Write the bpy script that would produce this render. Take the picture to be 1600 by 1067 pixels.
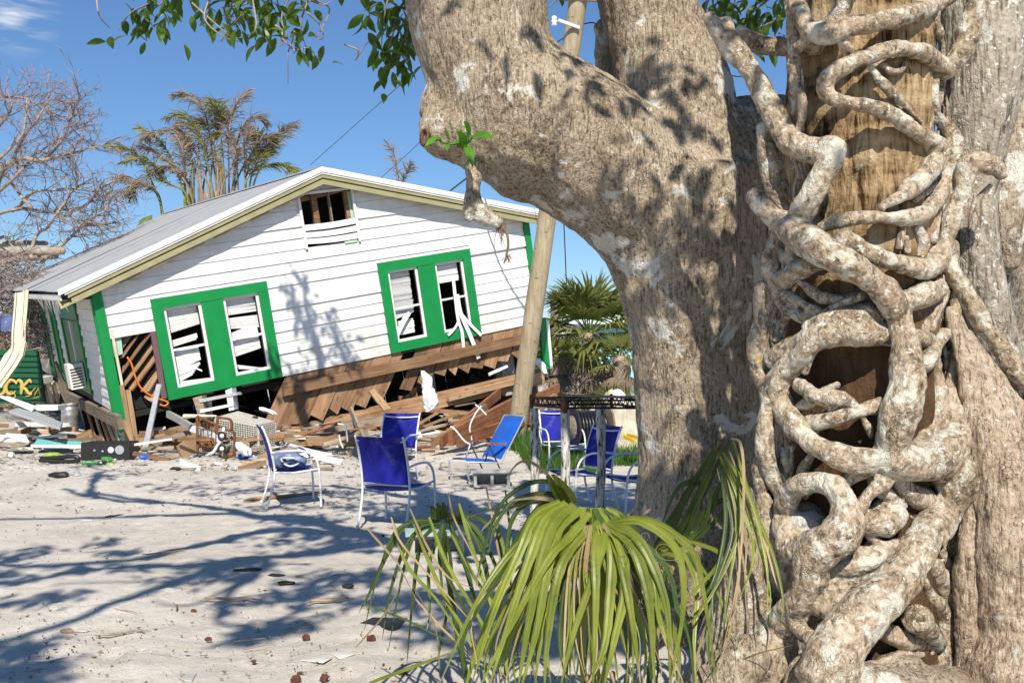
import bpy, math, random
import numpy as np
from mathutils import Vector, Matrix

for o in list(bpy.data.objects):
    bpy.data.objects.remove(o)
S = bpy.context.scene
COL = S.collection
rng = np.random.default_rng(7)
RND = random.Random(11)

# ------------------------------------------------------------------ camera, sky, sun, exposure
CAM = np.array([0., 0., 1.7])
F = 1555.0                                   # focal length in pixels of a 1600 x 1067 picture
PITCH = math.atan((560 - 533.5) / F)
FW = np.array([0, math.cos(PITCH), math.sin(PITCH)])
UP = np.array([0, -math.sin(PITCH), math.cos(PITCH)])
RT = np.array([1., 0, 0])
cd = bpy.data.cameras.new('camera')
cam = bpy.data.objects.new('camera', cd)
COL.objects.link(cam)
cam.location = CAM
cam.rotation_euler = (math.pi / 2 + PITCH, 0, 0)
cd.sensor_width = 36
cd.lens = 36 * F / 1600
cd.clip_start = 0.05
cd.clip_end = 3000
S.camera = cam

SUN_EL, SUN_HEAD = math.radians(43), math.radians(-4)     # light travels towards this heading (clockwise from +Y)
SD = np.array([math.sin(SUN_HEAD) * math.cos(SUN_EL), math.cos(SUN_HEAD) * math.cos(SUN_EL), -math.sin(SUN_EL)])
W = bpy.data.worlds.new('World')
S.world = W
W.use_nodes = True
nt = W.node_tree
nt.nodes.clear()
wo = nt.nodes.new('ShaderNodeOutputWorld')
bg = nt.nodes.new('ShaderNodeBackground')
sky = nt.nodes.new('ShaderNodeTexSky')
sky.sky_type = 'NISHITA'
sky.sun_disc = False
sky.sun_elevation = SUN_EL
sky.sun_rotation = math.pi + SUN_HEAD
sky.air_density = 1.15
sky.dust_density = 0.0
sky.ozone_density = 10.0
bg.inputs['Strength'].default_value = 0.093
# a thin wisp of cloud high on the left
tc = nt.nodes.new('ShaderNodeTexCoord')
mp = nt.nodes.new('ShaderNodeMapping')
mp.inputs['Scale'].default_value = (9.0, 9.0, 60.0)
cn = nt.nodes.new('ShaderNodeTexNoise')
cn.inputs['Scale'].default_value = 2.2
cn.inputs['Detail'].default_value = 6
cr = nt.nodes.new('ShaderNodeValToRGB')
cr.color_ramp.elements[0].position = .46
cr.color_ramp.elements[1].position = .72
vd = nt.nodes.new('ShaderNodeVectorMath'); vd.operation = 'DISTANCE'
_c = (FW + RT * (20 - 800) / F + UP * (533.5 - 18) / F); _c = _c / np.linalg.norm(_c)
vd.inputs[1].default_value = tuple(_c)
dm = nt.nodes.new('ShaderNodeMapRange')
dm.inputs['From Min'].default_value = 0.0
dm.inputs['From Max'].default_value = 0.042
dm.inputs['To Min'].default_value = 1
dm.inputs['To Max'].default_value = 0
mm = nt.nodes.new('ShaderNodeMath'); mm.operation = 'MULTIPLY'
mx = nt.nodes.new('ShaderNodeMix'); mx.data_type = 'RGBA'
mx.inputs[7].default_value = (7.5, 7.8, 8.2, 1)
L = nt.links.new
L(tc.outputs['Generated'], mp.inputs['Vector']); L(mp.outputs['Vector'], cn.inputs['Vector'])
L(cn.outputs['Fac'], cr.inputs['Fac']); L(tc.outputs['Generated'], vd.inputs[0])
L(vd.outputs['Value'], dm.inputs['Value']); L(dm.outputs['Result'], mm.inputs[0]); L(cr.outputs['Color'], mm.inputs[1])
L(mm.outputs['Value'], mx.inputs[0]); L(sky.outputs['Color'], mx.inputs[6]); L(mx.outputs[2], bg.inputs['Color'])
L(bg.outputs['Background'], wo.inputs['Surface'])

sl = bpy.data.lights.new('sun', 'SUN')
sl.energy = 5.0
sl.angle = math.radians(0.5)
sl.color = (1.0, 0.93, 0.81)
so = bpy.data.objects.new('sun', sl)
COL.objects.link(so)
so.rotation_euler = Vector(SD).to_track_quat('-Z', 'Y').to_euler()
so.location = (0, -10, 30)
S.view_settings.view_transform = 'Standard'
S.view_settings.look = 'None'
S.view_settings.exposure = 0.32
S.view_settings.gamma = 1
S.view_settings.use_curve_mapping = False
S.render.engine = 'CYCLES'
S.cycles.use_denoising = True
S.cycles.max_bounces = 4
S.cycles.diffuse_bounces = 1
S.cycles.glossy_bounces = 2
S.cycles.transmission_bounces = 3
S.cycles.transparent_max_bounces = 4


# ------------------------------------------------------------------ geometry helpers
def ray(px, py):
    return FW + RT * (px - 800) / F + UP * (533.5 - py) / F


def P(px, py, y):                       # the point of the scene at distance y seen at that spot of the photograph
    d = ray(px, py)
    return CAM + d * (y / d[1])


def G(px, py, z=0.0):                   # the ground point seen there
    d = ray(px, py)
    return CAM + d * ((z - CAM[2]) / d[2])


def _h(ix, iy, iz):
    n = (ix * 374761393 + iy * 668265263 + iz * 2147483647 + 1013904223) & 0xffffffff
    n = ((n ^ (n >> 13)) * 1274126177) & 0xffffffff
    n = n ^ (n >> 16)
    return (n & 0xffff) / 32767.5 - 1.0


def noise(p):                           # value noise, vectorised, -1..1
    p = np.asarray(p, float)
    i = np.floor(p).astype(np.int64)
    f = p - i
    u = f * f * f * (f * (f * 6 - 15) + 10)
    r = 0
    for a in (0, 1):
        for b in (0, 1):
            for c in (0, 1):
                w = (u[:, 0] if a else 1 - u[:, 0]) * (u[:, 1] if b else 1 - u[:, 1]) * (u[:, 2] if c else 1 - u[:, 2])
                r = r + w * _h(i[:, 0] + a, i[:, 1] + b, i[:, 2] + c)
    return r


def fbm(p, o=3):
    r, a = 0, 1
    for k in range(o):
        r = r + a * noise(p * (2 ** k) + 17.3 * k)
        a *= .5
    return r


def unit(v):
    v = np.asarray(v, float)
    n = np.linalg.norm(v)
    return v / n if n > 1e-9 else v


def spline(pts, n):
    """Catmull-Rom through rows of pts (any columns), n samples per span"""
    pts = np.asarray(pts, float)
    if len(pts) < 3:
        t = np.linspace(0, 1, n + 1)[:, None]
        return pts[0] * (1 - t) + pts[-1] * t
    q = np.vstack([2 * pts[0] - pts[1], pts, 2 * pts[-1] - pts[-2]])
    out = []
    for i in range(1, len(q) - 2):
        t = np.linspace(0, 1, n, endpoint=False)[:, None]
        a, b, c, d = q[i - 1], q[i], q[i + 1], q[i + 2]
        out.append(.5 * ((2 * b) + (c - a) * t + (2 * a - 5 * b + 4 * c - d) * t * t + (3 * b - a - 3 * c + d) * t ** 3))
    out.append(pts[-1:])
    return np.vstack(out)


class MB:
    """collects shapes for ONE mesh object"""
    def __init__(s):
        s.v, s.f, s.n = [], [], 0

    def add(s, v, f):
        v = np.asarray(v, float)
        s.v.append(v)
        s.f.extend([tuple(int(i) + s.n for i in q) for q in f])
        s.n += len(v)
        return s

    def box(s, c, size, M=None, taper=0):
        h = np.array(size) / 2
        v = np.array([[x, y, z] for x in (-1, 1) for y in (-1, 1) for z in (-1, 1)], float) * h
        if M is not None:
            v = v @ np.asarray(M).T
        v = v + np.array(c)
        return s.add(v, [(0, 1, 3, 2), (4, 6, 7, 5), (0, 4, 5, 1), (2, 3, 7, 6), (0, 2, 6, 4), (1, 5, 7, 3)])

    def beam(s, p0, p1, w, t, side=None):
        """rectangular bar from p0 to p1, width w along side, thickness t"""
        p0, p1 = np.array(p0, float), np.array(p1, float)
        x = unit(p1 - p0)
        sd = np.array([0, 0, 1.]) if side is None else np.array(side, float)
        if abs(x @ unit(sd)) > .98:
            sd = np.array([0, 1., 0])
        y = unit(sd - x * (x @ sd))
        z = np.cross(x, y)
        M = np.stack([x, y, z], 1)
        return s.box((p0 + p1) / 2, (np.linalg.norm(p1 - p0), w, t), M)

    def tube(s, pts, r, n=8, cap=True):
        pts = np.asarray(pts, float)
        m = len(pts)
        r = np.broadcast_to(np.asarray(r, float), (m,))
        T = np.gradient(pts, axis=0)
        T /= np.linalg.norm(T, axis=1)[:, None] + 1e-12
        a = np.array([0, 0, 1.]) if abs(T[0][2]) < .9 else np.array([1., 0, 0])
        N = unit(np.cross(T[0], a))
        vs = []
        ang = np.linspace(0, 2 * math.pi, n, endpoint=False)
        for i in range(m):
            N = unit(N - T[i] * (N @ T[i]))
            B = np.cross(T[i], N)
            vs.append(pts[i] + r[i] * (np.cos(ang)[:, None] * N + np.sin(ang)[:, None] * B))
        f = []
        for i in range(m - 1):
            for k in range(n):
                k2 = (k + 1) % n
                f.append((i * n + k, i * n + k2, (i + 1) * n + k2, (i + 1) * n + k))
        v = np.vstack(vs)
        if cap:
            v = np.vstack([v, pts[0] - T[0] * r[0] * .5, pts[-1] + T[-1] * r[-1] * .5])
            a0, b0 = m * n, m * n + 1
            for k in range(n):
                k2 = (k + 1) % n
                f.append((a0, k2, k))
                f.append((b0, (m - 1) * n + k, (m - 1) * n + k2))
        return s.add(v, f)

    def lathe(s, c, prof, n=20):
        """prof: list of (radius, z)"""
        m = len(prof)
        ang = np.linspace(0, 2 * math.pi, n, endpoint=False)
        v = np.vstack([np.stack([r * np.cos(ang), r * np.sin(ang), np.full(n, z)], 1) for r, z in prof]) + np.array(c)
        f = [(i * n + k, i * n + (k + 1) % n, (i + 1) * n + (k + 1) % n, (i + 1) * n + k) for i in range(m - 1) for k in range(n)]
        f.append(tuple(range(n - 1, -1, -1)))
        f.append(tuple(range((m - 1) * n, m * n)))
        return s.add(v, f)

    def ribbon(s, pts, w, nrm, fold=.25):
        """a leaf blade along pts: three rows (edge, midrib, edge), folded; w widths"""
        pts = np.asarray(pts, float)
        m = len(pts)
        w = np.broadcast_to(np.asarray(w, float), (m,))
        T = np.gradient(pts, axis=0)
        v, f = [], []
        for i in range(m):
            t = unit(T[i])
            n_ = np.array(nrm, float) if np.ndim(nrm) == 1 else np.array(nrm[i], float)
            sd = unit(np.cross(t, n_))
            up = unit(np.cross(sd, t))
            v += [pts[i] - sd * w[i] / 2 + up * fold * w[i], pts[i], pts[i] + sd * w[i] / 2 + up * fold * w[i]]
        for i in range(m - 1):
            a = i * 3
            f += [(a, a + 1, a + 4, a + 3), (a + 1, a + 2, a + 5, a + 4)]
        return s.add(v, f)

    def prism(s, poly, d):
        """poly: list of 3D points (planar), extruded by vector d"""
        poly = np.asarray(poly, float)
        n = len(poly)
        v = np.vstack([poly, poly + np.asarray(d, float)])
        f = [tuple(range(n)), tuple(range(2 * n - 1, n - 1, -1))]
        f += [(i, i + n, (i + 1) % n + n, (i + 1) % n) for i in range(n)]
        return s.add(v, f)

    def mesh(s, name, smooth=False):
        me = bpy.data.meshes.new(name)
        v = np.vstack(s.v)
        me.from_pydata(v.tolist(), [], s.f)
        if smooth:
            me.polygons.foreach_set('use_smooth', [True] * len(me.polygons))
        me.update()
        return me

    def build(s, name, mat, parent=None, smooth=False, off=None):
        """link as one object; verts are given in the frame of parent unless off (world base of parent) is given"""
        if off is not None:
            s.v = [q - np.asarray(off) for q in s.v]
        me = s.mesh(name, smooth)
        return put(name, me, mat, parent)


def fix_normals(me):
    import bmesh
    b = bmesh.new()
    b.from_mesh(me)
    bmesh.ops.recalc_face_normals(b, faces=b.faces)
    b.to_mesh(me)
    b.free()


def put(name, me, mat, parent=None, fix=True):
    if fix and len(me.polygons) < 60000:
        fix_normals(me)
    o = bpy.data.objects.new(name, me)
    if mat is not None:
        for m_ in (mat if isinstance(mat, (list, tuple)) else [mat]):
            me.materials.append(m_)
    COL.objects.link(o)
    if parent is not None:
        o.parent = parent
    return o


def tag(o, label=None, cat=None, group=None, kind=None):
    if label: o['label'] = label
    if cat: o['category'] = cat
    if group: o['group'] = group
    if kind: o['kind'] = kind
    return o


def thing(name, label, cat, loc=(0, 0, 0), rz=0, group=None, mat=None):
    o = bpy.data.objects.new(name, None)
    COL.objects.link(o)
    o.empty_display_size = .1
    if mat is not None:
        o.matrix_world = mat
    else:
        o.location = loc
        o.rotation_euler = (0, 0, rz)
    return tag(o, label, cat, group)


def dup(root, label, loc, rz, group=None):
    r = root.copy()
    COL.objects.link(r)
    r.location = loc
    r.rotation_euler = (0, 0, rz)
    r['label'] = label
    if group: r['group'] = group
    for ch in list(root.children):
        c = ch.copy(); COL.objects.link(c); c.parent = r
        for g in list(ch.children):
            d = g.copy(); COL.objects.link(d); d.parent = c
    return r


def one(mb, name, mat, base, label, cat, group=None, smooth=False, kind=None):
    """a thing that is one mesh: verts in world coordinates, origin at base"""
    base = np.asarray(base, float)
    o = mb.build(name, mat, None, smooth, off=base)
    o.location = base
    return tag(o, label, cat, group, kind)


# ------------------------------------------------------------------ materials
class NT:
    def __init__(s, name, rough=.8, spec=.3):
        s.m = bpy.data.materials.new(name)
        s.m.use_nodes = True
        s.t = s.m.node_tree
        s.b = s.t.nodes['Principled BSDF']
        s.b.inputs['Roughness'].default_value = rough
        s.b.inputs['Specular IOR Level'].default_value = spec
        s.co = s.n('ShaderNodeTexCoord').outputs['Object']
        s.bump_h = None

    def n(s, t, **k):
        q = s.t.nodes.new(t)
        for a, b in k.items():
            setattr(q, a, b)
        return q

    def l(s, a, b):
        s.t.links.new(a, b)

    def vec(s, scale, co=None):
        m = s.n('ShaderNodeMapping')
        m.inputs['Scale'].default_value = scale if isinstance(scale, (tuple, list)) else (scale,) * 3
        s.l(co or s.co, m.inputs['Vector'])
        return m.outputs['Vector']

    def noise(s, scale, sc=1.0, det=5, rough=.55, dist=0, co=None):
        q = s.n('ShaderNodeTexNoise')
        q.inputs['Scale'].default_value = sc
        q.inputs['Detail'].default_value = det
        q.inputs['Roughness'].default_value = rough
        q.inputs['Distortion'].default_value = dist
        s.l(s.vec(scale, co), q.inputs['Vector'])
        return q.outputs['Fac']

    def voro(s, scale, feature='F1', co=None):
        q = s.n('ShaderNodeTexVoronoi', feature=feature)
        q.inputs['Scale'].default_value = 1
        s.l(s.vec(scale, co), q.inputs['Vector'])
        return q.outputs['Distance']

    def ramp(s, fac, stops):
        q = s.n('ShaderNodeValToRGB')
        e = q.color_ramp.elements
        while len(e) < len(stops):
            e.new(.5)
        for i, (p, c) in enumerate(stops):
            e[i].position = p
            e[i].color = (c if isinstance(c, (tuple, list)) else (c, c, c)) + (1,) if not (isinstance(c, (tuple, list)) and len(c) == 4) else c
        s.l(fac, q.inputs['Fac'])
        return q.outputs['Color']

    def mix(s, fac, a, b, mode='MIX'):
        q = s.n('ShaderNodeMix', data_type='RGBA', blend_type=mode)
        for i, v in ((0, fac), (6, a), (7, b)):
            if isinstance(v, (int, float)):
                q.inputs[i].default_value = v if i == 0 else (v, v, v, 1)
            elif isinstance(v, (tuple, list)):
                q.inputs[i].default_value = tuple(v)[:3] + (1,)
            else:
                s.l(v, q.inputs[i])
        return q.outputs[2]

    def math(s, op, a, b=0.0):
        q = s.n('ShaderNodeMath', operation=op)
        for i, v in ((0, a), (1, b)):
            if isinstance(v, (int, float)):
                q.inputs[i].default_value = v
            else:
                s.l(v, q.inputs[i])
        return q.outputs[0]

    def rand(s):
        return s.n('ShaderNodeObjectInfo').outputs['Random']

    def col(s, c):
        if isinstance(c, (tuple, list)):
            s.b.inputs['Base Color'].default_value = tuple(c)[:3] + (1,)
        else:
            s.l(c, s.b.inputs['Base Color'])
        return s

    def bump(s, h, strength=.4, dist=.01):
        q = s.n('ShaderNodeBump')
        q.inputs['Strength'].default_value = strength
        q.inputs['Distance'].default_value = dist
        s.l(h, q.inputs['Height'])
        s.l(q.outputs['Normal'], s.b.inputs['Normal'])
        return s


def bark_mat(name, dark, mid, light, lich=(.62, .66, .56), lich_amt=.58, crack=(55, 55, 12), yellow=True, white=.62, patch=0, cdark=.22, fs=1.0, flake=(48, 48, 22), jamt=.3):
    M = NT(name, .9, .15)
    big = M.noise(2.3, det=3)
    fine = M.noise(38, det=6, rough=.65)
    str_ = M.noise(crack, det=5, rough=.6, dist=.4)
    midn = M.noise(9, det=7, rough=.7)
    c = M.ramp(M.mix(.5, M.mix(.5, big, midn), fine), [(.49 - .15 * fs, dark), (.49, mid), (.49 + .16 * fs, light)])
    cr_ = M.ramp(str_, [(.36, cdark), (.48, 1.0)])
    c = M.mix(.9, c, cr_, 'MULTIPLY')
    wv = M.n('ShaderNodeVectorMath', operation='ADD')          # flaking plates with dark ragged joints
    M.l(M.vec(flake), wv.inputs[0])
    wn_ = M.n('ShaderNodeTexNoise'); wn_.inputs['Scale'].default_value = 14; wn_.inputs['Detail'].default_value = 3
    M.l(M.co, wn_.inputs['Vector'])
    wsc = M.n('ShaderNodeVectorMath', operation='SCALE'); wsc.inputs['Scale'].default_value = 3.2
    M.l(wn_.outputs['Color'], wsc.inputs[0]); M.l(wsc.outputs[0], wv.inputs[1])
    ve = M.n('ShaderNodeTexVoronoi', feature='DISTANCE_TO_EDGE'); ve.inputs['Scale'].default_value = 1
    M.l(wv.outputs[0], ve.inputs['Vector'])
    vm = M.ramp(M.noise(5.5, det=4), [(.49, 0.0), (.62, 1.0)])
    joint = M.math('MULTIPLY', M.ramp(ve.outputs['Distance'], [(.01, 1.0), (.13, 0.0)]), vm)
    c = M.mix(M.math('MULTIPLY', joint, jamt), c, tuple(x * .45 for x in dark))
    # grey-green lichen crusts with ragged edges
    ln = M.noise(7.5, det=8, rough=.62, dist=.25)
    lf = M.ramp(ln, [(lich_amt, 0.0), (lich_amt + .045, .85)])
    c = M.mix(lf, c, M.mix(fine, tuple(x * .75 for x in lich), lich))
    if patch:
        ln2 = M.noise((21, 21, 1.6), det=4, rough=.5, dist=.9)
        lm = M.noise(1.7, det=3)
        rid = M.ramp(M.math('ABSOLUTE', M.math('SUBTRACT', ln2, .5)), [(.004, 1.0), (.012, 0.0)])
        c = M.mix(M.math('MULTIPLY', M.math('MULTIPLY', rid, .75), M.ramp(lm, [(.5, 0.0), (.58, 1.0)])), c, (.72, .66, .56))
        pit = M.noise(62, det=2)
        c = M.mix(M.ramp(pit, [(.30, .8), (.36, 0.0)]), c, (.06, .04, .025))
        pn = M.noise(2.6, det=9, rough=.66, dist=.4)
        c = M.mix(M.ramp(pn, [(patch - .03, 0.0), (patch, .85)]), c, (.76, .74, .67))
    # pale flecks
    wn = M.noise(31, det=4, rough=.6)
    wf = M.ramp(wn, [(white, 0.0), (white + .03, .75)])
    c = M.mix(wf, c, (.78, .75, .68))
    if yellow:
        yv = M.voro(4.2)
        yf = M.math('MULTIPLY', M.ramp(M.math('ADD', yv, M.math('MULTIPLY', M.noise(24, det=4), .16)), [(.125, 1.0), (.15, 0.0)]), .8)
        c = M.mix(yf, c, (.55, .36, .06))
    M.col(c)
    h = M.math('ADD', M.math('SUBTRACT', M.math('MULTIPLY', str_, .9), M.math('MULTIPLY', joint, .15)), M.math('ADD', M.math('MULTIPLY', fine, .6), M.math('MULTIPLY', lf, .12)))
    M.bump(h, 1.0, .028)
    return M.m


def simple(name, c, rough=.6, spec=.3, var=.12, sc=9, dirt=None, dirt_amt=.6, bump=0.0, rand=0.0, metal=0.0, bsc=60):
    M = NT(name, rough, spec)
    nz = M.noise(sc, det=5)
    lo = tuple(max(0, x * (1 - var)) for x in c)
    hi = tuple(min(1, x * (1 + var)) for x in c)
    col = M.ramp(nz, [(.3, lo), (.7, hi)])
    if rand:
        r = M.rand()
        f = M.math('ADD', M.math('MULTIPLY', r, 2 * rand), 1 - rand)
        col = M.mix(1.0, col, f, 'MULTIPLY')
    if dirt is not None:
        d = M.noise(sc * .7, det=7, rough=.7, dist=.3)
        df = M.ramp(d, [(dirt_amt, 0.0), (dirt_amt + .12, .9)])
        col = M.mix(df, col, dirt)
    M.col(col)
    M.b.inputs['Metallic'].default_value = metal
    if bump:
        M.bump(M.noise(bsc, det=4), bump, .01)
    return M.m


def wood_mat(name, dark, light, rand=.25, grain=(1.2, 26, 26), knots=True, grey=0.0):
    M = NT(name, .8, .2)
    r = M.rand()
    off = M.n('ShaderNodeVectorMath', operation='ADD')
    M.l(M.co, off.inputs[0])
    cx_ = M.n('ShaderNodeCombineXYZ')
    M.l(M.math('MULTIPLY', r, 37.0), cx_.inputs[0]); M.l(M.math('MULTIPLY', r, 13.0), cx_.inputs[1])
    M.l(cx_.outputs[0], off.inputs[1])
    co = off.outputs[0]
    g = M.noise(grain, det=5, rough=.6, dist=.7, co=co)
    b = M.noise(2.2, det=3, co=co)
    c = M.ramp(M.mix(.35, g, b), [(.36, dark), (.64, light)])
    f = M.math('ADD', M.math('MULTIPLY', r, 2 * rand), 1 - rand)
    c = M.mix(1.0, c, f, 'MULTIPLY')
    if knots:
        k = M.voro((2.4, 9, 9), co=co)
        c = M.mix(M.ramp(k, [(.10, .8), (.17, 0.0)]), c, tuple(x * .5 for x in dark))
    if grey:
        gn = M.noise(3.1, det=6, rough=.7, co=co)
        c = M.mix(M.ramp(gn, [(.5, 0.0), (.68, grey)]), c, (.34, .31, .27))
    M.col(c)
    M.bump(g, .5, .006)
    return M.m


def leaf_mat(name, a, b, dry=None, dry_amt=.62, trans=.35, rough=.45, rand=.3, spec=.4, sc=(3, 3, 3)):
    M = NT(name, rough, spec)
    r = M.rand()
    nz = M.noise(sc, det=4)
    c = M.ramp(nz, [(.32, a), (.68, b)])
    f = M.math('ADD', M.math('MULTIPLY', r, 2 * rand), 1 - rand)
    c = M.mix(1.0, c, f, 'MULTIPLY')
    if dry is not None:
        d = M.noise(5, det=5, rough=.7)
        c = M.mix(M.ramp(d, [(dry_amt, 0.0), (dry_amt + .1, .9)]), c, dry)
    M.col(c)
    tr = M.n('ShaderNodeBsdfTranslucent')
    M.l(M.mix(.5, c, (b[0] * 1.6, b[1] * 1.5, b[2] * .8)), tr.inputs['Color'])
    ms = M.n('ShaderNodeMixShader')
    ms.inputs[0].default_value = trans
    M.l(M.b.outputs[0], ms.inputs[1]); M.l(tr.outputs[0], ms.inputs[2])
    M.l(ms.outputs[0], M.t.nodes['Material Output'].inputs['Surface'])
    return M.m


m_fig = bark_mat('fig_bark', (.10, .07, .045), (.42, .335, .24), (.60, .51, .39), lich=(.72, .69, .60), lich_amt=.64, crack=(70, 70, 11), yellow=False, white=.655, patch=.60, cdark=.30, fs=.95, flake=(46, 46, 17))
m_root = bark_mat('strangler_root_bark', (.13, .085, .05), (.42, .325, .225), (.68, .58, .45), lich=(.72, .69, .58), lich_amt=.53, crack=(30, 30, 16), white=.61, cdark=.36, fs=.8, flake=(58, 58, 40), jamt=.12)
m_root_red = bark_mat('bare_root_bark', (.15, .095, .06), (.50, .385, .28), (.66, .55, .43), lich=(.70, .68, .58), lich_amt=.62, crack=(50, 50, 7), yellow=False, white=.64, patch=.70, cdark=.35)
m_smooth = bark_mat('smooth_grey_bark', (.18, .145, .105), (.42, .365, .29), (.58, .52, .43), lich=(.66, .66, .58), lich_amt=.60, crack=(40, 40, 5), yellow=False, white=.60)
m_rootlet = simple('rootlet_bark', (.20, .13, .085), .9, .1, .3, 30)


def palm_trunk_mat():
    M = NT('palm_trunk_bark', .95, .08)
    st = M.noise((34, 34, 5.5), det=7, rough=.68, dist=.6)
    ring = M.noise((2.5, 2.5, 11), det=3)
    fine = M.noise(70, det=4)
    c = M.ramp(M.mix(.45, st, ring), [(.385, (.04, .022, .01)), (.46, (.28, .185, .095)), (.60, (.58, .43, .26))])
    ln = M.noise(6, det=8, rough=.7)
    c = M.mix(M.ramp(ln, [(.60, 0.0), (.66, .55)]), c, (.45, .43, .32))
    sx = M.n('ShaderNodeSeparateXYZ'); M.l(M.co, sx.inputs[0])       # bare brown rotted wood low on the stem, painted darker for shade between roots
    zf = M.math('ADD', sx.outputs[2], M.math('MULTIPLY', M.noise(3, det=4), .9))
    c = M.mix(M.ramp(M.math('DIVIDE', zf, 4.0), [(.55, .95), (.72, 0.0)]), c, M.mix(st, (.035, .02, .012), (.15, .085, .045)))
    M.col(c)
    M.bump(M.math('ADD', st, M.math('MULTIPLY', fine, .4)), 1.0, .022)
    return M.m


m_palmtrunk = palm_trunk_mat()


def sand_mat():
    M = NT('sand', .95, .1)
    a = M.noise(.55, det=5)
    b = M.noise(9, det=7, rough=.7)
    g = M.noise(120, det=3)
    c = M.ramp(M.mix(.45, a, b), [(.34, (.45, .405, .35)), (.5, (.58, .53, .465)), (.66, (.68, .63, .56))])
    grit = M.noise(55, det=3, rough=.7)
    c = M.mix(M.ramp(grit, [(.63, 0.0), (.67, .6)]), c, (.17, .14, .11))
    st = M.noise(1.3, det=9, rough=.72, dist=.3)
    c = M.mix(M.ramp(st, [(.52, 0.0), (.66, .35)]), c, (.38, .34, .285))
    M.col(c)
    M.bump(M.math('ADD', M.math('MULTIPLY', b, 1.0), M.math('MULTIPLY', g, .25)), .8, .03)
    return M.m


m_sand = sand_mat()
def paint_mat(name, c, worn=(.55, .52, .45), amt=.70, rough=.45, mud=False, rand=0.0):
    M = NT(name, rough, .4)
    nz = M.noise(4, det=4)
    col = M.ramp(nz, [(.3, tuple(x * .88 for x in c)), (.7, tuple(min(1, x * 1.08) for x in c))])
    d = M.noise(11, det=8, rough=.75, dist=.2)
    col = M.mix(M.ramp(d, [(amt, 0.0), (amt + .02, 1.0)]), col, worn)
    st = M.noise((3, 3, 30), det=5)
    col = M.mix(M.ramp(st, [(.55, 0.0), (.8, .25)]), col, tuple(x * .6 for x in c))
    if rand:
        col = M.mix(1.0, col, M.math('ADD', M.math('MULTIPLY', M.rand(), rand), 1 - rand), 'MULTIPLY')
    if mud:                                  # silt splashed on the lower boards and thin grime everywhere
        sx = M.n('ShaderNodeSeparateXYZ'); M.l(M.co, sx.inputs[0])
        mz = M.math('SUBTRACT', M.noise((1.6, 1.6, 2.6), det=7, rough=.7), M.math('MULTIPLY', sx.outputs[2], .16))
        col = M.mix(M.ramp(mz, [(.38, 0.0), (.62, .40)]), col, (.40, .34, .26))
        gr = M.noise((7, 7, 1.2), det=6, rough=.7)
        col = M.mix(M.ramp(gr, [(.54, 0.0), (.74, .30)]), col, (.46, .43, .36))
    M.col(col)
    M.bump(M.noise(90, det=3), .12, .003)
    return M.m


m_siding = paint_mat('white_vinyl_siding', (.80, .80, .78), (.62, .58, .50), .69, .45, True, .07)
m_siding2 = paint_mat('side_wall_siding', (.70, .70, .69), (.50, .48, .44), .72, .45)
m_green = paint_mat('green_trim_paint', (.003, .235, .055), (.50, .48, .38), .70, .5)
m_green_dark = paint_mat('dark_green_shutter', (.008, .16, .045), (.25, .33, .24), .72, .4)
m_pale_green = paint_mat('pale_green_board', (.42, .62, .45), (.6, .6, .5), .68)
m_white = paint_mat('white_paint', (.80, .80, .78), (.55, .50, .42), .70, .4)
m_cream = paint_mat('cream_metal', (.62, .58, .44), (.38, .33, .24), .64, .4)
m_olive = paint_mat('olive_trim', (.34, .315, .17), (.5, .42, .3), .74, .5)
m_teal = paint_mat('teal_paint', (.16, .55, .50), (.5, .5, .44), .66)
m_turq = paint_mat('turquoise_wall', (.30, .62, .66), (.5, .6, .6), .74, .6)
m_roof = simple('corrugated_roof_metal', (.46, .46, .45), .45, .5, .10, 2.5, (.42, .40, .37), .62, metal=.35)
m_wood = wood_mat('weathered_brown_plank', (.17, .09, .045), (.40, .245, .14), .34, grain=(1.0, 13, 13))
m_wood2 = wood_mat('fresh_tan_lumber', (.26, .16, .085), (.47, .32, .19), .22)
m_wood3 = wood_mat('grey_driftwood_board', (.16, .12, .085), (.40, .32, .235), .3, grey=.7)
m_wood4 = wood_mat('rusty_red_board', (.16, .062, .028), (.33, .15, .075), .25)
m_purple = simple('dull_purple_paint', (.16, .09, .11), .6)
m_pole = wood_mat('utility_pole_wood', (.25, .195, .12), (.44, .37, .255), .02, grain=(22, 22, 1.1))
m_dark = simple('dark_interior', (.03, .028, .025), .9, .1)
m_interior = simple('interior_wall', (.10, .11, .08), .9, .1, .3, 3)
m_blind = simple('blind_slat_vinyl', (.78, .78, .76), .5, .3, .06, rand=.06)
m_blue = simple('blue_sling_fabric', (.012, .015, .26), .65, .25, .40, 6, (.10, .11, .30), .56, rand=.10, bump=.6, bsc=190)  # uneven blue: fading and dirt, plus dappled tree shade put into the colour
m_blue2 = simple('bright_blue_beach_fabric', (.012, .11, .52), .55, .3, .18, 5, bump=.2, bsc=160)
m_frame = simple('white_tube_metal', (.70, .72, .74), .35, .5, .08, 20, (.45, .40, .33), .72)
m_alu = simple('aluminium', (.55, .56, .57), .35, .5, .15, 15, metal=.6)
m_keg = simple('dented_steel', (.48, .48, .47), .38, .5, .2, 12, (.30, .27, .22), .62, metal=.75)
m_black = simple('black_plastic', (.018, .018, .020), .5, .4, .3, 12, (.12, .11, .10), .64)
m_blackmetal = simple('black_rusty_truss', (.018, .016, .015), .6, .3, .3, 12, (.17, .07, .03), .60)
m_rust = simple('rusty_iron', (.16, .07, .035), .85, .2, .4, 16, (.30, .22, .15), .62, bump=.3)
m_conc = simple('concrete', (.42, .42, .40), .9, .1, .15, 12, (.30, .29, .26), .6, bump=.5, bsc=80)
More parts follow.
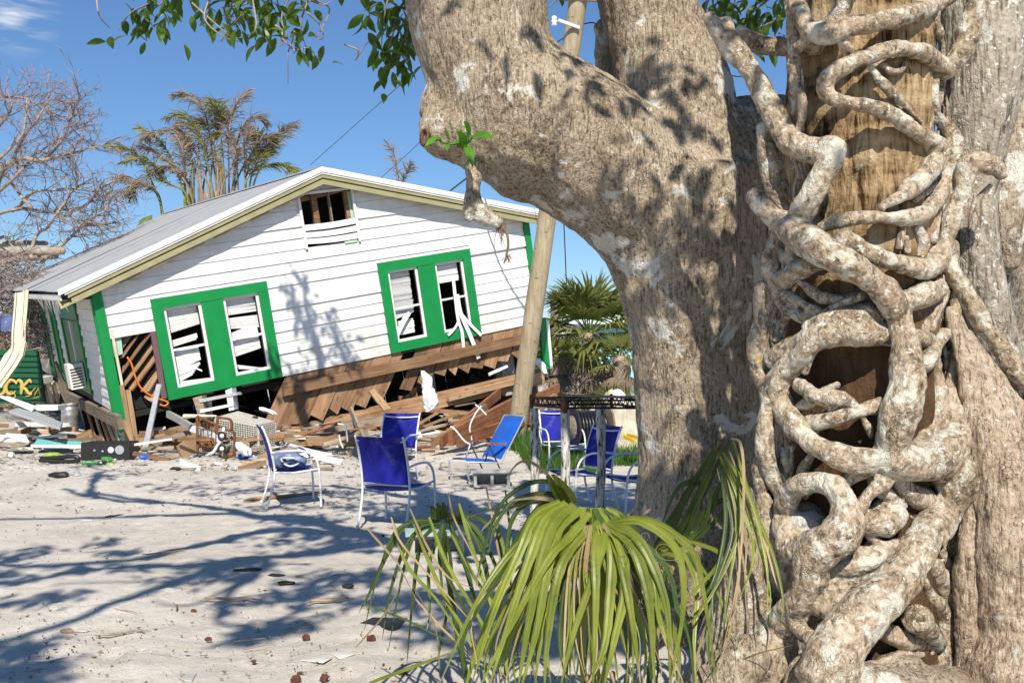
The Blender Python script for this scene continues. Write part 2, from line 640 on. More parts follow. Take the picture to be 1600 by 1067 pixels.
m_plastic = simple('white_plastic_sheet', (.78, .79, .80), .3, .5, .06, 6)
m_bag = simple('grey_blue_cloth', (.14, .20, .33), .8, .15, .3, 14, (.50, .54, .60), .56)
m_wicker = simple('grey_wicker', (.47, .45, .40), .7, .2, .25, 30, (.25, .23, .19), .6)
m_orange = simple('orange_cord', (.75, .20, .02), .5)
m_rock = simple('red_lava_rock', (.13, .05, .035), .95, .1, .4, 25, bump=.8)
m_cable = simple('black_cable', (.012, .012, .013), .35, .5)
m_grass = leaf_mat('grass_blade', (.035, .095, .012), (.085, .19, .03), None, trans=.35, rand=.1, sc=(4, 4, 4))
m_ficus = leaf_mat('ficus_leaf', (.045, .11, .012), (.12, .21, .028), (.38, .32, .03), .74, trans=.45, rough=.35, rand=.45)
m_sprout = leaf_mat('sprout_leaf', (.06, .20, .015), (.11, .30, .03), None, trans=.3, rough=.35, rand=.15)
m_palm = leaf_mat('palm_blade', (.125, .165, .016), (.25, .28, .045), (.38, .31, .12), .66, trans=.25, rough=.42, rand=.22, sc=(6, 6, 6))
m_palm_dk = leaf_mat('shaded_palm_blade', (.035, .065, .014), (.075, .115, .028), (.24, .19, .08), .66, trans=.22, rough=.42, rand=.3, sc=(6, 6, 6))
m_palm_dry = leaf_mat('dry_palm_blade', (.27, .19, .10), (.42, .32, .19), None, trans=.2, rough=.7, rand=.25)
m_frond_brown = leaf_mat('dead_brown_frond', (.20, .145, .10), (.37, .29, .21), (.13, .15, .03), .63, trans=.2, rough=.8, rand=.25, sc=(1.5, 1.5, 1.5))
m_frond_green = leaf_mat('sabal_frond', (.10, .135, .022), (.23, .25, .07), (.34, .26, .11), .60, trans=.22, rough=.5, rand=.3, sc=(1.5, 1.5, 1.5))
m_frond_yel = leaf_mat('yellow_green_stem', (.14, .15, .02), (.26, .24, .05), None, trans=.1, rand=.3)
m_bare = simple('bare_branch_bark', (.34, .28, .22), .9, .1, .3, 6)
m_twig = simple('brown_twigs', (.26, .205, .185), .9, .1, .3, 6)
m_litter = simple('litter_bits', (.26, .19, .12), .9, .1, .7, 3)
m_litter_w = simple('pale_litter_bits', (.58, .56, .52), .8, .2, .4, 3)
m_signgreen = paint_mat('sign_green', (.008, .085, .035), (.05, .10, .05), .7)
m_gold = simple('gold_lettering', (.55, .38, .09), .5, .4, .15)
m_birch = None


def birch_mat():
    M = NT('birch_bark', .85, .15)
    a = M.noise((38, 38, 9), det=7, rough=.7, dist=.4)
    c = M.ramp(a, [(.40, (.05, .045, .04)), (.47, (.42, .40, .36)), (.6, (.70, .69, .64))])
    M.col(c)
    M.bump(a, .7, .01)
    return M.m


m_birch = birch_mat()


# ------------------------------------------------------------------ the ground
def ground():
    def axis(lo, hi, a, b, st):
        mid = list(np.arange(a, b + 1e-6, st))
        out, x, d = [], a, st
        while x > lo:
            d *= 1.35; x -= d; out.append(max(x, lo))
        r, x, d = [], b, st
        while x < hi:
            d *= 1.35; x += d; r.append(min(x, hi))
        return np.array(out[::-1] + mid + r)
    xs, ys = axis(-600, 600, -9, 5, .06), axis(-60, 1200, 2.5, 19, .06)
    X, Y = np.meshgrid(xs, ys)
    p = np.stack([X.ravel(), Y.ravel(), np.zeros(X.size)], 1)
    z = .016 * fbm(p * np.array([1.3, 1.3, 1]), 2) + .013 * fbm(p * 4.5 + 9, 3) + .004 * noise(p * 14)
    # heaped earth round the roots of the big trees
    for (mx_, my_, h, r) in ((1.1, 6.1, .10, 1.0), (1.75, 4.85, .18, .9)):
        z += h * np.exp(-((p[:, 0] - mx_) ** 2 + (p[:, 1] - my_) ** 2) / r ** 2)
    for _ in range(190):                     # footprints and scuffs
        g = G(RND.uniform(-40, 800), 720 + 350 * RND.random() ** 1.4)
        an, ln, wd, dp = RND.uniform(0, math.pi), RND.uniform(.09, .16), RND.uniform(.045, .07), RND.uniform(.008, .020)
        u = (p[:, 0] - g[0]) * math.cos(an) + (p[:, 1] - g[1]) * math.sin(an)
        w = -(p[:, 0] - g[0]) * math.sin(an) + (p[:, 1] - g[1]) * math.cos(an)
        q = np.minimum((u / ln) ** 2 + (w / wd) ** 2, 60)
        z -= dp * np.exp(-q ** 2) - dp * .5 * np.exp(-(q - 1.7) ** 2 * 3)
    z[np.abs(p[:, 0]) > 60] = 0
    p[:, 2] = z
    ny, nx = X.shape
    idx = np.arange(nx * ny).reshape(ny, nx)
    f = np.stack([idx[:-1, :-1], idx[:-1, 1:], idx[1:, 1:], idx[1:, :-1]], -1).reshape(-1, 4)
    me = bpy.data.meshes.new('ground')
    me.from_pydata(p.tolist(), [], f.tolist())
    me.polygons.foreach_set('use_smooth', [True] * len(me.polygons))
    tag(put('ground', me, m_sand, None, False), 'pale sandy ground strewn with grit and small litter', kind='structure')


ground()


# ------------------------------------------------------------------ the tilted house
def rot(a, b, c):
    return np.array(Matrix.Rotation(a, 3, 'Z') @ Matrix.Rotation(b, 3, 'X') @ Matrix.Rotation(c, 3, 'Y'))


HR = rot(.5489, .0583, -.1948)
HT = np.array([-7.3474, 18.5, .6932])
HM = Matrix.Translation(HT.tolist()) @ Matrix(HR.tolist()).to_4x4()


def hl(px, py, ax=1, val=0.0):          # spot of the photograph -> house frame, on the plane axis = val
    o, q = HR.T @ (CAM - HT), HR.T @ ray(px, py)
    return o + q * ((val - o[ax]) / q[ax])


def hw(q):                              # house frame -> world
    return HR @ np.asarray(q, float) + HT


house = thing('wooden_house', 'white clapboard house with green window frames, tilted off its foundation with its gable broken open', 'house', mat=HM)
HW, HL, SH = 9.46, 13.2, .225
PX, PZ = 4.62, 4.05                     # ridge (roof top, at the front)
SLO_L, SLO_R = .318, .289


def roof_z(x):
    return PZ - (PX - x) * SLO_L if x < PX else PZ - (x - PX) * SLO_R


WIN1 = (.95, 3.20, .03, 1.97)
WIN2 = (5.62, 7.87, .03, 1.97)
ATT = (4.16, 5.28, 2.55, 3.56)


def siding_piece(x0, x1, z0, z1, za0=None, front=1):
    """one lapped board on the gable: bottom edge proud; ends may slope (x given at bottom and top)"""
    (a0, a1), (b0, b1) = (x0 if isinstance(x0, tuple) else (x0, x0)), (x1 if isinstance(x1, tuple) else (x1, x1))
    m = MB()
    yb, yt = -.032, -.012
    zm, ym = (z0 * .52 + z1 * .48), -.027
    def xx(t, q): return q[0] + (q[1] - q[0]) * t
    v = []
    for z, y, t in ((z0, -.002, 0), (z0, yb, 0), (z0 + (z1 - z0) * .46, ym, .46), (z0 + (z1 - z0) * .5, ym + .010, .5), (z1, yt, 1), (z1, 0.0, 1)):
        v.append((xx(t, (a0, a1)), y, z))
        v.append((xx(t, (b0, b1)), y, z))
    f = [(2 * i, 2 * i + 1, 2 * i + 3, 2 * i + 2) for i in range(5)] + [(10, 11, 1, 0), tuple(range(0, 12, 2)), tuple(range(1, 12, 2))]
    m.add(v, f)
    return m


def clip_row(z0, z1):
    zc = (z0 + z1) / 2
    zt = z1
    def xl(z): return max(.10, PX - (PZ - .16 - z) / SLO_L)
    def xr(z): return min(HW - .06, PX + (PZ - .16 - z) / SLO_R)
    spans = [((xl(z0), xl(zt)), (xr(z0), xr(zt)))]
    holes = []
    for w in (WIN1, WIN2):
        if zc > w[2] - .05 and z0 < w[3] - .02: holes.append((w[0], w[1]))
    if ATT[2] - .12 < zc < ATT[3] + .05: holes.append((ATT[0] - .03, ATT[1] + .03))
    if z1 < 1.60: holes.append((-.2, .97))            # broken open corner
    out = []
    for (a, b) in spans:
        cur = a
        for h in sorted(holes):
            if h[0] > cur[0]:
                out.append((cur, (h[0], h[0])))
            cur = (max(h[1], cur[0]), max(h[1], cur[1]))
        if b[0] > cur[0] + .02:
            out.append((cur, b))
    return out


z = 0.02
rows = []
while z < 3.85:
    rows.append((z, z + SH + .012))
    z += SH
for z0, z1 in rows:
    for a, b in clip_row(z0, z1):
        if min(b) - max(a) < -.5 or b[0] - a[0] < .06: continue
        a = (a[0], min(a[1], b[0] - .02)); b = (b[0], max(b[1], a[1] + .01))
        jit = RND.uniform(-.004, .004)
        parts_ = [(a, b)]
        if min(b) - max(a) > 3.2 and RND.random() < .75:     # butt joint somewhere along the row
            xj = RND.uniform(max(a) + .8, min(b) - .8)
            parts_ = [(a, (xj - .003, xj - .003)), ((xj + .003, xj + .003), b)]
        for a_, b_ in parts_:
            q = siding_piece(a_, b_, z0, z1)
            x_ = q.v[0][:, 0]
            xm_ = x_.mean()
            q.v[0][:, 1] += jit - RND.random() ** 4 * .02
            q.v[0][:, 2] += RND.uniform(-.0022, .0022) * (x_ - xm_) + RND.uniform(-.004, .004)
            q.build('siding_board', m_siding, house)
for w in (WIN1, WIN2):
    siding_piece(w[0], w[1], 1.972, 2.057).build('siding_board', m_siding, house)
siding_piece(ATT[0] - .03, ATT[1] + .03, 2.27, 2.47).build('siding_board', m_siding, house)
# sheathing behind the boards keeps the light out of the rooms
def panel_poly(pts, d, name, mat, y=0.035):
    m = MB()
    m.prism([(x, y, z_) for x, z_ in pts], (0, d, 0))
    return m.build(name, mat, house)


for pts in ([(.1, 1.62), (.95, 1.62), (.95, 1.99), (4.12, 1.99), (4.12, 3.6), (3.9, 3.62), (.1, 2.42)],
            [(3.22, .02), (5.6, .02), (5.6, 1.98), (3.22, 1.98)],
            [(5.32, 1.99), (9.4, 1.99), (9.4, 2.5), (5.32, 3.62)],
            [(7.89, -.02), (9.4, -.02), (9.4, 1.985), (7.89, 1.985)],
            [(4.13, 1.99), (5.31, 1.99), (5.31, 2.5), (4.13, 2.5)]):
    panel_poly([(x_, z_) for x_, z_ in pts], .05, 'wall_sheathing', m_interior)
# interior: floor, back and side walls, ceiling over the rooms
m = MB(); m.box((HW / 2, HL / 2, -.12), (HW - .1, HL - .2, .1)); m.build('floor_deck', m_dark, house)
m = MB(); m.box((HW / 2, HL, 1.1), (HW, .12, 2.5)); m.build('rear_wall', m_siding2, house)
m = MB(); m.prism([(.1, HL - .05, 2.36), (PX, HL - .05, 3.8), (HW - .1, HL - .05, 2.36)], (0, .1, 0)); m.build('rear_gable', m_siding2, house)
m = MB(); m.box((HW - .06, HL / 2, 1.15), (.12, HL - .1, 2.6)); m.build('right_wall', m_siding2, house)
m = MB(); m.box((HW / 2, 4.6, 1.1), (HW - .3, .1, 2.3)); m.build('partition_wall', m_interior, house)
m = MB(); m.box((HW / 2, HL / 2, 2.30), (HW - .3, HL - .3, .06)); m.build('ceiling_board', m_interior, house)
for x in (4.5, 4.83, 5.22):            # bare studs in the attic opening
    m = MB(); m.box((x, .10, 3.03), (.12 if x != 4.83 else .03, .10, 1.1)); m.build('attic_stud', m_wood if x != 4.83 else m_wood3, house)
m = MB(); m.box((5.27, .06, 3.03), (.07, .06, 1.0)); m.build('attic_jamb', m_pale_green, house)
m = MB(); m.beam((4.2, .12, 3.47), (5.3, .12, 3.60), .09, .05); m.build('attic_header', m_wood, house)
m = MB(); m.box((5.0, .9, 3.0), (3.0, .05, 1.2)); m.build('attic_backing', m_dark, house)
# attic opening trim and the sagging white louvres at its foot
at = MB()
at.box((ATT[0] - .02, -.045, 3.03), (.05, .06, 1.10)); at.box((ATT[1] + .03, -.045, 3.03), (.05, .06, 1.10)); at.box((4.72, -.05, 3.585), (1.20, .07, .05))
at.build('attic_window_frame', m_white, house)
for k, (zz, tl, yy) in enumerate(((2.85, .012, -.06), (2.70, -.005, -.055), (2.56, -.03, -.06))):
    m = MB()
    n_ = 10
    for i in range(n_):
        x0, x1 = ATT[0] + (ATT[1] - ATT[0]) * i / n_, ATT[0] + (ATT[1] - ATT[0]) * (i + 1) / n_
        za = zz - .02 * math.sin(math.pi * i / n_) + tl * (i / n_ - .5); zb = zz - .02 * math.sin(math.pi * (i + 1) / n_) + tl * ((i + 1) / n_ - .5)
        m.add([(x0, yy, za), (x1, yy, zb), (x1, yy + .03, zb + .12), (x0, yy + .03, za + .12), (x0, yy + .012, za), (x1, yy + .012, zb), (x1, yy + .04, zb + .12), (x0, yy + .04, za + .12)],
              [(0, 1, 2, 3), (4, 7, 6, 5), (0, 4, 5, 1), (3, 2, 6, 7)])
    m.build('attic_louvre', m_white, house)
m = MB(); m.box((5.12, -.03, 2.50), (.28, .03, .05)); m.build('attic_sill', m_pale_green, house)

# the two double windows of the gable
def window(wn, slats):
    x0, x1, z0, z1 = wn
    fw_, mid = .20, (x0 + x1) / 2
    y0, t = -.085, .115
    fr = MB().box(((x0 + x1) / 2, y0 + t / 2, z1 - fw_ / 2), (x1 - x0, t, fw_))
    top = fr.build('window', m_green, house)
    for nm, c, s_ in (('casing', ((x0 + x1) / 2, y0 + t / 2 + .002, z0 + fw_ / 2), (x1 - x0, t, fw_)), ('casing', (x0 + fw_ / 2, y0 + t / 2, (z0 + z1) / 2), (fw_, t - .004, z1 - z0 - 2 * fw_)),
                      ('casing', (x1 - fw_ / 2, y0 + t / 2, (z0 + z1) / 2), (fw_, t - .004, z1 - z0 - 2 * fw_)), ('mullion', (mid, y0 + t / 2 + .004, (z0 + z1) / 2), (.42, t - .01, z1 - z0 - 2 * fw_))):
        MB().box(c, s_).build(nm, m_green, top)
    for k, (a, b) in enumerate(((x0 + fw_, mid - .21), (mid + .21, x1 - fw_))):
        zl, zh = z0 + fw_, z1 - fw_
        s = MB()
        e = .055
        for c, q in (((a + e / 2, -.012, (zl + zh) / 2), (e, .05, zh - zl)), ((b - e / 2, -.012, (zl + zh) / 2), (e, .05, zh - zl)),
                     (((a + b) / 2, -.012, zl + e / 2), (b - a - 2 * e, .048, e)), (((a + b) / 2, -.012, zh - e / 2), (b - a - 2 * e, .048, e)),
                     (((a + b) / 2, -.004, (zl + zh) / 2 - .05), (b - a - 2 * e, .04, .042))):
            s.box(c, q)
        s.build('sash', m_white, top)
        tr = MB()
        for xx in (a + e + .008, b - e - .008):
            tr.box((xx, .012, (zl + zh) / 2), (.018, .03, zh - zl - .1))
        tr.build('sash_track', m_black, top)
        for (zf, zt_, tilt, xa, xb, h) in slats[k]:
            X0, X1 = a + e + (b - a - 2 * e) * xa, a + e + (b - a - 2 * e) * xb
            Z0, Z1 = zl + (zh - zl) * zf, zl + (zh - zl) * zt_
            Mx = np.array(Matrix.Rotation(tilt, 3, 'X'))
            d = np.array([X1 - X0, 0, Z1 - Z0]); ln = np.linalg.norm(d); d /= ln
            zz_ = np.array([-d[2], 0, d[0]])
            M3 = np.stack([d, np.cross(zz_, d), zz_], 1) @ Mx
            MB().box(((X0 + X1) / 2, .075 + RND.uniform(-.01, .012), (Z0 + Z1) / 2), (ln, .005, h), M3).build('blind_slat', m_blind, top)
    return top


R4 = lambda zs, tilt=.5, xa=0., xb=1., h=.05, sag=.0: [(q, q + sag + RND.uniform(-.006, .006), tilt + RND.uniform(-.12, .12), xa, xb + RND.uniform(-.03, .0), h) for q in zs]
fr_ = np.arange
w1 = window(WIN1, [R4(fr_(.84, .98, .026), .15) + [(.80, .86, .2, 0, 1, .05), (.77, .83, .2, 0, 1, .05), (.745, .80, .2, .0, 1, .05), (.72, .775, .2, .0, 1, .05), (.69, .745, .2, .0, 1, .05)]
                   + [(.565, .605, .1, .0, .85, .05), (.54, .58, .1, .0, .85, .05), (.515, .555, .1, .02, .8, .04)]
                   + [(.42 - k * .026, .46 - k * .020, .1, .0, .82, .05) for k in range(9)] + [(.20 - k * .026, .24 - k * .022, .1, .0, .78 - .06 * k, .05) for k in range(6)]
                   + [(.36, .14, .0, .0, .8, .03), (.05, .02, .1, 0, 1, .05)],
                   R4(fr_(.88, .98, .025), .1) + [(.845 - k * .028, .86 - k * .04, .15, 0, 1, .05) for k in range(3)] + [(.72 - k * .026, .70 - k * .033, .15, .0, 1, .05) for k in range(5)]
                   + [(.52 - k * .027, .60 - k * .030, .1, .0, .93, .055) for k in range(11)] + [(.12, .03, .2, 0, .7, .05), (.085, .02, .2, .1, .8, .05)]])
w2 = window(WIN2, [R4(fr_(.44, .98, .033), .35, 0, .84) + [(.40 - k * .024, .45 - k * .02, .1, 0, .8, .05) for k in range(4)] + R4(fr_(.10, .27, .028), .1, .12, .75),
                   R4(fr_(.72, .98, .026), .05, 0, .93)])
# slats that fell out through the windows
def strip(pts, w, mat, par, name, nrm=(0, -1, .2)):
    m = MB().ribbon(spline(pts, 5), w, nrm, .05)
    m2 = MB().ribbon(spline(pts, 5) + np.array([0, .006, 0]), w, nrm, .05)
    m.add(m2.v[0], m2.f)
    return m.build(name, mat, par)


def hpx(pts, y):
    return [hl(a, b, 1, y) for a, b in pts]


for pts, w in (([(708, 434), (712, 470), (716, 500), (722, 520), (725, 556)], .075), ([(714, 460), (720, 490), (735, 525), (748, 560)], .10), ([(722, 492), (736, 508), (752, 524)], .07),
               ([(712, 470), (716, 500), (708, 516), (700, 524)], .05)):
    strip(hpx(pts, -.12), w, m_blind, w2, 'fallen_slat')
for pts, w in (([(640, 488), (630, 505), (618, 530)], .08), ([(634, 490), (624, 512), (614, 528)], .06)):
    strip(hpx(pts, -.02), w, m_blind, w2, 'fallen_slat')

# corner boards
def hbeam(name, p0, p1, w, t, mat, side, par=None):
    """a board along local x of its own frame so that its grain follows it"""
    p0, p1 = np.array(p0, float), np.array(p1, float)
    x = unit(p1 - p0)
    y = unit(np.array(side, float) - x * (x @ np.array(side, float)))
    zz_ = np.cross(x, y)
    ln = np.linalg.norm(p1 - p0)
    me = rough_board(ln, w, t)
    o = put(name, me, mat, par, False)
    o.matrix_basis = Matrix.Translation(((p0 + p1) / 2).tolist()) @ Matrix(np.stack([x, y, zz_], 1).tolist()).to_4x4()
    return o


def rough_board(ln, w, t, split=.5):
    """a sawn board along x with slightly uneven edges and a broken end"""
    n = 5
    xs = np.linspace(-ln / 2, ln / 2, n)
    v, f = [], []
    bow = RND.uniform(-.012, .012) * ln
    for i, x in enumerate(xs):
        e = min(w * .25, .012)
        a, b = -w / 2 + RND.uniform(-e, e) * .5, w / 2 + RND.uniform(-e, e) * .5
        q = bow * (1 - (2 * x / ln) ** 2)
        ja = RND.uniform(-.5, .5) * w * split if i in (0, n - 1) else 0
        jb = RND.uniform(-.5, .5) * w * split if i in (0, n - 1) else 0
        v += [(x + ja, a, -t / 2 + q), (x + jb, b, -t / 2 + q), (x + jb, b, t / 2 + q), (x + ja, a, t / 2 + q)]
    for i in range(n - 1):
        for k in range(4):
            k2 = (k + 1) % 4
            f.append((i * 4 + k, i * 4 + k2, i * 4 + 4 + k2, i * 4 + 4 + k))
    f += [(3, 2, 1, 0), (n * 4 - 4, n * 4 - 3, n * 4 - 2, n * 4 - 1)]
    me = bpy.data.meshes.new('board')
    me.from_pydata(v, [], f)
    return me


cb = MB(); cb.box((.045, -.035, 1.16), (.17, .06, 2.62)); cb.box((-.035, .06, 1.16), (.05, .13, 2.60))
cb.build('corner_board', m_green, house)
wc = MB(); wc.box((.06, -.03, -.36), (.17, .05, .40)); wc.box((-.03, .05, -.36), (.05, .12, .38)); wc.build('worn_board_end', paint_mat('peeling_green', (.02, .33, .10), (.55, .52, .42), .50), house)
m = MB(); m.box((.185, -.02, .62), (.05, .04, 1.85)); m.build('corner_backing', m_cream, house)
cb = MB(); cb.box((HW - .02, -.04, 1.15), (.16, .06, 2.55)); cb.build('corner_board', m_green, house)
p = [hl(846, 508, 1, -.06), hl(854, 506, 1, -.06), hl(859, 580, 1, -.06), hl(850, 578, 1, -.06)]
MB().prism([hl(844, 500, 1, -.1), hl(853, 497, 1, -.1), hl(860, 576, 1, -.1), hl(849, 577, 1, -.1)], (0, .08, 0)).build('corner_board', m_green, house)
MB().prism([hl(853, 500, 1, -.08), hl(858, 500, 1, -.08), hl(864, 574, 1, -.08), hl(860, 576, 1, -.08)], (0, .05, 0)).build('corner_trim', m_white, house)

# ----- left long wall (x = 0), seen at a grazing angle
def left_piece(y0, y1, z0, z1):
    v = []
    for z_, x in ((z0, .002), (z0, -.030), (z0 + (z1 - z0) * .46, -.022), (z0 + (z1 - z0) * .5, -.014), (z1, -.006), (z1, .004)):
        v.append((x, y0, z_)); v.append((x, y1, z_))
    f = [(2 * i, 2 * i + 1, 2 * i + 3, 2 * i + 2) for i in range(5)] + [(10, 11, 1, 0), tuple(range(0, 12, 2)), tuple(range(1, 12, 2))]
    return MB().add(v, f)


LW = [(2.35, 5.0, .14, 2.0), (5.95, 6.85, .05, 2.0), (7.95, 8.85, .08, 2.0), (11.0, 11.8, .5, 1.9)]
z = 0.02
while z < 2.2:
    z1 = min(z + SH + .012, 2.32)
    cur = .13
    for (a, b, zl, zh) in LW:
        if zl - .05 < (z + z1) / 2 < zh + .02:
            left_piece(cur, a, z, z1).build('siding_board', m_siding2, house); cur = b
    left_piece(cur, HL, z, z1).build('siding_board', m_siding2, house)
    z += SH
m = MB(); m.box((.05, HL / 2 + .06, 1.15), (.06, HL - .2, 2.4)); m.build('wall_sheathing', m_interior, house)
for i, (a, b, zl, zh) in enumerate(LW):
    ym = (a + b) / 2
    e = .16
    top = MB().box((-.025, ym, zh - e), (.07, b - a, 2 * e)).build('window', m_green_dark if i != 3 else m_green, house)
    MB().box((-.025, a + e / 2, (zl + zh) / 2 - e), (.066, e, zh - zl - 2 * e)).build('casing', m_green, top)
    MB().box((-.025, b - e / 2, (zl + zh) / 2 - e), (.066, e, zh - zl - 2 * e)).build('casing', m_green, top)
    MB().box((-.025, ym, zl + e * .8), (.068, b - a - 2 * e, 1.6 * e)).build('sill_board', m_green, top)
    if i == 0:
        MB().box((-.03, ym, (zl + zh) / 2 - .1), (.05, .12, zh - zl - .5)).build('mullion', m_frame, top)
        MB().box((-.015, a + .16 + .5, 1.0), (.03, .95, 1.3)).build('shutter', m_green_dark, top)
        MB().box((-.015, b - .16 - .5, 1.0), (.03, .95, 1.3)).build('shutter', m_green_dark, top)
    else:
        MB().box((-.012, ym, (zl + zh) / 2), (.03, b - a - 2 * e, zh - zl - .4)).build('shutter', m_green_dark, top)
def ac_unit(y, zc, d, sy, sz, name):
    u = MB().box((-.05 - d / 2, y, zc), (d, sy, sz)).build('air_conditioner', m_white, house)
    for k in range(7):
        MB().box((-.05 - d / 2, y - sy / 2 - .006, zc - sz / 2 + .06 + k * (sz - .1) / 7), (d * .75, .012, .022)).build('grille_slot', m_black, u)
ac_unit(3.05, .52, .30, .50, .52, 'a'); ac_unit(10.9, .95, .2, .5, .5, 'b')

# ----- roof: corrugated sheets, each one its own piece
def sheet(ya, yb, side):
    n = int((yb - ya) / .2 * 6)
    ys = np.linspace(ya, yb, n + 1)
    amp = .014 * np.maximum(0, np.cos(2 * math.pi * ys / .2)) ** 1.5
    xs = np.linspace(PX, -.62, 5) if side < 0 else np.linspace(PX, HW + .55, 5)
    v, f = [], []
    sag = RND.uniform(-.006, .006)
    for i, x in enumerate(xs):
        for y, a in zip(ys, amp):
            wob = .012 * math.sin(y * 1.1 + i) if i in (0, 4) else 0
            v.append((x, y, roof_z(x) + a + sag * i * .5 + (.0 if i < 4 else wob)))
    m_ = n + 1
    for i in range(len(xs) - 1):
        for k in range(n):
            f.append((i * m_ + k, i * m_ + k + 1, (i + 1) * m_ + k + 1, (i + 1) * m_ + k))
    k = len(v)
    v2 = [(a, b, c - .006) for a, b, c in v]
    f2 = [tuple(j + k for j in q[::-1]) for q in f]
    return MB().add(v + v2, f + f2)


yy = -.32
while yy < HL + .2:
    ye = min(yy + .82, HL + .3)
    for s_ in (-1, 1):
        o = sheet(yy, ye, s_).build('roof_sheet', m_roof, house)
    yy = ye - .001
rc = MB()
for s_ in (-1, 1):
    sl_ = SLO_L if s_ < 0 else SLO_R
    rc.add([(PX, -.34, PZ + .035), (PX + s_ * .18, -.34, PZ - .18 * sl_ + .032), (PX + s_ * .18, HL + .3, PZ - .18 * sl_ + .032), (PX, HL + .3, PZ + .035)], [(0, 1, 2, 3)])
rc.build('ridge_cap', m_roof, house)
def rake(x0, x1, dz0, dz1, y, t, name, mat):
    a, b = roof_z(x0), roof_z(x1)
    MB().prism([(x0, y, a - dz0), (x1, y, b - dz0), (x1, y, b - dz1), (x0, y, a - dz1)], (0, t, 0)).build(name, mat, house)
for (x0, x1) in ((-.62, PX), (PX, HW + .5)):
    rake(x0, x1, -.022, .085, -.345, .03, 'rake_flashing', m_white)
    rake(x0 + (.1 if x0 < 0 else 0), x1, .085, .125, -.328, .03, 'rake_flashing', m_white)
    rake(x0 + (.15 if x0 < 0 else 0), x1, .12, .20, -.31, .035, 'fascia_board', m_olive)
    rake(x0 + (.2 if x0 < 0 else 0), x1, .20, .23, -.285, .03, 'shadow_groove_board', m_black)
    rake(x0 + (.2 if x0 < 0 else 0), x1, .23, .33, -.30, .035, 'fascia_board', m_olive)
    a, b = roof_z(x0) - .33, roof_z(x1) - .33
    MB().prism([(x0, -.27, a), (x1, -.27, b), (x1, -.012, b + .17), (x0, -.012, a + .17)], (0, 0, .012)).build('soffit', m_olive, house)
# splintered edge under the left rake
for k in range(9):
    x = .5 + k * .42 + RND.uniform(-.1, .1)
    hbeam('splintered_strip', (x, -.26, roof_z(x) - .355), (x + .4, -.26, roof_z(x + .4) - .36), .03, .02, m_wood2, (0, 0, 1), house)
# torn eave on the left side: hanging flashing teeth and a bent fascia
MB().prism([(-.60, -.30, 2.31), (-.60, HL, 2.31), (-.60, HL, 2.20), (-.60, -.30, 2.20)], (.02, 0, 0)).build('eave_fascia', m_white, house)
MB().prism([(-.60, -.2, 2.2), (-.0, -.0, 2.12), (0, HL, 2.12), (-.60, HL, 2.2)], (0, 0, .015)).build('eave_soffit', m_siding2, house)
for k in range(7):
    y = -.1 + k * .62
    tx = RND.uniform(-.06, .06)
    MB().prism([(-.55, y, 2.22), (-.55, y + .34, 2.22), (-.50 + tx, y + .22 + tx, 1.93 + RND.uniform(-.04, .06))], (.012, .01, 0)).build('torn_soffit_strip', m_white, house)

# ----- below the siding: sheathing planks, ledger, sill beam, broken corner
ledger0, ledger1 = hl(443, 610, 1, -.09), hl(842, 524, 1, -.09)
hbeam('ledger_beam', ledger0, ledger1, .21, .09, m_wood, (0, 0, 1), house)
hbeam('sill_beam', hl(400, 690, 1, .1), hl(846, 588, 1, .1), .34, .14, m_wood, (0, 0, 1), house)
hbeam('sill_cap', hl(700, 622, 1, -.05), hl(846, 585, 1, -.05), .12, .16, m_wood2, (0, 0, 1), house)
# slanted sheathing planks hanging from the wall (gaps where some are gone)
x = 3.1
k = 0
gone = {8}
while x < 9.0:
    wd = RND.uniform(.26, .32)
    lean = -.62 if x < 6.2 else -.50
    zb = -.92 + RND.uniform(-.05, .05) if x < 5.2 else (-.80 + RND.uniform(-.04, .04) if x < 6.4 else -.68 + RND.uniform(-.05, .05))
    if x < 3.9: zb -= .12
    if k not in gone:
        topx = x + .35
        hbeam('sheathing_plank', (topx - lean * .12, .012 + RND.uniform(-.006, .006), .10), (topx + lean * (-zb) * 1.15, -.01 + RND.uniform(-.03, .02), zb), wd, .022, m_wood, (1, 0, 0), house)
    x += wd * 1.16
    k += 1
for q, w_ in (((450, 648, 458, 690), .16), ((487, 660, 500, 700), .14), ((628, 618, 640, 664), .18), ((645, 608, 648, 650), .16)):
    hbeam('floor_joist_end', hl(q[0], q[1], 1, .3), hl(q[2], q[3], 1, .28), w_, .06, m_wood, (1, 0, 0), house)
# joists and piers inside the void
for k in range(6):
    hbeam('floor_joist', (3.4 + k * 1.15, .2, -.30), (3.4 + k * 1.15, 6.5, -.30), .24, .06, m_wood, (0, 0, 1), house)
for x_, y_ in ((4.5, 1.2), (7.0, 1.4), (8.9, .9), (6.0, 3.0)):
    MB().box((x_, y_, -1.0), (.35, .35, 1.3)).build('pier', m_conc, house)
# dark boards added at the rear of the crawl space to blacken the void
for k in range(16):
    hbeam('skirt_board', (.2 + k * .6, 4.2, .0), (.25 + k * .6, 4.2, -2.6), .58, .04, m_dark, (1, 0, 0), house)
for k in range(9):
    hbeam('skirt_board', (HW - .1, .5 + k * .45, .0), (HW - .1, .5 + k * .45, -2.6), .44, .04, m_wood3, (0, 1, 0), house)
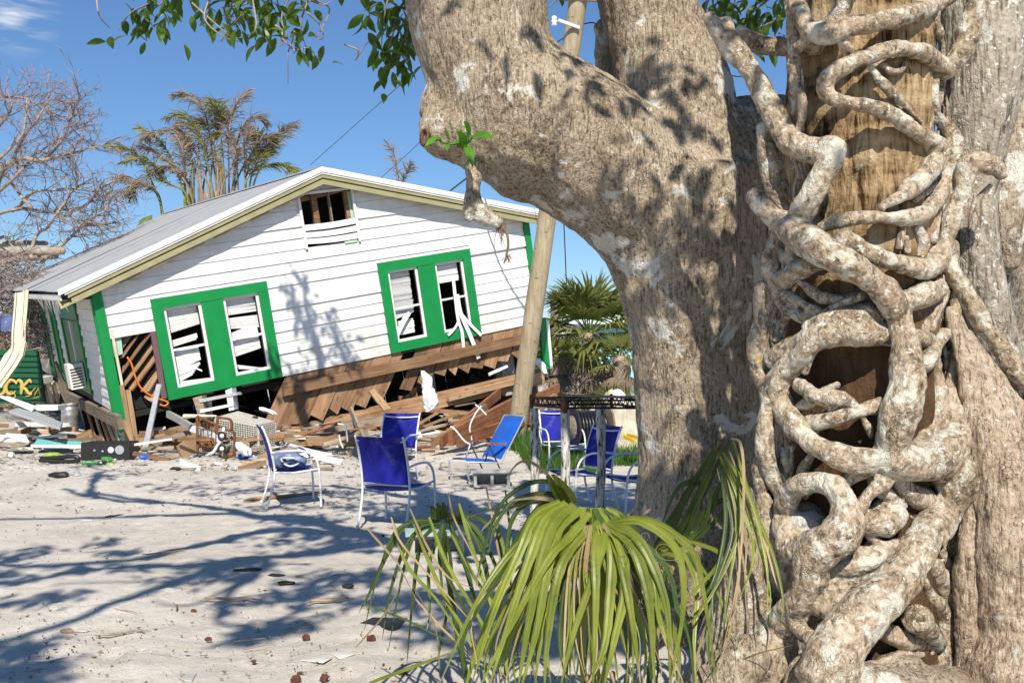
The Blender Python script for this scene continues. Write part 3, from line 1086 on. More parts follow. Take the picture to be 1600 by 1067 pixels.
# open corner: diagonal sheathing seen from inside, broken planks
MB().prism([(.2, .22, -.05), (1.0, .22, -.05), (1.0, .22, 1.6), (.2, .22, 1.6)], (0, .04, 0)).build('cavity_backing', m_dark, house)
for (a, b, c, d, w_, mt) in ((188, 560, 222, 512, .20, m_wood), (186, 585, 240, 512, .22, m_wood), (192, 600, 246, 528, .20, m_wood2), (200, 610, 248, 548, .22, m_wood), (188, 540, 206, 514, .15, m_wood3),
                             (226, 612, 249, 572, .2, m_wood2), (232, 625, 250, 592, .18, m_wood2)):
    hbeam('diagonal_plank', hl(a, b, 1, .12 + RND.uniform(-.05, .05)), hl(c, d, 1, .12 + RND.uniform(-.05, .05)), w_, .03, mt, (1, 0, 1), house)
MB().prism([hl(170, 517, 1, .02), hl(188, 515, 1, .02), hl(192, 553, 1, .02), hl(177, 558, 1, .02)], (0, .03, 0)).build('torn_wall_panel', m_pale_green, house)
hbeam('window_jamb', hl(239, 517, 1, .01), hl(256, 622, 1, .01), .10, .08, m_purple, (1, 0, 0), house)
hbeam('corner_post', hl(194, 610, 1, .1), hl(207, 690, 1, .05), .20, .14, m_wood2, (1, 0, 0), house)
hbeam('corner_post', hl(186, 600, 1, .0), hl(203, 694, 1, -.02), .14, .10, m_wood2, (1, 0, 0), house)
hbeam('broken_sill', hl(212, 694, 1, -.25), hl(352, 664, 1, -.25), .30, .16, m_wood, (0, 0, 1), house)
hbeam('broken_sill', hl(218, 706, 1, -.3), hl(330, 690, 1, -.3), .22, .10, m_wood4, (0, 0, 1), house)
# left side skirt below the side wall: ledger and leaning boards
hbeam('ledger_beam', hl(105, 618, 0, -.06), hl(188, 660, 0, -.06), .25, .09, m_wood3, (0, 0, 1), house)
for k, (a, b, c, d) in enumerate(((112, 618, 118, 660), (122, 626, 140, 684), (134, 634, 150, 688), (146, 640, 162, 690), (155, 642, 172, 692), (164, 650, 182, 694), (174, 655, 190, 697))):
    hbeam('skirt_board', hl(a, b, 0, .0), hl(c, d, 0, .02), .30, .03, m_wood3 if k % 2 else m_wood, (0, 1, 0), house)
for k, (a, b, c, d) in enumerate(((62, 568, 68, 628), (72, 578, 82, 630), (84, 590, 92, 626), (92, 590, 108, 622))):
    hbeam('skirt_board', hl(a, b, 0, -.05), hl(c, d, 0, -.05), .8, .05, m_wood3, (0, 1, 0), house)
MB().prism([hl(65, 585, 0, -.2), hl(83, 587, 0, -.2), hl(82, 597, 0, -.2), hl(66, 595, 0, -.2)], (-.25, 0, 0)).build('meter_box', m_white, house)
# bent cream gutter hanging off the left eave
gp = [P(36, 456, 20), P(34, 485, 19.8), P(31, 520, 19.6), P(30, 545, 19.2), P(16, 572, 19.0), P(-8, 606, 18.7)]
gt = thing('bent_gutter', 'bent cream metal gutter length hanging from the left eave of the house', 'gutter', gp[-1])
m = MB(); m.ribbon(spline(np.array(gp), 2), np.interp(np.linspace(0, 1, 11), [0, .5, .62, .8, 1], [.27, .27, .44, .40, .36]), (-.25, -1, .1), .16); m.ribbon(spline(np.array(gp), 2) + np.array([0, .012, 0]), np.interp(np.linspace(0, 1, 11), [0, .5, .62, .8, 1], [.27, .27, .44, .40, .36]), (-.25, -1, .1), .10); m.build('gutter_back', m_cream, gt, off=gp[-1])
for s_ in (-1, .3, 1):
    q = np.array(gp) + np.array([s_ * .12, -.05, s_ * .03])
    m = MB(); m.tube(spline(q, 3), .020, 6); m.build('gutter_rib', m_cream, gt, True, off=gp[-1])
# orange cord dangling in the open corner
pts = [hl(a, b, 1, -.06) for a, b in ((199, 558), (206, 570), (212, 590), (222, 608), (240, 620), (262, 628), (258, 634), (250, 632))]
c = hw(pts[0])
one(MB().tube(spline([hw(q) for q in pts], 5), .018, 6), 'extension_cord', m_orange, c, 'orange extension cord dangling in the broken open corner of the house', 'cord', smooth=True)


# ------------------------------------------------------------------ the big trees on the right
def remesh(mb, voxel, smooth=6, disp=None):
    me = mb.mesh('tmp')
    fix_normals(me)
    o = bpy.data.objects.new('tmp', me)
    COL.objects.link(o)
    a = o.modifiers.new('r', 'REMESH'); a.mode = 'VOXEL'; a.voxel_size = voxel
    b = o.modifiers.new('s', 'SMOOTH'); b.factor = .5; b.iterations = smooth
    dg = bpy.context.evaluated_depsgraph_get()
    dg.update()
    out = bpy.data.meshes.new_from_object(o.evaluated_get(dg))
    bpy.data.objects.remove(o)
    n = len(out.vertices)
    co = np.empty(n * 3); out.vertices.foreach_get('co', co); co = co.reshape(-1, 3)
    no = np.empty(n * 3); out.vertices.foreach_get('normal', no); no = no.reshape(-1, 3)
    if disp is not None:
        co = co + no * disp(co)[:, None]
        out.vertices.foreach_set('co', co.ravel())
    out.polygons.foreach_set('use_smooth', [True] * len(out.polygons))
    out.update()
    return out


def pxchain(pts):
    """rows (px, py, depth, radius px) -> smooth world chain and radii"""
    q = []
    for a, b, y, r in pts:
        w = P(a, b, y)
        q.append((*w, r * y / F))
    s = spline(q, 6)
    return s[:, :3], np.maximum(s[:, 3], .004)


def place_mesh(me, name, mat, parent, base):
    me.transform(Matrix.Translation((-np.asarray(base)).tolist()))
    return put(name, me, mat, parent, False)


# ---- the forked fig behind
FB = np.array([1.12, 6.05, 0.0])
fig = thing('fig_tree', 'massive grey fig tree with a forked trunk between the house and the root-wrapped palm', 'fig tree', FB)
fm = MB()
for ch in (
    [(1088, 1080, 6.0, 140), (1086, 1000, 6.0, 122), (1088, 900, 6.05, 112), (1092, 780, 6.1, 100), (1094, 650, 6.1, 97), (1090, 540, 6.1, 103), (1082, 450, 6.1, 117), (1070, 360, 6.1, 128), (1060, 280, 6.1, 125)],
    [(1070, 420, 6.1, 112), (1040, 340, 6.1, 122), (975, 272, 6.05, 118), (895, 225, 6.0, 116), (815, 178, 5.95, 116), (765, 105, 5.95, 106), (745, 10, 5.95, 110), (735, -120, 5.9, 108), (710, -300, 5.9, 100), (690, -480, 5.9, 85), (640, -640, 5.7, 70)],
    [(765, 205, 5.9, 82), (715, 205, 5.85, 56), (680, 210, 5.8, 38), (668, 213, 5.78, 27)],
    [(715, 150, 5.95, 70), (690, 170, 5.9, 42), (676, 190, 5.88, 27)],
    [(1075, 330, 6.1, 120), (1062, 230, 6.15, 100), (1048, 130, 6.2, 88), (1028, 60, 6.2, 80), (1005, -10, 6.2, 75), (985, -150, 6.2, 72), (970, -400, 6.3, 60), (1000, -650, 6.5, 45)],
    [(1100, 300, 6.15, 100), (1150, 245, 6.25, 84), (1215, 225, 6.35, 76), (1290, 235, 6.4, 70)],
    [(1130, 420, 6.1, 90), (1160, 520, 6.15, 75), (1165, 640, 6.2, 65), (1170, 800, 6.2, 70), (1180, 960, 6.2, 95)],
    [(1020, 220, 6.7, 36), (962, 130, 6.75, 28), (950, 60, 6.75, 22), (942, 34, 6.72, 19)],
    [(1215, 300, 6.35, 60), (1218, 480, 6.35, 60), (1220, 700, 6.35, 60), (1230, 950, 6.3, 80)],
    [(1030, 900, 6.0, 60), (1015, 990, 5.95, 60), (1000, 1080, 5.9, 45)],
    [(1085, 940, 5.8, 70), (1080, 1060, 5.5, 60)],
):
    c, r = pxchain(ch)
    fm.tube(c, r, 20)


def fig_disp(p):
    a = .018 * fbm(p * 2.1, 2)
    wr = np.sin((p[:, 2] * 24 + p[:, 0] * 9 + 4 * noise(p * 2.4)) * 1.2) * .0018
    v = .0055 * fbm(p * np.array([15, 15, 4.5]), 3) + .004 * fbm(p * 22, 2)
    kn = np.maximum(0, noise(p * 4.4 + 31) - .45) * .05
    return a + wr + v + kn


place_mesh(remesh(fm, .015, 10, fig_disp), 'trunk', m_fig, fig, FB)
# hollow cut face on the stub and a hanging root stump below the limb
sc_ = P(663, 215, 5.72)
hs = MB(); hs.lathe((0, 0, 0), [(.03, -.03), (.045, -.01), (.055, .0), (.050, .008), (.03, -.01), (.01, -.04)], 14)
o = hs.build('cut_stub', simple('torn_wood', (.13, .07, .04), .9, .1, .5, 25), fig, True)
q = Vector((-.85, -.5, .05)).to_track_quat('Z', 'Y')
o.rotation_mode = 'QUATERNION'; o.rotation_quaternion = q; o.location = sc_ - FB
hr = MB()
for ch in ([(745, 260, 5.75, 19), (740, 285, 5.72, 12), (739, 305, 5.72, 12), (745, 325, 5.7, 14), (758, 338, 5.7, 14), (772, 345, 5.7, 12), (782, 352, 5.7, 8)],
           [(738, 300, 5.7, 12), (735, 325, 5.68, 12), (732, 344, 5.67, 7)], [(750, 325, 5.7, 13), (748, 345, 5.68, 8)]):
    c, r = pxchain(ch); hr.tube(c, r, 12)
place_mesh(remesh(hr, .006, 4, lambda p: .004 * fbm(p * 30, 2)), 'hanging_root', m_fig, fig, FB)
ht = MB()
for k in range(16):
    a0 = P(780 + RND.uniform(-8, 8), 348 + RND.uniform(-4, 6), 5.7)
    pts = [a0]
    ln = RND.uniform(12, 40)
    for j in range(4):
        pts.append(pts[-1] + np.array([RND.uniform(-.012, .02), RND.uniform(-.01, .01), -ln / 4 * 5.7 / F]))
    ht.tube(pts, np.linspace(.004, .001, 5), 4)
ht.tube(pxchain([(782, 352, 5.7, 4), (792, 366, 5.7, 3), (794, 384, 5.7, 3), (791, 400, 5.7, 3)])[0], .008, 5)
for k in range(22):
    a0 = P(792, 400, 5.7)
    d = np.array([RND.uniform(-1, 1), RND.uniform(-1, 1), RND.uniform(-1.2, .5)])
    ht.tube([a0, a0 + d * .02, a0 + d * .035 + np.array([0, 0, -.01])], [.003, .002, .001], 3)
ht.build('root_threads', m_rootlet, fig, off=FB)


# ---- one ficus leaf mesh, shared
def leaf_mesh(name, ln=.115, wd=.05, droop=.02):
    n = 5
    v, f = [], []
    ws = [.12, .75, 1.0, .75, .03]
    for i in range(n):
        t = i / (n - 1)
        w = ws[i] * wd / 2
        z = -droop * t * t * 4 * .5
        v += [(t * ln, -w, z + w * .35), (t * ln, 0, z), (t * ln, w, z + w * .35)]
    for i in range(n - 1):
        a = i * 3
        f += [(a, a + 1, a + 4, a + 3), (a + 1, a + 2, a + 5, a + 4)]
    me = bpy.data.meshes.new(name)
    me.from_pydata(v, [], f)
    return me


LEAF = leaf_mesh('leaf')
LEAF.materials.append(m_ficus)
LEAFV = np.array([v.co[:] for v in LEAF.vertices]); LEAFF = [tuple(p.vertices) for p in LEAF.polygons]


def rand_leaf_rot(down=.5):
    x = unit(np.array([RND.gauss(0, 1), RND.gauss(0, 1), RND.gauss(-down, .6)]))
    u = unit(np.array([RND.gauss(0, .5), RND.gauss(0, .5), 1.0]))
    y = unit(np.cross(u, x)); z_ = np.cross(x, y)
    return np.stack([x, y, z_], 1)


# the sprout on the stub
sp0 = P(700, 226, 5.62)
spm = MB()
spr = []
for (a, b, c, d, w_, nr) in ((690, 218, 664, 229, .045, (0, -1, .5)), (702, 220, 696, 200, .035, (-.5, -1, .1)), (735, 215, 772, 216, .060, (.1, -.9, .5)), (733, 218, 727, 210, .02, (0, -1, 0)), (728, 226, 739, 262, .05, (.3, -1, .1)),
                             (728, 228, 712, 207, .055, (-.2, -1, .3)), (735, 212, 724, 190, .035, (.4, -1, 0)), (700, 226, 698, 236, .03, (0, -1, 0)), (690, 222, 680, 214, .03, (0, -1, .4))):
    p0, p1 = P(a, b, 5.60), P(c, d, 5.50)
    t = np.linspace(0, 1, 7)[:, None]
    pts = p0 * (1 - t) + p1 * t + np.array([0, -.01, .012]) * np.sin(t * math.pi)
    MB().ribbon(pts, w_ * np.array([.15, .65, .95, 1, .85, .5, .04]), nr, .12).build('sprout_leaf', m_sprout, fig, True, off=FB)
for ch in ([(712, 232, 5.75, 3), (718, 224, 5.66, 3), (700, 226, 5.62, 2), (686, 220, 5.6, 1.5)], [(718, 230, 5.75, 3), (728, 224, 5.62, 3), (740, 214, 5.6, 1.5)]):
    c, r = pxchain(ch); spm.tube(c, r, 6)
spm.build('sprout_stem', m_sprout, fig, off=FB)

# ---- crown: boughs that reach out over the sand and shade it
def over(px, py, h):                    # the point at height h that shades that spot of the ground
    g = G(px, py)
    return g - SD * (h / -SD[2]) * 1.0 + np.array([0, 0, 0]) if False else g + SD * (-(h) / -SD[2])


LT = P(690, -480, 5.9)
BOUGHS = []
def bough(pts, r0, r1, root=None, jit=.10):
    q = [np.array(p_) for p_ in pts]
    if root is not None: q = [np.array(root)] + q
    n = len(q)
    s = spline(np.column_stack([np.array(q), np.linspace(r0, r1, n)]), 6)
    w = noise(s[:, :3] * 1.7 + 5)[:, None] * jit
    c = s[:, :3] + np.column_stack([w, w * .6, w * .3])
    c[0] = s[0, :3]
    MB().tube(c, np.maximum(s[:, 3], .006), 9).build('bough', m_fig, fig, True, off=FB)
    BOUGHS.append((c, s[:, 3]))
    return c


def shade_line(pxs, h0, h1, r0, r1, root=None):
    n = len(pxs)
    return bough([over(a, b, h0 + (h1 - h0) * i / max(1, n - 1)) for i, (a, b) in enumerate(pxs)], r0, r1, root)


hub = over(640, 845, 6.2)
bough([LT, (LT + hub) / 2 + np.array([0, 0, .5]), hub, over(560, 828, 6.4)], .26, .11)
shade_line([(560, 828), (420, 812), (330, 792), (180, 780), (105, 763)], 6.4, 7.0, .11, .035)
shade_line([(300, 790), (165, 770), (152, 745), (185, 735)], 6.9, 7.2, .05, .03)
shade_line([(150, 778), (150, 755), (165, 738), (120, 728)], 6.9, 7.2, .05, .02)
shade_line([(600, 835), (420, 806), (190, 806), (0, 813), (-150, 820)], 6.3, 7.6, .08, .02)
shade_line([(640, 843), (430, 830), (330, 846), (230, 868), (100, 882), (0, 880), (-120, 875)], 6.2, 7.4, .11, .03)
shade_line([(640, 845), (600, 848), (450, 866), (320, 883), (200, 886), (60, 905), (-60, 915)], 6.2, 7.2, .12, .035)
shade_line([(450, 866), (320, 895), (240, 920), (150, 950), (60, 985), (-20, 1003)], 6.5, 7.4, .075, .04)
shade_line([(320, 883), (300, 912), (235, 915), (100, 912)], 6.7, 7.2, .04, .012)
shade_line([(420, 870), (390, 900), (355, 930), (365, 965), (400, 990)], 6.5, 6.9, .05, .02)
shade_line([(380, 905), (300, 943), (230, 940)], 6.6, 7.0, .03, .012)
# a long limb whose spray throws the shadow on the gable wall
def onwall(px, py, h):
    g = hw(hl(px, py, 1, -.03))
    return g + SD * (-(h - g[2]) / -SD[2])


wl = bough([LT, (LT + onwall(470, 640, 7.6)) / 2 + np.array([0, 0, .8]), onwall(470, 640, 7.6), onwall(500, 590, 8.2), onwall(495, 540, 8.8), onwall(480, 480, 9.4), onwall(471, 425, 10.)], .16, .018, None, .05)
WALLC = [(onwall(a, b, h), s) for a, b, h, s in ((473, 440, 9.9, .16), (478, 470, 9.6, .28), (484, 500, 9.3, .34), (495, 530, 9.0, .42), (505, 560, 8.6, .42), (452, 450, 9.5, .12), (462, 470, 9.4, .16), (470, 500, 9.2, .2), (520, 500, 9.0, .16), (533, 530, 8.8, .22), (545, 555, 8.6, .26),
                                               (420, 560, 8.4, .2), (430, 590, 8.2, .3), (460, 585, 8.3, .3), (550, 580, 8.4, .25))]
for a, b, c, d in ((500, 575, 535, 520), (480, 530, 445, 440), (470, 600, 425, 545), (510, 590, 552, 550)):
    bough([onwall(a, b, 8.6), onwall((a + c) / 2, (b + d) / 2, 8.8), onwall(c, d, 9.1)], .03, .01, None, .03)

# leaves: those in the picture one by one, the rest of the crown as one mass
crown = MB()
def crown_leaf(c, size):
    R_ = rand_leaf_rot(.3) * size
    crown.add(LEAFV @ R_.T + c, LEAFF)


def cluster(c, s, n, size=1.35):
    for _ in range(n):
        crown_leaf(np.asarray(c) + np.array([RND.gauss(0, s), RND.gauss(0, s), RND.gauss(0, s * .7)]), size * RND.uniform(.8, 1.2))


def shade_spot(px, py, rx, n, h=6.6, size=1.4):
    """leaf spray above that patch of ground; rx in pixels"""
    g = G(px, py)
    s = rx * g[1] / F
    for _ in range(n):
        hh = h + RND.gauss(0, .45)
        c = g + np.array([RND.gauss(0, s), RND.gauss(0, s * 1.0), 0])
        if -.95 < c[0] < 2.0 and 7.3 < c[1] < 10.6 and RND.random() < .93: continue      # the limb itself shades this ground
        crown_leaf(c + SD * (-hh / -SD[2]), size * RND.uniform(.8, 1.2))


for (a, b, r_, n) in ((165, 845, 14, 26), (60, 858, 22, 40), (190, 862, 16, 30), (60, 935, 26, 45), (100, 930, 16, 24), (30, 1010, 22, 100), (10, 1045, 30, 150), (60, 1050, 22, 60),
                      (430, 978, 22, 60), (460, 975, 20, 40), (395, 990, 18, 40), (440, 930, 26, 60), (480, 925, 20, 40), (340, 905, 22, 50), (400, 885, 26, 70), (270, 905, 18, 30), (360, 940, 18, 30),
                      (320, 885, 26, 60), (210, 885, 24, 40), (120, 892, 22, 40), (20, 900, 25, 60), (20, 870, 20, 40),
                      (350, 770, 30, 60), (430, 790, 30, 70), (300, 762, 26, 40), (250, 758, 24, 30), (180, 745, 20, 30), (200, 738, 25, 35), (380, 748, 30, 40), (470, 765, 24, 50), (130, 730, 18, 18),
                      (480, 812, 34, 130), (560, 850, 34, 150), (520, 900, 30, 70), (590, 900, 36, 110), (520, 835, 30, 110), (430, 845, 30, 60), (600, 940, 30, 60), (500, 945, 20, 30),
                      (640, 800, 40, 160), (700, 830, 44, 200), (760, 790, 44, 170), (680, 760, 40, 110), (720, 880, 50, 220), (800, 850, 46, 200), (780, 930, 50, 220), (660, 930, 40, 120),
                      (860, 800, 44, 170), (900, 860, 46, 190), (940, 800, 40, 150), (820, 760, 36, 110), (900, 760, 36, 120), (600, 765, 34, 70), (550, 790, 30, 70), (560, 745, 34, 45), (960, 760, 30, 90), (720, 735, 30, 40), (680, 985, 30, 60), (960, 860, 36, 140), (780, 955, 50, 240), (850, 950, 50, 240), (920, 955, 46, 220), (980, 950, 40, 160), (830, 1000, 46, 220), (900, 1005, 46, 220), (960, 1000, 40, 160), (760, 1010, 34, 110), (930, 780, 40, 200), (970, 770, 34, 160), (880, 770, 36, 150)):
    shade_spot(a, b, r_, int(n * .85))
for c, s in WALLC:
    cluster(c, s * .5, int(6 + 60 * s), 1.5)
# broken shade on the trunk itself
def trunk_spot(px, py, y, s, n):
    g = P(px, py, y)
    c = g + SD * (-3.2 / -SD[2])
    cluster(c, s, n, 1.2)


for (a, b, s, n) in ((1050, 90, .10, 26), (1010, 60, .08, 16), (960, 180, .10, 22), (900, 140, .08, 14), (1085, 190, .06, 12), (1060, 350, .13, 34), (1100, 430, .12, 34), (1010, 430, .08, 16), (1020, 760, .10, 26), (960, 330, .06, 10), (860, 100, .06, 8), (1130, 520, .08, 14)):
    trunk_spot(a, b, 5.75, s, n)
NLEAF = [0]


# leafy twigs that hang into the top of the picture
def twig(pts, depth, nleaf, r=.012, size=1.0, spread=.09, first=.15):
    q = [P(a, b, depth + RND.uniform(-.12, .12)) for a, b in pts]
    c = spline(q, 5)
    MB().tube(c, np.linspace(r, .003, len(c)), 5).build('twig', m_twig if nleaf else m_bare, fig, True, off=FB)
    for k in range(nleaf):
        t = first + (1 - first) * (k + RND.random()) / nleaf
        b = c[min(len(c) - 1, int(t * (len(c) - 1)))]
        b = b + np.array([RND.gauss(0, spread), RND.gauss(0, spread), RND.gauss(-.03, spread * .8)])
        R_ = rand_leaf_rot(.75) * size * RND.uniform(.75, 1.15)
        NLEAF[0] += 1
        if NLEAF[0] % 5 > 2 or NLEAF[0] > 480:
            crown.add(LEAFV @ R_.T + b, LEAFF); continue
        o = bpy.data.objects.new('leaf', LEAF)
        COL.objects.link(o); o.parent = fig
        o.matrix_basis = Matrix.Translation((b - FB).tolist()) @ Matrix(R_.tolist()).to_4x4()


for pts, d, n in (
    ([(330, -60), (280, -15), (240, 15), (215, 45)], 8.2, 18), ([(300, -60), (240, 0), (205, 20), (185, 48)], 8.0, 12), ([(260, -50), (235, -10), (230, 20), (240, 45)], 8.1, 12),
    ([(360, -60), (330, -5), (325, 20), (312, 40)], 7.9, 8), ([(420, -60), (380, -8), (350, 15), (365, 35)], 7.9, 16), ([(440, -50), (420, 0), (405, 30), (420, 55)], 7.8, 20),
    ([(480, -50), (450, 0), (440, 30), (450, 60)], 7.8, 18), ([(500, -40), (480, 5), (470, 40), (478, 75)], 7.7, 14), ([(450, -60), (400, -5), (380, 8), (345, 12)], 8.0, 12), ([(380, -50), (375, 0), (365, 20), (352, 40)], 7.9, 9),
    ([(640, -60), (610, -10), (600, 30), (595, 80)], 7.0, 16), ([(660, -40), (625, 15), (615, 50), (600, 100)], 6.9, 18), ([(650, -20), (640, 30), (635, 70), (640, 110)], 6.9, 18), ([(640, -60), (590, -10), (578, 5), (570, 18)], 7.1, 8),
    ([(640, 20), (620, 60), (630, 90), (648, 118)], 6.9, 12),
    ([(870, -40), (880, -15), (866, 4), (850, 16)], 7.5, 6),
    ([(1260, -50), (1200, 0), (1170, 25), (1150, 45)], 7.8, 16), ([(1280, -40), (1230, 5), (1215, 30), (1180, 45)], 7.6, 16), ([(1150, -60), (1130, -5), (1120, 20), (1108, 60)], 7.6, 14), ([(1260, 0), (1220, 25), (1195, 50), (1160, 70)], 7.8, 10), ([(1120, -30), (1105, 5), (1100, 30), (1092, 60)], 7.6, 8),
    ([(1240, -30), (1180, -5), (1150, 5), (1115, 15)], 7.8, 14), ([(1135, 70), (1125, 100), (1130, 120)], 7.6, 2),
):
    twig(pts, d, int(n * 1.55), size=1.25)
for pts in ([(330, -10), (320, 30), (350, 58), (375, 66)], [(300, 5), (345, 45), (365, 62)], [(395, 0), (400, 45), (380, 58), (355, 62)], [(460, 50), (455, 70), (450, 85), (450, 132)], [(480, 20), (500, 40), (505, 60), (490, 62)], [(490, 0), (515, 15), (500, 50), (492, 62)], [(440, 60), (462, 80), (480, 75), (492, 85), (498, 95)],
            [(480, 0), (505, 8), (518, 2)], [(538, 70), (560, 80), (555, 95), (572, 70), (590, 55)], [(600, 95), (618, 120), (628, 130)], [(150, -10), (155, 25), (172, 45)], [(430, 40), (448, 55), (440, 70), (430, 72)], [(345, 65), (355, 50), (380, 20)], [(1120, 110), (1150, 120), (1180, 118)]):
    twig([(a, b) for a, b in pts], 7.8, 0, .008)
bough([LT, P(520, -260, 6.9), P(420, -90, 7.9), P(330, -60, 8.1)], .10, .03, None, .05)
bough([LT, P(650, -160, 6.6), P(640, -60, 7.0)], .07, .02, None, .03)
bough([P(970, -400, 6.3), P(1150, -200, 7.2), P(1260, -55, 7.8)], .09, .03, None, .03)

tag(crown.build('foliage', m_ficus, fig, off=FB), kind='stuff')

# ---- the palm in the strangler's grip
PB = np.array([1.68, 4.78, 0.0])
PR = .395
PT = .345                                # radius of the palm itself; roots stand a little off it
host = thing('palm_tree', 'thick brown palm trunk wrapped in a lattice of strangler roots', 'palm tree', PB)
nu, nv = 110, 420
zz_ = np.linspace(-.1, 6.5, nv)
th = np.linspace(0, 2 * math.pi, nu, endpoint=False)
ZZ, TH = np.meshgrid(zz_, th, indexing='ij')
pp = np.stack([np.cos(TH).ravel(), np.sin(TH).ravel(), ZZ.ravel()], 1)
ring = .005 * np.sin(ZZ.ravel() * 22 + 1.4 * noise(pp * np.array([1.5, 1.5, 2])))
rr = PT * (1 - .01 * ZZ.ravel()) + ring + .012 * fbm(pp * np.array([9, 9, 3.0]), 3) + .006 * fbm(pp * np.array([22, 22, 7]), 2)
xc = -.02 * ZZ.ravel()
v = np.stack([np.cos(TH).ravel() * rr, np.sin(TH).ravel() * rr, ZZ.ravel()], 1)
ii = np.arange(nu * nv).reshape(nv, nu)
f = np.stack([ii[:-1], np.roll(ii, -1, 1)[:-1], np.roll(ii, -1, 1)[1:], ii[1:]], -1).reshape(-1, 4)
me = bpy.data.meshes.new('trunk'); me.from_pydata(v.tolist(), [], f.tolist()); me.polygons.foreach_set('use_smooth', [True] * len(me.polygons))
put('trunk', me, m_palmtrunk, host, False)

# ---- strangler: own trunks to the right and the woody root lattice
SB = np.array([2.1, 4.7, 0.0])
strang = thing('strangler_fig', 'pale lichen-spotted strangler roots knotted around the palm with smooth trunks at the right edge', 'strangler fig', SB)


def front(px, r_px, lay):
    """depth of a root that hugs the palm at that column of the picture"""
    ax = 800 + F * PB[0] / PB[1]
    xo = (px - ax) * PB[1] / F
    r = r_px * 4.45 / F
    y = PB[1] - math.sqrt(max(PR ** 2 - xo * xo, .11 ** 2))
    return y - r * (.55 + lay)


def rootchain(pts, lay=0.0):
    q = []
    for t in pts:
        a, b, r = t[:3]
        l_ = t[3] if len(t) > 3 else lay
        y = front(a, r, l_)
        q.append((*P(a, b, y), r * y / F))
    s = spline(q, 6)
    return s[:, :3], np.maximum(s[:, 3], .004)


def root_disp(p):
    return .007 * fbm(p * 8, 2) + .005 * fbm(p * 22, 3) + .010 * np.maximum(0, noise(p * 6 + 11) - .3) - .006 * np.maximum(0, noise(p * 12 + 3) - .35)


def roots(name, mat, chains, vox=.0085, n=14, sm=3):
    m_ = MB()
    for ch, lay in chains:
        c, r = rootchain(ch, lay)
        r = r * .84 * (1 + .13 * noise(c * 6 + 3) + .06 * noise(c * 17))
        m_.tube(c, r, n)
    return place_mesh(remesh(m_, vox, sm, root_disp), name, mat, strang, SB)


R1 = [(1133, 30, 14, 1), (1143, 67, 19, 1), (1167, 102, 21, 1), (1185, 130, 21, 1), (1200, 161, 22, 1), (1218, 193, 24, 1), (1233, 218, 25, 1), (1257, 233, 24, .6), (1283, 238, 24, .5), (1301, 232, 25, .5)]
R1b = [(1304, 222, 22, .5), (1296, 248, 27, .5), (1281, 282, 26, .6), (1260, 318, 25, .8), (1246, 345, 25, .8)]
R1c = [(1104, 22, 12, 1.4), (1118, 45, 15, 1.4), (1140, 80, 16, 1.2), (1165, 105, 14, 1)]
R2 = [(1178, 300, 15, 1.2), (1188, 320, 22, 1.2), (1220, 345, 25, 1.2), (1247, 364, 29, 1.2), (1277, 386, 32, 1.3), (1308, 405, 33, 1.3), (1338, 422, 32, 1.3), (1366, 443, 28, 1.3), (1388, 464, 27, 1.3), (1404, 492, 27, 1.3), (1413, 525, 28, 1.3),
      (1417, 562, 31, 1.3), (1416, 602, 35, 1.3), (1409, 640, 37, 1.2), (1400, 676, 36, .9), (1392, 705, 32, .6), (1388, 735, 24, .3)]
R6 = [(1567, 279, 13, 1.6), (1555, 263, 16, 1.4), (1527, 254, 19, 1.3), (1510, 265, 20, 1.2), (1503, 297, 18, 1), (1493, 328, 18, .9), (1481, 362, 19, .9), (1470, 391, 20, .8), (1455, 416, 20, .7), (1430, 418, 20, .7), (1400, 410, 19, .7), (1370, 402, 19, .8), (1340, 388, 20, .9), (1312, 372, 22, .9)]
R19 = [(1380, 716, 30, .9), (1415, 722, 36, .7), (1450, 718, 40, .7), (1478, 700, 40, .7), (1490, 664, 28, .6), (1486, 630, 20, .5), (1488, 590, 12, .4)]
R19b = [(1482, 722, 38, .9), (1494, 762, 37, 1), (1476, 800, 35, 1.1), (1448, 838, 34, 1.1), (1424, 872, 36, 1.1), (1404, 905, 38, 1.2), (1372, 938, 41, 1.4), (1335, 975, 45, 1.6), (1308, 1015, 48, 1.9), (1285, 1070, 52, 2.2)]
R13 = [(1290, 518, 20, .5), (1262, 545, 20, .6), (1230, 578, 22, .8), (1213, 603, 24, .9), (1222, 632, 23, .9), (1240, 662, 22, .9), (1262, 688, 23, .9), (1294, 706, 24, .9), (1330, 719, 25, .9), (1368, 722, 26, .9)]
roots('aerial_root', m_root, [(R1, 1), (R1b, 1), (R1c, 1)])
roots('aerial_root', m_root, [(R2, 1), (R6, 1), (R19, 1), (R19b, 1), (R13, 1), ([(1452, 672, 12), (1430, 700, 13), (1408, 720, 13), (1392, 741, 13), (1361, 769, 13), (1340, 797, 13)], 2.4),
                              ([(1430, 965, 26, 1.2), (1458, 995, 18, 1.2), (1470, 1008, 12, 1.2)], 1), ([(1440, 575, 16), (1460, 545, 14), (1477, 521, 12)], 1.6)])
S_ = [(1529, -30, 22, 1), (1529, 0, 21, 1), (1521, 24, 20, 1), (1509, 63, 20, 1), (1494, 92, 21, .9), (1477, 108, 20, .8), (1454, 89, 16, .8), (1415, 77, 15, .8), (1376, 81, 15, .8), (1336, 96, 16, .8), (1305, 114, 17, .8), (1291, 134, 17, .8), (1297, 152, 16, .8), (1328, 161, 16, .8), (1368, 169, 16, .8),
      (1399, 183, 17, .8), (1427, 203, 18, .8), (1450, 218, 20, .8), (1464, 238, 22, .9), (1454, 264, 19, .9), (1427, 291, 17, .9), (1399, 311, 15, .9), (1374, 326, 12, .8)]
roots('aerial_root', m_root, [(S_, .8)])
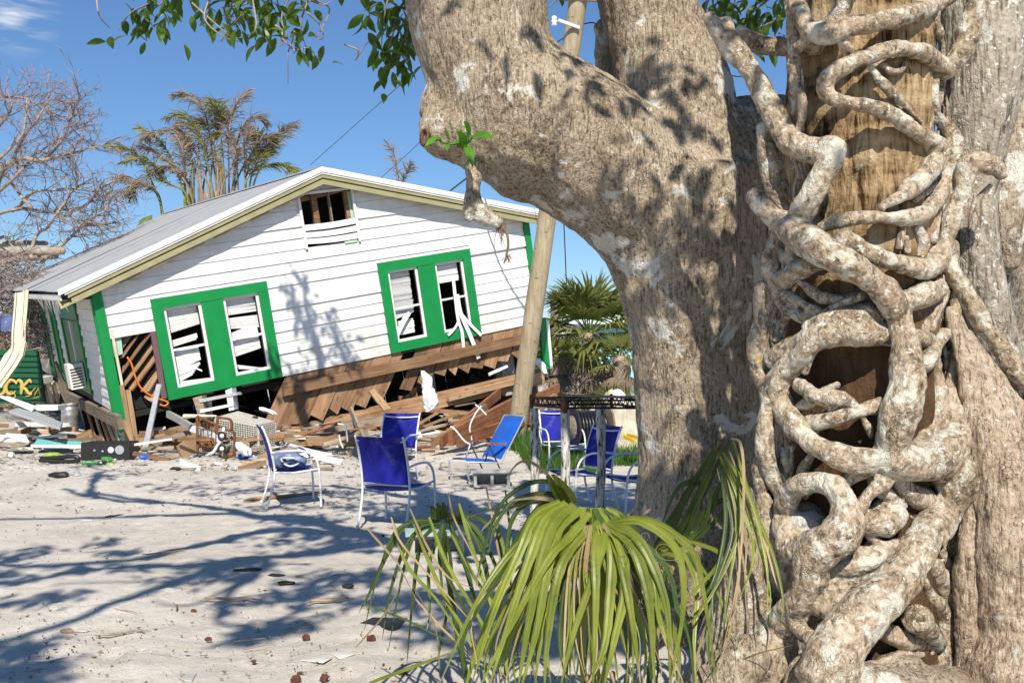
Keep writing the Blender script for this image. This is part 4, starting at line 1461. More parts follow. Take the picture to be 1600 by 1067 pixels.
roots('aerial_root', m_root, [([(1281, 357, 10), (1320, 344, 14), (1368, 339, 15), (1415, 341, 16), (1446, 331, 17), (1466, 302, 18), (1476, 272, 16), (1478, 250, 12)], .3)])
roots('aerial_root', m_root, [([(1464, 180, 11), (1482, 205, 14), (1491, 230, 16), (1488, 262, 17), (1480, 300, 18), (1478, 332, 17), (1470, 360, 14)], .2)])
roots('aerial_root', m_root, [([(1222, 440, 18), (1240, 428, 20), (1262, 415, 18), (1285, 408, 16), (1310, 402, 14)], .2)])
roots('aerial_root', m_root, [([(1195, 195, 16), (1198, 225, 18), (1205, 262, 20), (1212, 300, 20), (1216, 335, 18), (1210, 360, 14), (1207, 385, 15), (1204, 420, 15), (1213, 450, 14), (1230, 481, 15), (1262, 500, 13), (1285, 505, 11)], -.2), ([(1232, 488, 11), (1222, 510, 11), (1212, 535, 9)], 0), ([(1222, 455, 9), (1255, 474, 9), (1288, 492, 9)], .3)])
roots('aerial_root', m_root, [([(1196, 612, 17), (1183, 575, 16), (1180, 540, 17), (1186, 512, 15), (1196, 490, 12), (1205, 470, 9)], -.3)])
roots('aerial_root', m_root, [([(1203, 567, 20), (1235, 546, 22), (1278, 528, 24), (1320, 518, 26), (1363, 518, 24), (1400, 526, 19), (1450, 530, 17)], .25), ([(1262, 515, 18), (1300, 498, 20), (1340, 490, 21), (1375, 490, 18)], .3)])
roots('aerial_root', m_root, [([(1395, 482, 20), (1420, 470, 22), (1445, 460, 23), (1466, 452, 22)], .3)])
roots('aerial_root', m_root, [([(1203, 606, 19), (1197, 650, 18), (1196, 700, 18), (1207, 745, 16), (1222, 775, 15)], .9)])
roots('aerial_root', m_root, [([(1199, 680, 14, .6), (1188, 730, 13, .2), (1192, 775, 12, .2), (1198, 810, 11, .2)], .2)])
roots('aerial_root', m_root, [([(1243, 597, 13), (1275, 619, 15), (1303, 621, 16), (1328, 628, 12), (1349, 654, 9), (1363, 684, 7)], .7), ([(1295, 640, 9), (1305, 625, 13)], .7)])
roots('aerial_root', m_root, [([(1262, 662, 14), (1300, 654, 16), (1342, 643, 15), (1390, 627, 14)], .3)])
roots('aerial_root', m_root, [([(1224, 700, 11), (1230, 718, 12), (1232, 738, 9)], .3)])
roots('aerial_root', m_root, [([(1296, 768, 11), (1318, 752, 13), (1345, 738, 15), (1372, 728, 15)], .7)])
LOOP = [(1222, 760, 14, .8), (1226, 790, 19, 1), (1236, 768, 21, 1.1), (1254, 756, 21, 1.1), (1278, 752, 20, 1.1), (1304, 762, 22, 1.1), (1322, 790, 26, 1.1), (1322, 822, 34, 1.0), (1300, 846, 36, 1.0), (1270, 850, 28, 1.0), (1240, 862, 26, 1.1), (1226, 820, 21, 1.1), (1224, 790, 19, 1.0)]
roots('aerial_root', m_root, [(LOOP, 1), ([(1290, 850, 36), (1268, 880, 36), (1262, 912, 34), (1246, 945, 31), (1222, 982, 30), (1198, 1012, 32), (1180, 1050, 36)], 1.1), ([(1292, 866, 16), (1334, 862, 12), (1376, 862, 10)], .9), ([(1270, 890, 22), (1310, 885, 20), (1350, 880, 22), (1385, 868, 18)], .5),
                              ([(1290, 908, 16), (1340, 908, 15), (1385, 888, 16)], .8), ([(1450, 872, 18), (1423, 862, 16), (1399, 855, 14), (1382, 862, 12)], 1.5), ([(1342, 812, 8), (1356, 832, 9), (1380, 856, 10)], 1.0), ([(1258, 918, 26), (1292, 945, 28), (1330, 945, 30)], .8)])
roots('aerial_root', m_root, [([(1243, 976, 15), (1270, 1002, 18), (1296, 1032, 19), (1312, 1065, 19)], 3.2)])
roots('aerial_root', m_root, [([(1440, 905, 11), (1456, 935, 15), (1474, 962, 17), (1477, 1010, 17), (1464, 1050, 17)], .6)])
roots('aerial_root', m_root_red, [([(1455, 1018, 8), (1402, 1027, 10), (1368, 1037, 9), (1335, 1050, 8)], .8)])
roots('aerial_root', m_root, [([(1477, 404, 15), (1502, 449, 18), (1538, 506, 19), (1577, 563, 19), (1612, 618, 20)], .6)])
roots('aerial_root', m_root_red, [([(1488, 500, 12), (1527, 562, 18), (1563, 606, 20), (1594, 652, 21), (1620, 710, 22)], .9)])
roots('aerial_root', m_root_red, [([(1485, 480, 9), (1494, 520, 14), (1508, 575, 18), (1520, 640, 20), (1526, 700, 21), (1520, 800, 23), (1513, 906, 24), (1515, 1000, 25), (1516, 1090, 28)], 1.4)])
roots('aerial_root', m_root_red, [([(1500, 520, 18, 0), (1535, 610, 44, 0), (1562, 720, 62, .2), (1582, 850, 76, .2), (1594, 1000, 90, .2), (1605, 1120, 105, .2)], 0), ([(1555, 640, 20), (1572, 760, 24), (1580, 900, 28), (1590, 1080, 34)], 1.0), ([(1610, 760, 20), (1605, 900, 26), (1615, 1080, 30)], 1.4)], .012)
roots('aerial_root', m_root, [([(1240, 0, 16), (1262, 45, 18), (1295, 52, 19), (1330, 42, 18), (1370, 35, 18), (1420, 22, 17), (1470, 2, 17), (1500, -20, 18)], .6), ([(1245, 75, 12), (1268, 55, 12), (1300, 30, 13), (1320, 10, 15), (1320, -30, 17)], 1.0)])
roots('aerial_root', m_root, [([(1302, 30, 10), (1316, 62, 11), (1332, 84, 9)], .8), ([(1356, 102, 7), (1375, 125, 8), (1400, 152, 8), (1424, 176, 7), (1440, 192, 7)], .25)])
roots('aerial_root', m_root, [([(1462, -10, 8), (1462, 30, 9), (1468, 60, 8), (1474, 85, 7), (1470, 130, 7), (1462, 190, 7)], .1)], .007)
roots('aerial_root', m_root, [([(1235, -20, 14), (1238, 30, 14), (1240, 80, 13), (1243, 130, 11), (1240, 180, 10)], -.3)], .0085)
roots('aerial_root', m_root, [([(1150, 52, 15), (1190, 70, 18), (1232, 74, 19), (1280, 70, 18)], -1.6)])
# lesser roots that fill the lattice
for ch, lay, mt in (([(1222, 392, 9), (1232, 415, 12), (1226, 440, 11), (1216, 462, 8)], .3, m_root), ([(1192, 770, 14), (1197, 805, 21), (1206, 850, 24), (1216, 885, 22), (1240, 900, 16)], -.1, m_root), ([(1166, 922, 7), (1182, 930, 9), (1200, 938, 9), (1214, 950, 8)], .8, m_root),
                    ([(1338, 800, 14), (1360, 815, 22), (1385, 815, 22), (1404, 796, 15)], .1, m_root), ([(1452, 545, 10), (1464, 600, 16), (1462, 650, 16), (1448, 690, 12)], .0, m_root), ([(1396, 742, 12), (1422, 768, 18), (1452, 786, 17)], .1, m_root_red), ([(1436, 850, 10), (1458, 885, 15), (1478, 930, 14), (1482, 980, 12)], .1, m_root),
                    ([(1335, 948, 10), (1372, 982, 15), (1420, 1000, 17), (1462, 1006, 14)], -.3, m_root_red), ([(1238, 640, 8), (1262, 628, 11), (1290, 612, 10), (1312, 600, 7)], .0, m_root), ([(1276, 700, 8), (1262, 722, 11), (1250, 744, 10)], .2, m_root), ([(1250, 440, 8), (1278, 462, 10), (1310, 470, 10), (1340, 462, 8)], -.1, m_root_red),
                    ([(1432, 352, 8), (1442, 378, 11), (1438, 404, 10)], .1, m_root), ([(1490, 400, 8), (1497, 440, 11), (1492, 480, 11), (1484, 520, 9)], .4, m_root), ([(1250, 365, 9), (1236, 392, 12), (1240, 415, 11)], .2, m_root), ([(1316, 905, 9), (1342, 928, 12), (1352, 950, 9)], .2, m_root), ([(1352, 726, 9), (1366, 755, 12), (1388, 775, 11), (1412, 790, 8)], .4, m_root),
                    ([(1190, 445, 7), (1186, 490, 10), (1192, 535, 10), (1190, 590, 8)], .2, m_root_red), ([(1240, 120, 7), (1252, 165, 10), (1246, 215, 9), (1238, 262, 7)], .0, m_root_red), ([(1462, 118, 7), (1456, 150, 10), (1464, 185, 10)], .1, m_root)):
    roots('aerial_root', mt, [([(a, b, r_ * 1.1) for a, b, r_ in ch], lay)])
# root buttress at the foot
roots('root_flare', m_fig, [([(1190, 760, 24), (1176, 850, 42), (1160, 960, 66), (1140, 1100, 100)], -1.0), ([(1230, 960, 40), (1210, 1040, 60), (1190, 1120, 80)], -.2), ([(1420, 1040, 50), (1400, 1090, 70), (1380, 1160, 90)], -.4), ([(1480, 800, 60), (1470, 900, 70), (1470, 1000, 80), (1460, 1100, 90)], -1.4),
                          ([(1250, 1060, 60), (1320, 1090, 70), (1420, 1100, 70), (1500, 1100, 70)], .3), ([(1260, 800, 40), (1250, 900, 50), (1300, 1000, 70)], -1.2), ([(1180, 1010, 40), (1140, 1060, 44), (1090, 1100, 50)], 1.0), ([(1476, 380, 24), (1484, 520, 36), (1490, 650, 46), (1490, 800, 56)], -1.6)], .014)


def trunks(chs, name, mat, vox=.014):
    m_ = MB()
    for ch in chs:
        c, r = pxchain(ch); m_.tube(c, r, 18)
    return place_mesh(remesh(m_, vox, 6, lambda p: .008 * fbm(p * 4, 2) + .0025 * fbm(p * 26, 2)), name, mat, strang, SB)


trunks([[(1560, -500, 5.1, 85), (1552, -200, 5.1, 80), (1545, -20, 5.05, 74), (1535, 120, 5.0, 66), (1520, 230, 5.0, 52), (1512, 320, 5.0, 44), (1518, 400, 5.0, 42), (1540, 490, 5.0, 40), (1568, 570, 5.0, 34), (1600, 660, 5.0, 34)]], 'trunk', m_smooth)
trunks([[(1625, -300, 5.5, 50), (1612, 0, 5.5, 46), (1592, 180, 5.45, 38), (1578, 270, 5.4, 38), (1566, 340, 5.35, 32), (1572, 420, 5.35, 22)], [(1600, 330, 5.5, 18), (1580, 400, 5.45, 12), (1560, 470, 5.4, 11)]], 'trunk', m_fig)
trunks([[(1720, -400, 6.4, 130), (1710, 200, 6.4, 120), (1700, 500, 6.4, 125), (1720, 900, 6.3, 150), (1720, 1000, 6.2, 170)], [(1640, 430, 6.3, 60), (1630, 600, 6.2, 60), (1640, 900, 6.0, 70)]], 'trunk', m_fig, .02)  # trunk mass added as a dark backdrop for the gap at the right
# fine rootlets
for ch, lay in (([(1349, 462, 7), (1314, 476, 7), (1282, 497, 8), (1267, 522, 7), (1264, 558, 7), (1257, 583, 6)], 2.0), ([(1248, 150, 4), (1248, 200, 4), (1247, 210, 4)], -.4), ([(1240, 240, 4), (1248, 270, 5), (1242, 300, 5), (1246, 318, 5)], .2), ([(1246, 240, 3), (1256, 275, 4), (1258, 285, 3)], .4),
                ([(1404, 390, 6), (1408, 370, 6), (1412, 356, 5)], .2), ([(1418, 395, 6), (1414, 370, 6)], .2), ([(1460, 285, 6), (1464, 320, 7), (1462, 350, 7), (1458, 378, 7)], 1.4), ([(1428, 312, 7), (1446, 300, 7), (1456, 292, 6)], .5),
                ([(1470, 430, 7), (1466, 470, 8), (1450, 500, 8), (1442, 520, 9)], .9), ([(1480, 420, 6), (1476, 460, 8), (1462, 490, 8), (1452, 515, 9)], .7), ([(1494, 540, 7), (1490, 580, 8), (1478, 612, 8), (1466, 625, 8), (1460, 650, 8)], 1.2), ([(1488, 470, 5), (1500, 500, 6), (1518, 540, 6), (1530, 570, 5)], 1.3),
                ([(1378, 100, 5), (1392, 112, 6), (1408, 110, 5), (1414, 98, 5)], .3), ([(1193, 640, 5), (1190, 560, 5), (1196, 500, 5), (1200, 450, 5)], .6), ([(1466, 188, 4), (1482, 192, 5), (1492, 205, 5), (1494, 220, 5)], 1.4), ([(1410, 745, 6), (1405, 790, 8), (1398, 830, 9)], .3), ([(1365, 800, 12), (1385, 785, 11), (1398, 775, 8)], .1),
                ([(1345, 800, 14), (1370, 815, 18), (1395, 805, 15)], 0), ([(1255, 955, 6), (1265, 945, 6), (1275, 962, 6)], .2), ([(1264, 950, 6), (1262, 975, 5)], .2), ([(1460, 95, 3), (1484, 110, 3), (1487, 138, 2)], 1.6), ([(1548, 290, 4), (1528, 310, 4), (1520, 325, 3), (1515, 345, 2)], 1.2), ([(1470, 860, 8), (1482, 880, 7), (1490, 905, 6)], .4),
                ([(1472, 600, 7), (1462, 640, 8), (1452, 672, 8)], .7), ([(1498, 600, 4), (1500, 650, 5), (1502, 700, 5)], 1.4), ([(1235, 630, 8), (1228, 660, 9), (1234, 700, 8)], -.2), ([(1228, 905, 14), (1234, 890, 16), (1222, 880, 10)], .2)):
    c, r = rootchain(ch, lay)
    MB().tube(c, r, 8).build('rootlet', m_root_red if RND.random() < .6 else m_root, strang, True, off=SB)
for (x0, x1, y0, y1, n_, rmax) in ((1444, 1500, 425, 690, 12, 6), (1452, 1486, 120, 380, 6, 5), (1236, 1256, 70, 330, 5, 4.5), (1184, 1226, 410, 600, 7, 6.5), (1190, 1238, 640, 860, 6, 7), (1350, 1480, 790, 960, 8, 8), (1240, 1330, 930, 1010, 5, 6)):
    for _ in range(n_):
        a = RND.uniform(x0, x1); ya = RND.uniform(y0, y0 + (y1 - y0) * .5); yb_ = min(y1, ya + RND.uniform(.3, .7) * (y1 - y0))
        k = 5; r0 = RND.uniform(2.5, rmax)
        ch = [(a + RND.uniform(-.16, .16) * (x1 - x0) + .12 * (x1 - x0) * math.sin(j * 1.3 + a), ya + (yb_ - ya) * j / k, r0 * (1 - .08 * j)) for j in range(k + 1)]
        c, r = rootchain(ch, RND.uniform(-.5, .6))
        r = r * np.sin(np.linspace(.12, math.pi - .12, len(r))) ** .5
        MB().tube(c, r, 7).build('rootlet', m_root_red if RND.random() < .5 else m_root, strang, True, off=SB)
hair = MB()
for k in range(150):
    x0, y0 = RND.choice([(1480, 470, 16, 40), (1475, 600, 14, 40), (1245, 220, 10, 90), (1463, 330, 8, 60), (1525, 320, 10, 14), (1500, 560, 18, 60), (1350, 950, 30, 20), (1235, 820, 8, 60)])[:2], 0
    bx = x0
    spec_ = {1480: (16, 40), 1475: (14, 40), 1245: (10, 90), 1463: (8, 60), 1525: (10, 14), 1500: (18, 60), 1350: (30, 20), 1235: (8, 60)}[bx[0]]
    a, b = bx[0] + RND.uniform(-1, 1) * spec_[0], bx[1] + RND.uniform(-1, 1) * spec_[1]
    y = front(a, 6, .4)
    p0 = P(a, b, y)
    d = np.array([RND.uniform(-.5, .5), RND.uniform(-.25, .1), -1]) * RND.uniform(.04, .14)
    hair.tube([p0, p0 + d * .5 + np.array([RND.uniform(-.01, .01), 0, 0]), p0 + d], [.0028, .002, .001], 4)
tag(hair.build('root_hairs', m_rootlet, strang, off=SB), kind='stuff')


# ------------------------------------------------------------------ leaning utility pole and its wires
pb, pt = P(803, 692, 19.3), P(912, -60, 18.2)
pb[2] = -.1
pole = thing('utility_pole', 'leaning weathered wooden utility pole standing in grass before the right end of the house', 'utility pole', pb)
n_ = 30
t = np.linspace(0, 1.12, n_)[:, None]
c = pb * (1 - t) + pt * t
m = MB()
ang = np.linspace(0, 2 * math.pi, 28, endpoint=False)
vs = []
for i in range(n_):
    r = .185 - .02 * i / n_ + .004 * noise(np.column_stack([np.cos(ang) * 3, np.sin(ang) * 3, np.full(28, i * .6)]))
    vs.append(c[i] + np.column_stack([np.cos(ang) * r, np.sin(ang) * r, np.zeros(28)]))
f = [(i * 28 + k, i * 28 + (k + 1) % 28, (i + 1) * 28 + (k + 1) % 28, (i + 1) * 28 + k) for i in range(n_ - 1) for k in range(28)]
m.add(np.vstack(vs), f + [tuple(range((n_ - 1) * 28, n_ * 28))])
m.build('shaft', m_pole, pole, True, off=pb)
yb = 18.15
a = MB(); a.beam(P(905, 44, yb), P(872, 32, yb - .1), .05, .05); a.build('bracket_arm', m_frame, pole, off=pb)
q = P(866, 33, yb - .1)
MB().lathe(q, [(.02, -.10), (.06, -.08), (.035, -.04), (.065, -.01), (.035, .03), (.055, .06), (.02, .09)], 12).build('insulator', m_white, pole, True, off=pb)
a = MB(); a.beam(P(880, -4, yb), P(945, -2, yb), .12, .10); a.build('crossarm', m_wood3, pole, off=pb)
bc = P(956, 30, yb + .35)
tr = MB(); tr.lathe(bc, [(.02, -.52), (.19, -.50), (.20, -.35), (.20, .35), (.21, .37), (.21, .42), (.12, .5), (.02, .52)], 18)
o = tr.build('transformer', simple('grey_transformer', (.10, .11, .12), .5), pole, True, off=pb)
for k in (-.08, .08):
    MB().lathe(bc + np.array([k, 0, .58]), [(.03, -.08), (.05, -.04), (.03, 0), (.045, .03), (.02, .07)], 10).build('bushing', m_white, o, True, off=pb)
for k in range(9):
    z0 = .9 + k * .42
    x = pb + (pt - pb) * (z0 / (pt[2] - pb[2])) + np.array([RND.uniform(-.10, .10), -.175, 0])
    MB().box(x, (.018, .012, .018)).build('nail_plate', m_alu, pole, off=pb)
gw = [P(905, 12, yb), P(880, 20, yb), P(862, 38, yb - .1)]
for k, pts in enumerate(([P(895, -20, 18.4), P(870, 190, 19), P(880, 330, 20), P(886, 470, 22)], [P(905, 40, 18.3), P(925, 36, 18.5), P(940, 42, 18.6)])):
    MB().tube(spline(pts, 6), .012, 5).build('hanging_wire', m_cable, pole, off=pb)
WIRES = (([(485, 258, 40), (640, 120, 30), (760, 10, 22), (890, -120, 18.3)], 'thin dark power line slanting down behind the roof ridge to the palms'),
         ([(560, 310, 40), (640, 238, 32), (700, 180, 26), (905, 44, 18.3)], 'thin power line running behind the roof to the pole bracket'),
         ([(704, 298, 24), (740, 270, 22), (800, 220, 20), (900, 120, 18.3)], 'thicker dark cable rising from the right roof slope to the pole'))
for k, (pts, lab) in enumerate(WIRES):
    q = [P(*u) for u in pts]
    one(MB().tube(spline(q, 8), .012 if k < 2 else .022, 5), 'power_line', m_cable, q[0], lab, 'wire')


# ------------------------------------------------------------------ sling chairs
def chair_proto(name, label, loc, rz, group):
    """faces +X"""
    t = thing(name, label, 'chair', loc, rz, group)
    w = .27
    rear = [(-.36, .93), (-.325, .86), (-.275, .72), (-.235, .56), (-.215, .42), (-.225, .28), (-.265, .12), (-.305, 0)]
    arm = [(-.255, .63), (-.12, .645), (.06, .645), (.16, .62), (.235, .56), (.275, .46), (.29, .32), (.30, .16), (.305, 0)]
    for s_ in (-1, 1):
        fr = MB().tube(spline([(a, s_ * w, b) for a, b in rear], 4), .0128, 8)
        o = fr.build('rear_leg', m_frame, t, True)
        MB().tube(spline([(a, s_ * (w + .022), b) for a, b in arm], 4), .0128, 8).build('arm_leg', m_frame, t, True)
        MB().tube([(-.215, s_ * w, .405), (0, s_ * w, .395), (.27, s_ * (w + .01), .43)], .012, 8).build('seat_rail', m_frame, t, True)
        for q in (rear[-1], arm[-1]):
            MB().lathe((q[0], s_ * (w + (.022 if q[0] > 0 else 0)), .0), [(.017, 0), (.017, .03), (.014, .032)], 8).build('foot_cap', m_plastic, t)
    MB().tube([(-.335, -w, .885), (-.322, -w * .5, .872), (-.318, 0, .868), (-.322, w * .5, .872), (-.335, w, .885)], .010, 8).build('top_bar', m_frame, t, True)
    MB().tube([(-.20, -w, .435), (-.20, w, .435)], .010, 6).build('crossbar', m_frame, t, True)
    MB().tube([(.24, -w, .40), (.24, w, .40)], .010, 6).build('crossbar', m_frame, t, True)
    def sling(prof, nm, sag):
        pr = spline([(a, b) for a, b in prof], 5)
        nw = 9
        v, f = [], []
        for (a, b) in pr:
            for k in range(nw):
                s_ = -1 + 2 * k / (nw - 1)
                d = sag * (1 - s_ * s_)
                v.append((a + (-d * .9 if nm == 'backrest' else 0), s_ * (w - .012), b - (d if nm == 'seat' else 0)))
        n0 = len(v)
        v += [(x - (.006 if nm == 'backrest' else 0), y, z - (.006 if nm == 'seat' else 0)) for x, y, z in v]
        for i in range(len(pr) - 1):
            for k in range(nw - 1):
                q = (i * nw + k, i * nw + k + 1, (i + 1) * nw + k + 1, (i + 1) * nw + k)
                f.append(q); f.append(tuple(j + n0 for j in q[::-1]))
        mm_ = MB().add(v, f)
        return mm_.build(nm, m_blue, t, True)
    sling([(-.355, .925), (-.32, .86), (-.265, .72), (-.228, .57), (-.212, .455)], 'backrest', .035)
    sling([(-.20, .40), (-.05, .392), (.12, .40), (.22, .42), (.268, .415)], 'seat', .02)
    return t


def gxy(px, py):
    g = G(px, py); g[2] = 0.0
    return g


def heading(dx, dy):
    return math.atan2(dy, dx)


CH = 'blue sling garden chairs standing on the sand'
# B: seen from behind
cB = chair_proto('garden_chair', 'blue sling chair in the foreground with its back to the viewer, nearest of the chairs', (-1.18, 10.18, 0), heading(.38, .92), CH)
cA = dup(cB, 'blue sling chair seen from the side with a grey-blue cloth bag lying on its seat', (-2.58, 11.64, 0), heading(.93, .33), CH)
cC = dup(cB, 'blue sling chair facing the viewer behind the foreground chair, closest to the wrecked house', (-1.66, 13.75, 0), heading(-.30, -.95), CH)
cE = dup(cB, 'blue sling chair between the birch table legs, turned left beside the green grass', (.80, 11.35, 0), heading(-.86, -.51), CH)
cF = dup(cB, 'blue sling chair half hidden behind the fig trunk with one curved white arm in view', (1.36, 10.78, 0), heading(-.93, -.36), CH)
cG = dup(cB, 'blue sling chair far back beside the black cable drum, half sunk in the grass', (.78, 15.6, -.05), heading(.25, -.97), CH)

# cloth bag on chair A's seat
bm_ = MB()
bc = np.array([-2.62, 11.66, .50])
u_, v_ = 22, 12
vs = []
for i in range(v_ + 1):
    ph = -math.pi / 2 + math.pi * i / v_
    for k in range(u_):
        a = 2 * math.pi * k / u_
        d = np.array([math.cos(ph) * math.cos(a) * .215, math.cos(ph) * math.sin(a) * .16, math.sin(ph) * .115])
        vs.append(d)
vs = np.array(vs)
vs = vs * (1 + .16 * fbm(vs * 11, 2)[:, None]) + .008 * np.sin(vs[:, :1] * 60 + vs[:, 2:] * 40)
vs[:, 2] = np.maximum(vs[:, 2], -.085)
f = [(i * u_ + k, i * u_ + (k + 1) % u_, (i + 1) * u_ + (k + 1) % u_, (i + 1) * u_ + k) for i in range(v_) for k in range(u_)]
bag = thing('cloth_bag', 'crumpled grey-blue cloth bag lying on the seat of the side-on blue chair', 'bag', bc)
MB().add(vs, f).build('bag_body', m_bag, bag, True)
MB().tube(spline([(-.05, -.15, .04), (.02, -.19, .06), (.10, -.17, .05), (.16, -.12, .0), (.08, -.18, -.04), (.0, -.19, -.01), (-.05, -.15, .04)], 4), .011, 6).build('handle', m_plastic, bag, True)

# low beach chair
bo = np.array([-.43, 14.0, 0])
beach = thing('beach_chair', 'low bright blue beach chair with aluminium frame and wooden armrests', 'chair', bo)
fx, fy = -.86, -.5                       # facing
def bw(a, b, z):                        # a forward, b sideways (left of facing)
    return np.array([fx * a - fy * b, fy * a + fx * b, z])


def sheetq(p, th):
    q = np.array(p)
    nrm = unit(np.cross(q[1] - q[0], q[3] - q[0]))
    nn = 7
    v, f = [], []
    for i in range(nn):
        for k in range(nn):
            s_, t_ = i / (nn - 1), k / (nn - 1)
            w_ = (q[0] * (1 - s_) + q[1] * s_) * (1 - t_) + (q[3] * (1 - s_) + q[2] * s_) * t_
            v.append(w_ - nrm * .035 * math.sin(s_ * math.pi) * (1 if th > 0 else -1))
    v = np.array(v); n0 = len(v)
    for i in range(nn - 1):
        for k in range(nn - 1):
            a = (i * nn + k, (i + 1) * nn + k, (i + 1) * nn + k + 1, i * nn + k + 1)
            f += [a, tuple(j + n0 for j in a[::-1])]
    return MB().add(np.vstack([v, v + nrm * th]), f)


hw_ = .27
sheetq([bw(-.16, hw_, .30), bw(-.16, -hw_, .30), bw(-.52, -hw_, .86), bw(-.52, hw_, .86)], .006).build('backrest', m_blue2, beach, True)
sheetq([bw(.34, hw_, .29), bw(.34, -hw_, .29), bw(-.14, -hw_, .25), bw(-.14, hw_, .25)], .006).build('seat', m_blue2, beach, True)
for s_ in (-1, 1):
    b = s_ * (hw_ + .015)
    MB().tube(spline([bw(.36, b, .30), bw(.36, b, .12), bw(.33, b, .03), bw(.25, b, .012), bw(0, b, .012), bw(-.28, b, .012)], 4), .012, 8).build('base_tube', m_alu, beach, True)
    MB().tube([bw(.37, b, .29), bw(-.16, b, .25), bw(-.54, b, .88)], .012, 8).build('side_tube', m_alu, beach, True)
    MB().tube([bw(.10, b, .28), bw(.02, b, .50)], .011, 6).build('arm_post', m_black if s_ > 0 else m_alu, beach, True)
    MB().tube([bw(-.22, b, .02), bw(.02, b, .48)], .010, 6).build('brace', m_black, beach, True)
    MB().box(bw(-.08, b, .52), (.30, .05, .025), np.array(Matrix.Rotation(math.atan2(fy, fx), 3, 'Z'))).build('armrest', m_wood4, beach)
MB().tube([bw(-.54, hw_ + .015, .88), bw(-.54, -hw_ - .015, .88)], .011, 8).build('top_tube', m_alu, beach, True)
MB().tube([bw(-.28, hw_, .012), bw(-.28, -hw_, .012)], .011, 8).build('rear_tube', m_alu, beach, True)

# concrete blocks
def block(name, label, c, rz, L_=.40, slab=True, mat=None):
    t = thing(name, label, 'concrete block', c, rz, None)
    b = MB()
    H_, D_ = .19, .19
    for x in (-L_ / 2 + .02, 0, L_ / 2 - .02):
        b.box((x, 0, H_ / 2), (.04, D_, H_))
    b2 = MB(); b2.box((0, D_ / 2 + .0135, H_ / 2), (L_, .025, H_ - .002)).build('face_shell', m_conc, t)
    MB().box((0, 0, .0125), (L_ - .002, D_ - .002, .024)).build('face_shell', m_conc, t)
    for x in (-L_ / 2 + .02, 0, L_ / 2 - .02):
        MB().box((x, 0, .026 + (H_ - .05) / 2), (.04, D_, H_ - .052)).build('web', m_conc, t)
    MB().box((0, 0, H_ - .012), (L_, D_, .023)).build('face_shell', m_conc, t)
    if slab:
        MB().box((0, -.02, H_ + .02), (L_ * 1.18, D_ * 1.25, .035)).build('cap_slab', mat or m_conc, t)
    return t


block('concrete_block', 'hollow concrete block with a flat slab on top beside the low beach chair', gxy(768, 760), .1, .48)
block('concrete_block', 'pale concrete block with a mint-tinted slab standing behind the drooping palm fan', gxy(682, 868), .15, .46, True, simple('mint_slab', (.34, .44, .42), .8))

# ------------------------------------------------------------------ birch-legged table with a black truss rim
tb = np.array([.42, 7.3, 0])
table = thing('birch_table', 'tall table frame with peeling birch-log legs and a black rusty truss rim', 'table', tb)
def log(px, ptop, y, r_px):
    top = P(px, ptop, y)
    q = [np.array([top[0] + .012, top[1], -.02]), np.array([top[0] - .006, top[1] + .01, top[2] * .35]), np.array([top[0] + .006, top[1] - .01, top[2] * .7]), top]
    c = spline(q, 9)
    m_ = MB()
    n = 16
    r = r_px * y / F
    ang = np.linspace(0, 2 * math.pi, n, endpoint=False)
    vs = []
    for i, cc in enumerate(c):
        nz = fbm(np.column_stack([np.cos(ang) * 2, np.sin(ang) * 2, np.full(n, cc[2] * 9)]) + px, 3)
        rr_ = r * (1 + .14 * nz)
        vs.append(cc + np.column_stack([np.cos(ang) * rr_, np.sin(ang) * rr_, np.zeros(n)]))
    k = len(c)
    f = [(i * n + a, i * n + (a + 1) % n, (i + 1) * n + (a + 1) % n, (i + 1) * n + a) for i in range(k - 1) for a in range(n)] + [tuple(range((k - 1) * n, k * n)), tuple(range(n - 1, -1, -1))]
    m_.add(np.vstack(vs), f)
    m_.build('leg', m_birch, table, True, off=tb)


log(835, 638, 7.55, 6.4); log(882.5, 634, 7.2, 7.2); log(938, 634, 7.55, 6.8); log(1012, 638, 7.6, 6)
def truss(p0, p1):
    p0, p1 = np.array(p0), np.array(p1)
    dz = np.array([0, 0, .055])
    MB().beam(p0 + dz, p1 + dz, .014, .014).build('rim_bar', m_blackmetal, table, off=tb)
    MB().beam(p0, p1, .016, .016).build('rim_bar', m_blackmetal, table, off=tb)
    n = max(4, int(np.linalg.norm(p1 - p0) / .035))
    zz = MB()
    for i in range(n):
        a = p0 + (p1 - p0) * i / n; b = p0 + (p1 - p0) * (i + 1) / n
        if i % 2: zz.tube([a + dz, b], .004, 4)
        else: zz.tube([a, b + dz], .004, 4)
    zz.build('lattice_wire', m_blackmetal, table, off=tb)


c1, c2, c3, c4 = P(830, 637, 7.6), P(882, 634, 7.15), P(1015, 640, 7.15), P(955, 638, 7.75)
c1[2] = c2[2] = c3[2] = c4[2] = 1.345
for a, b in ((c1, c2), (c2, c3), (c1, c4), (c4, c3)):
    truss(a, b)
for c_ in (c1, c2, c4):
    MB().tube([c_ + np.array([0, 0, -.03]), c_ + np.array([0, 0, .075])], .022 if c_ is c2 else .014, 10).build('corner_cap', m_rust, table, True, off=tb)
MB().beam(c1 * .55 + c4 * .45 + np.array([0, 0, .07]), c3 * .6 + c4 * .4 + np.array([0, 0, .07]), .12, .012, (0, 1, 0)).build('top_plank', m_wood3, table, off=tb)

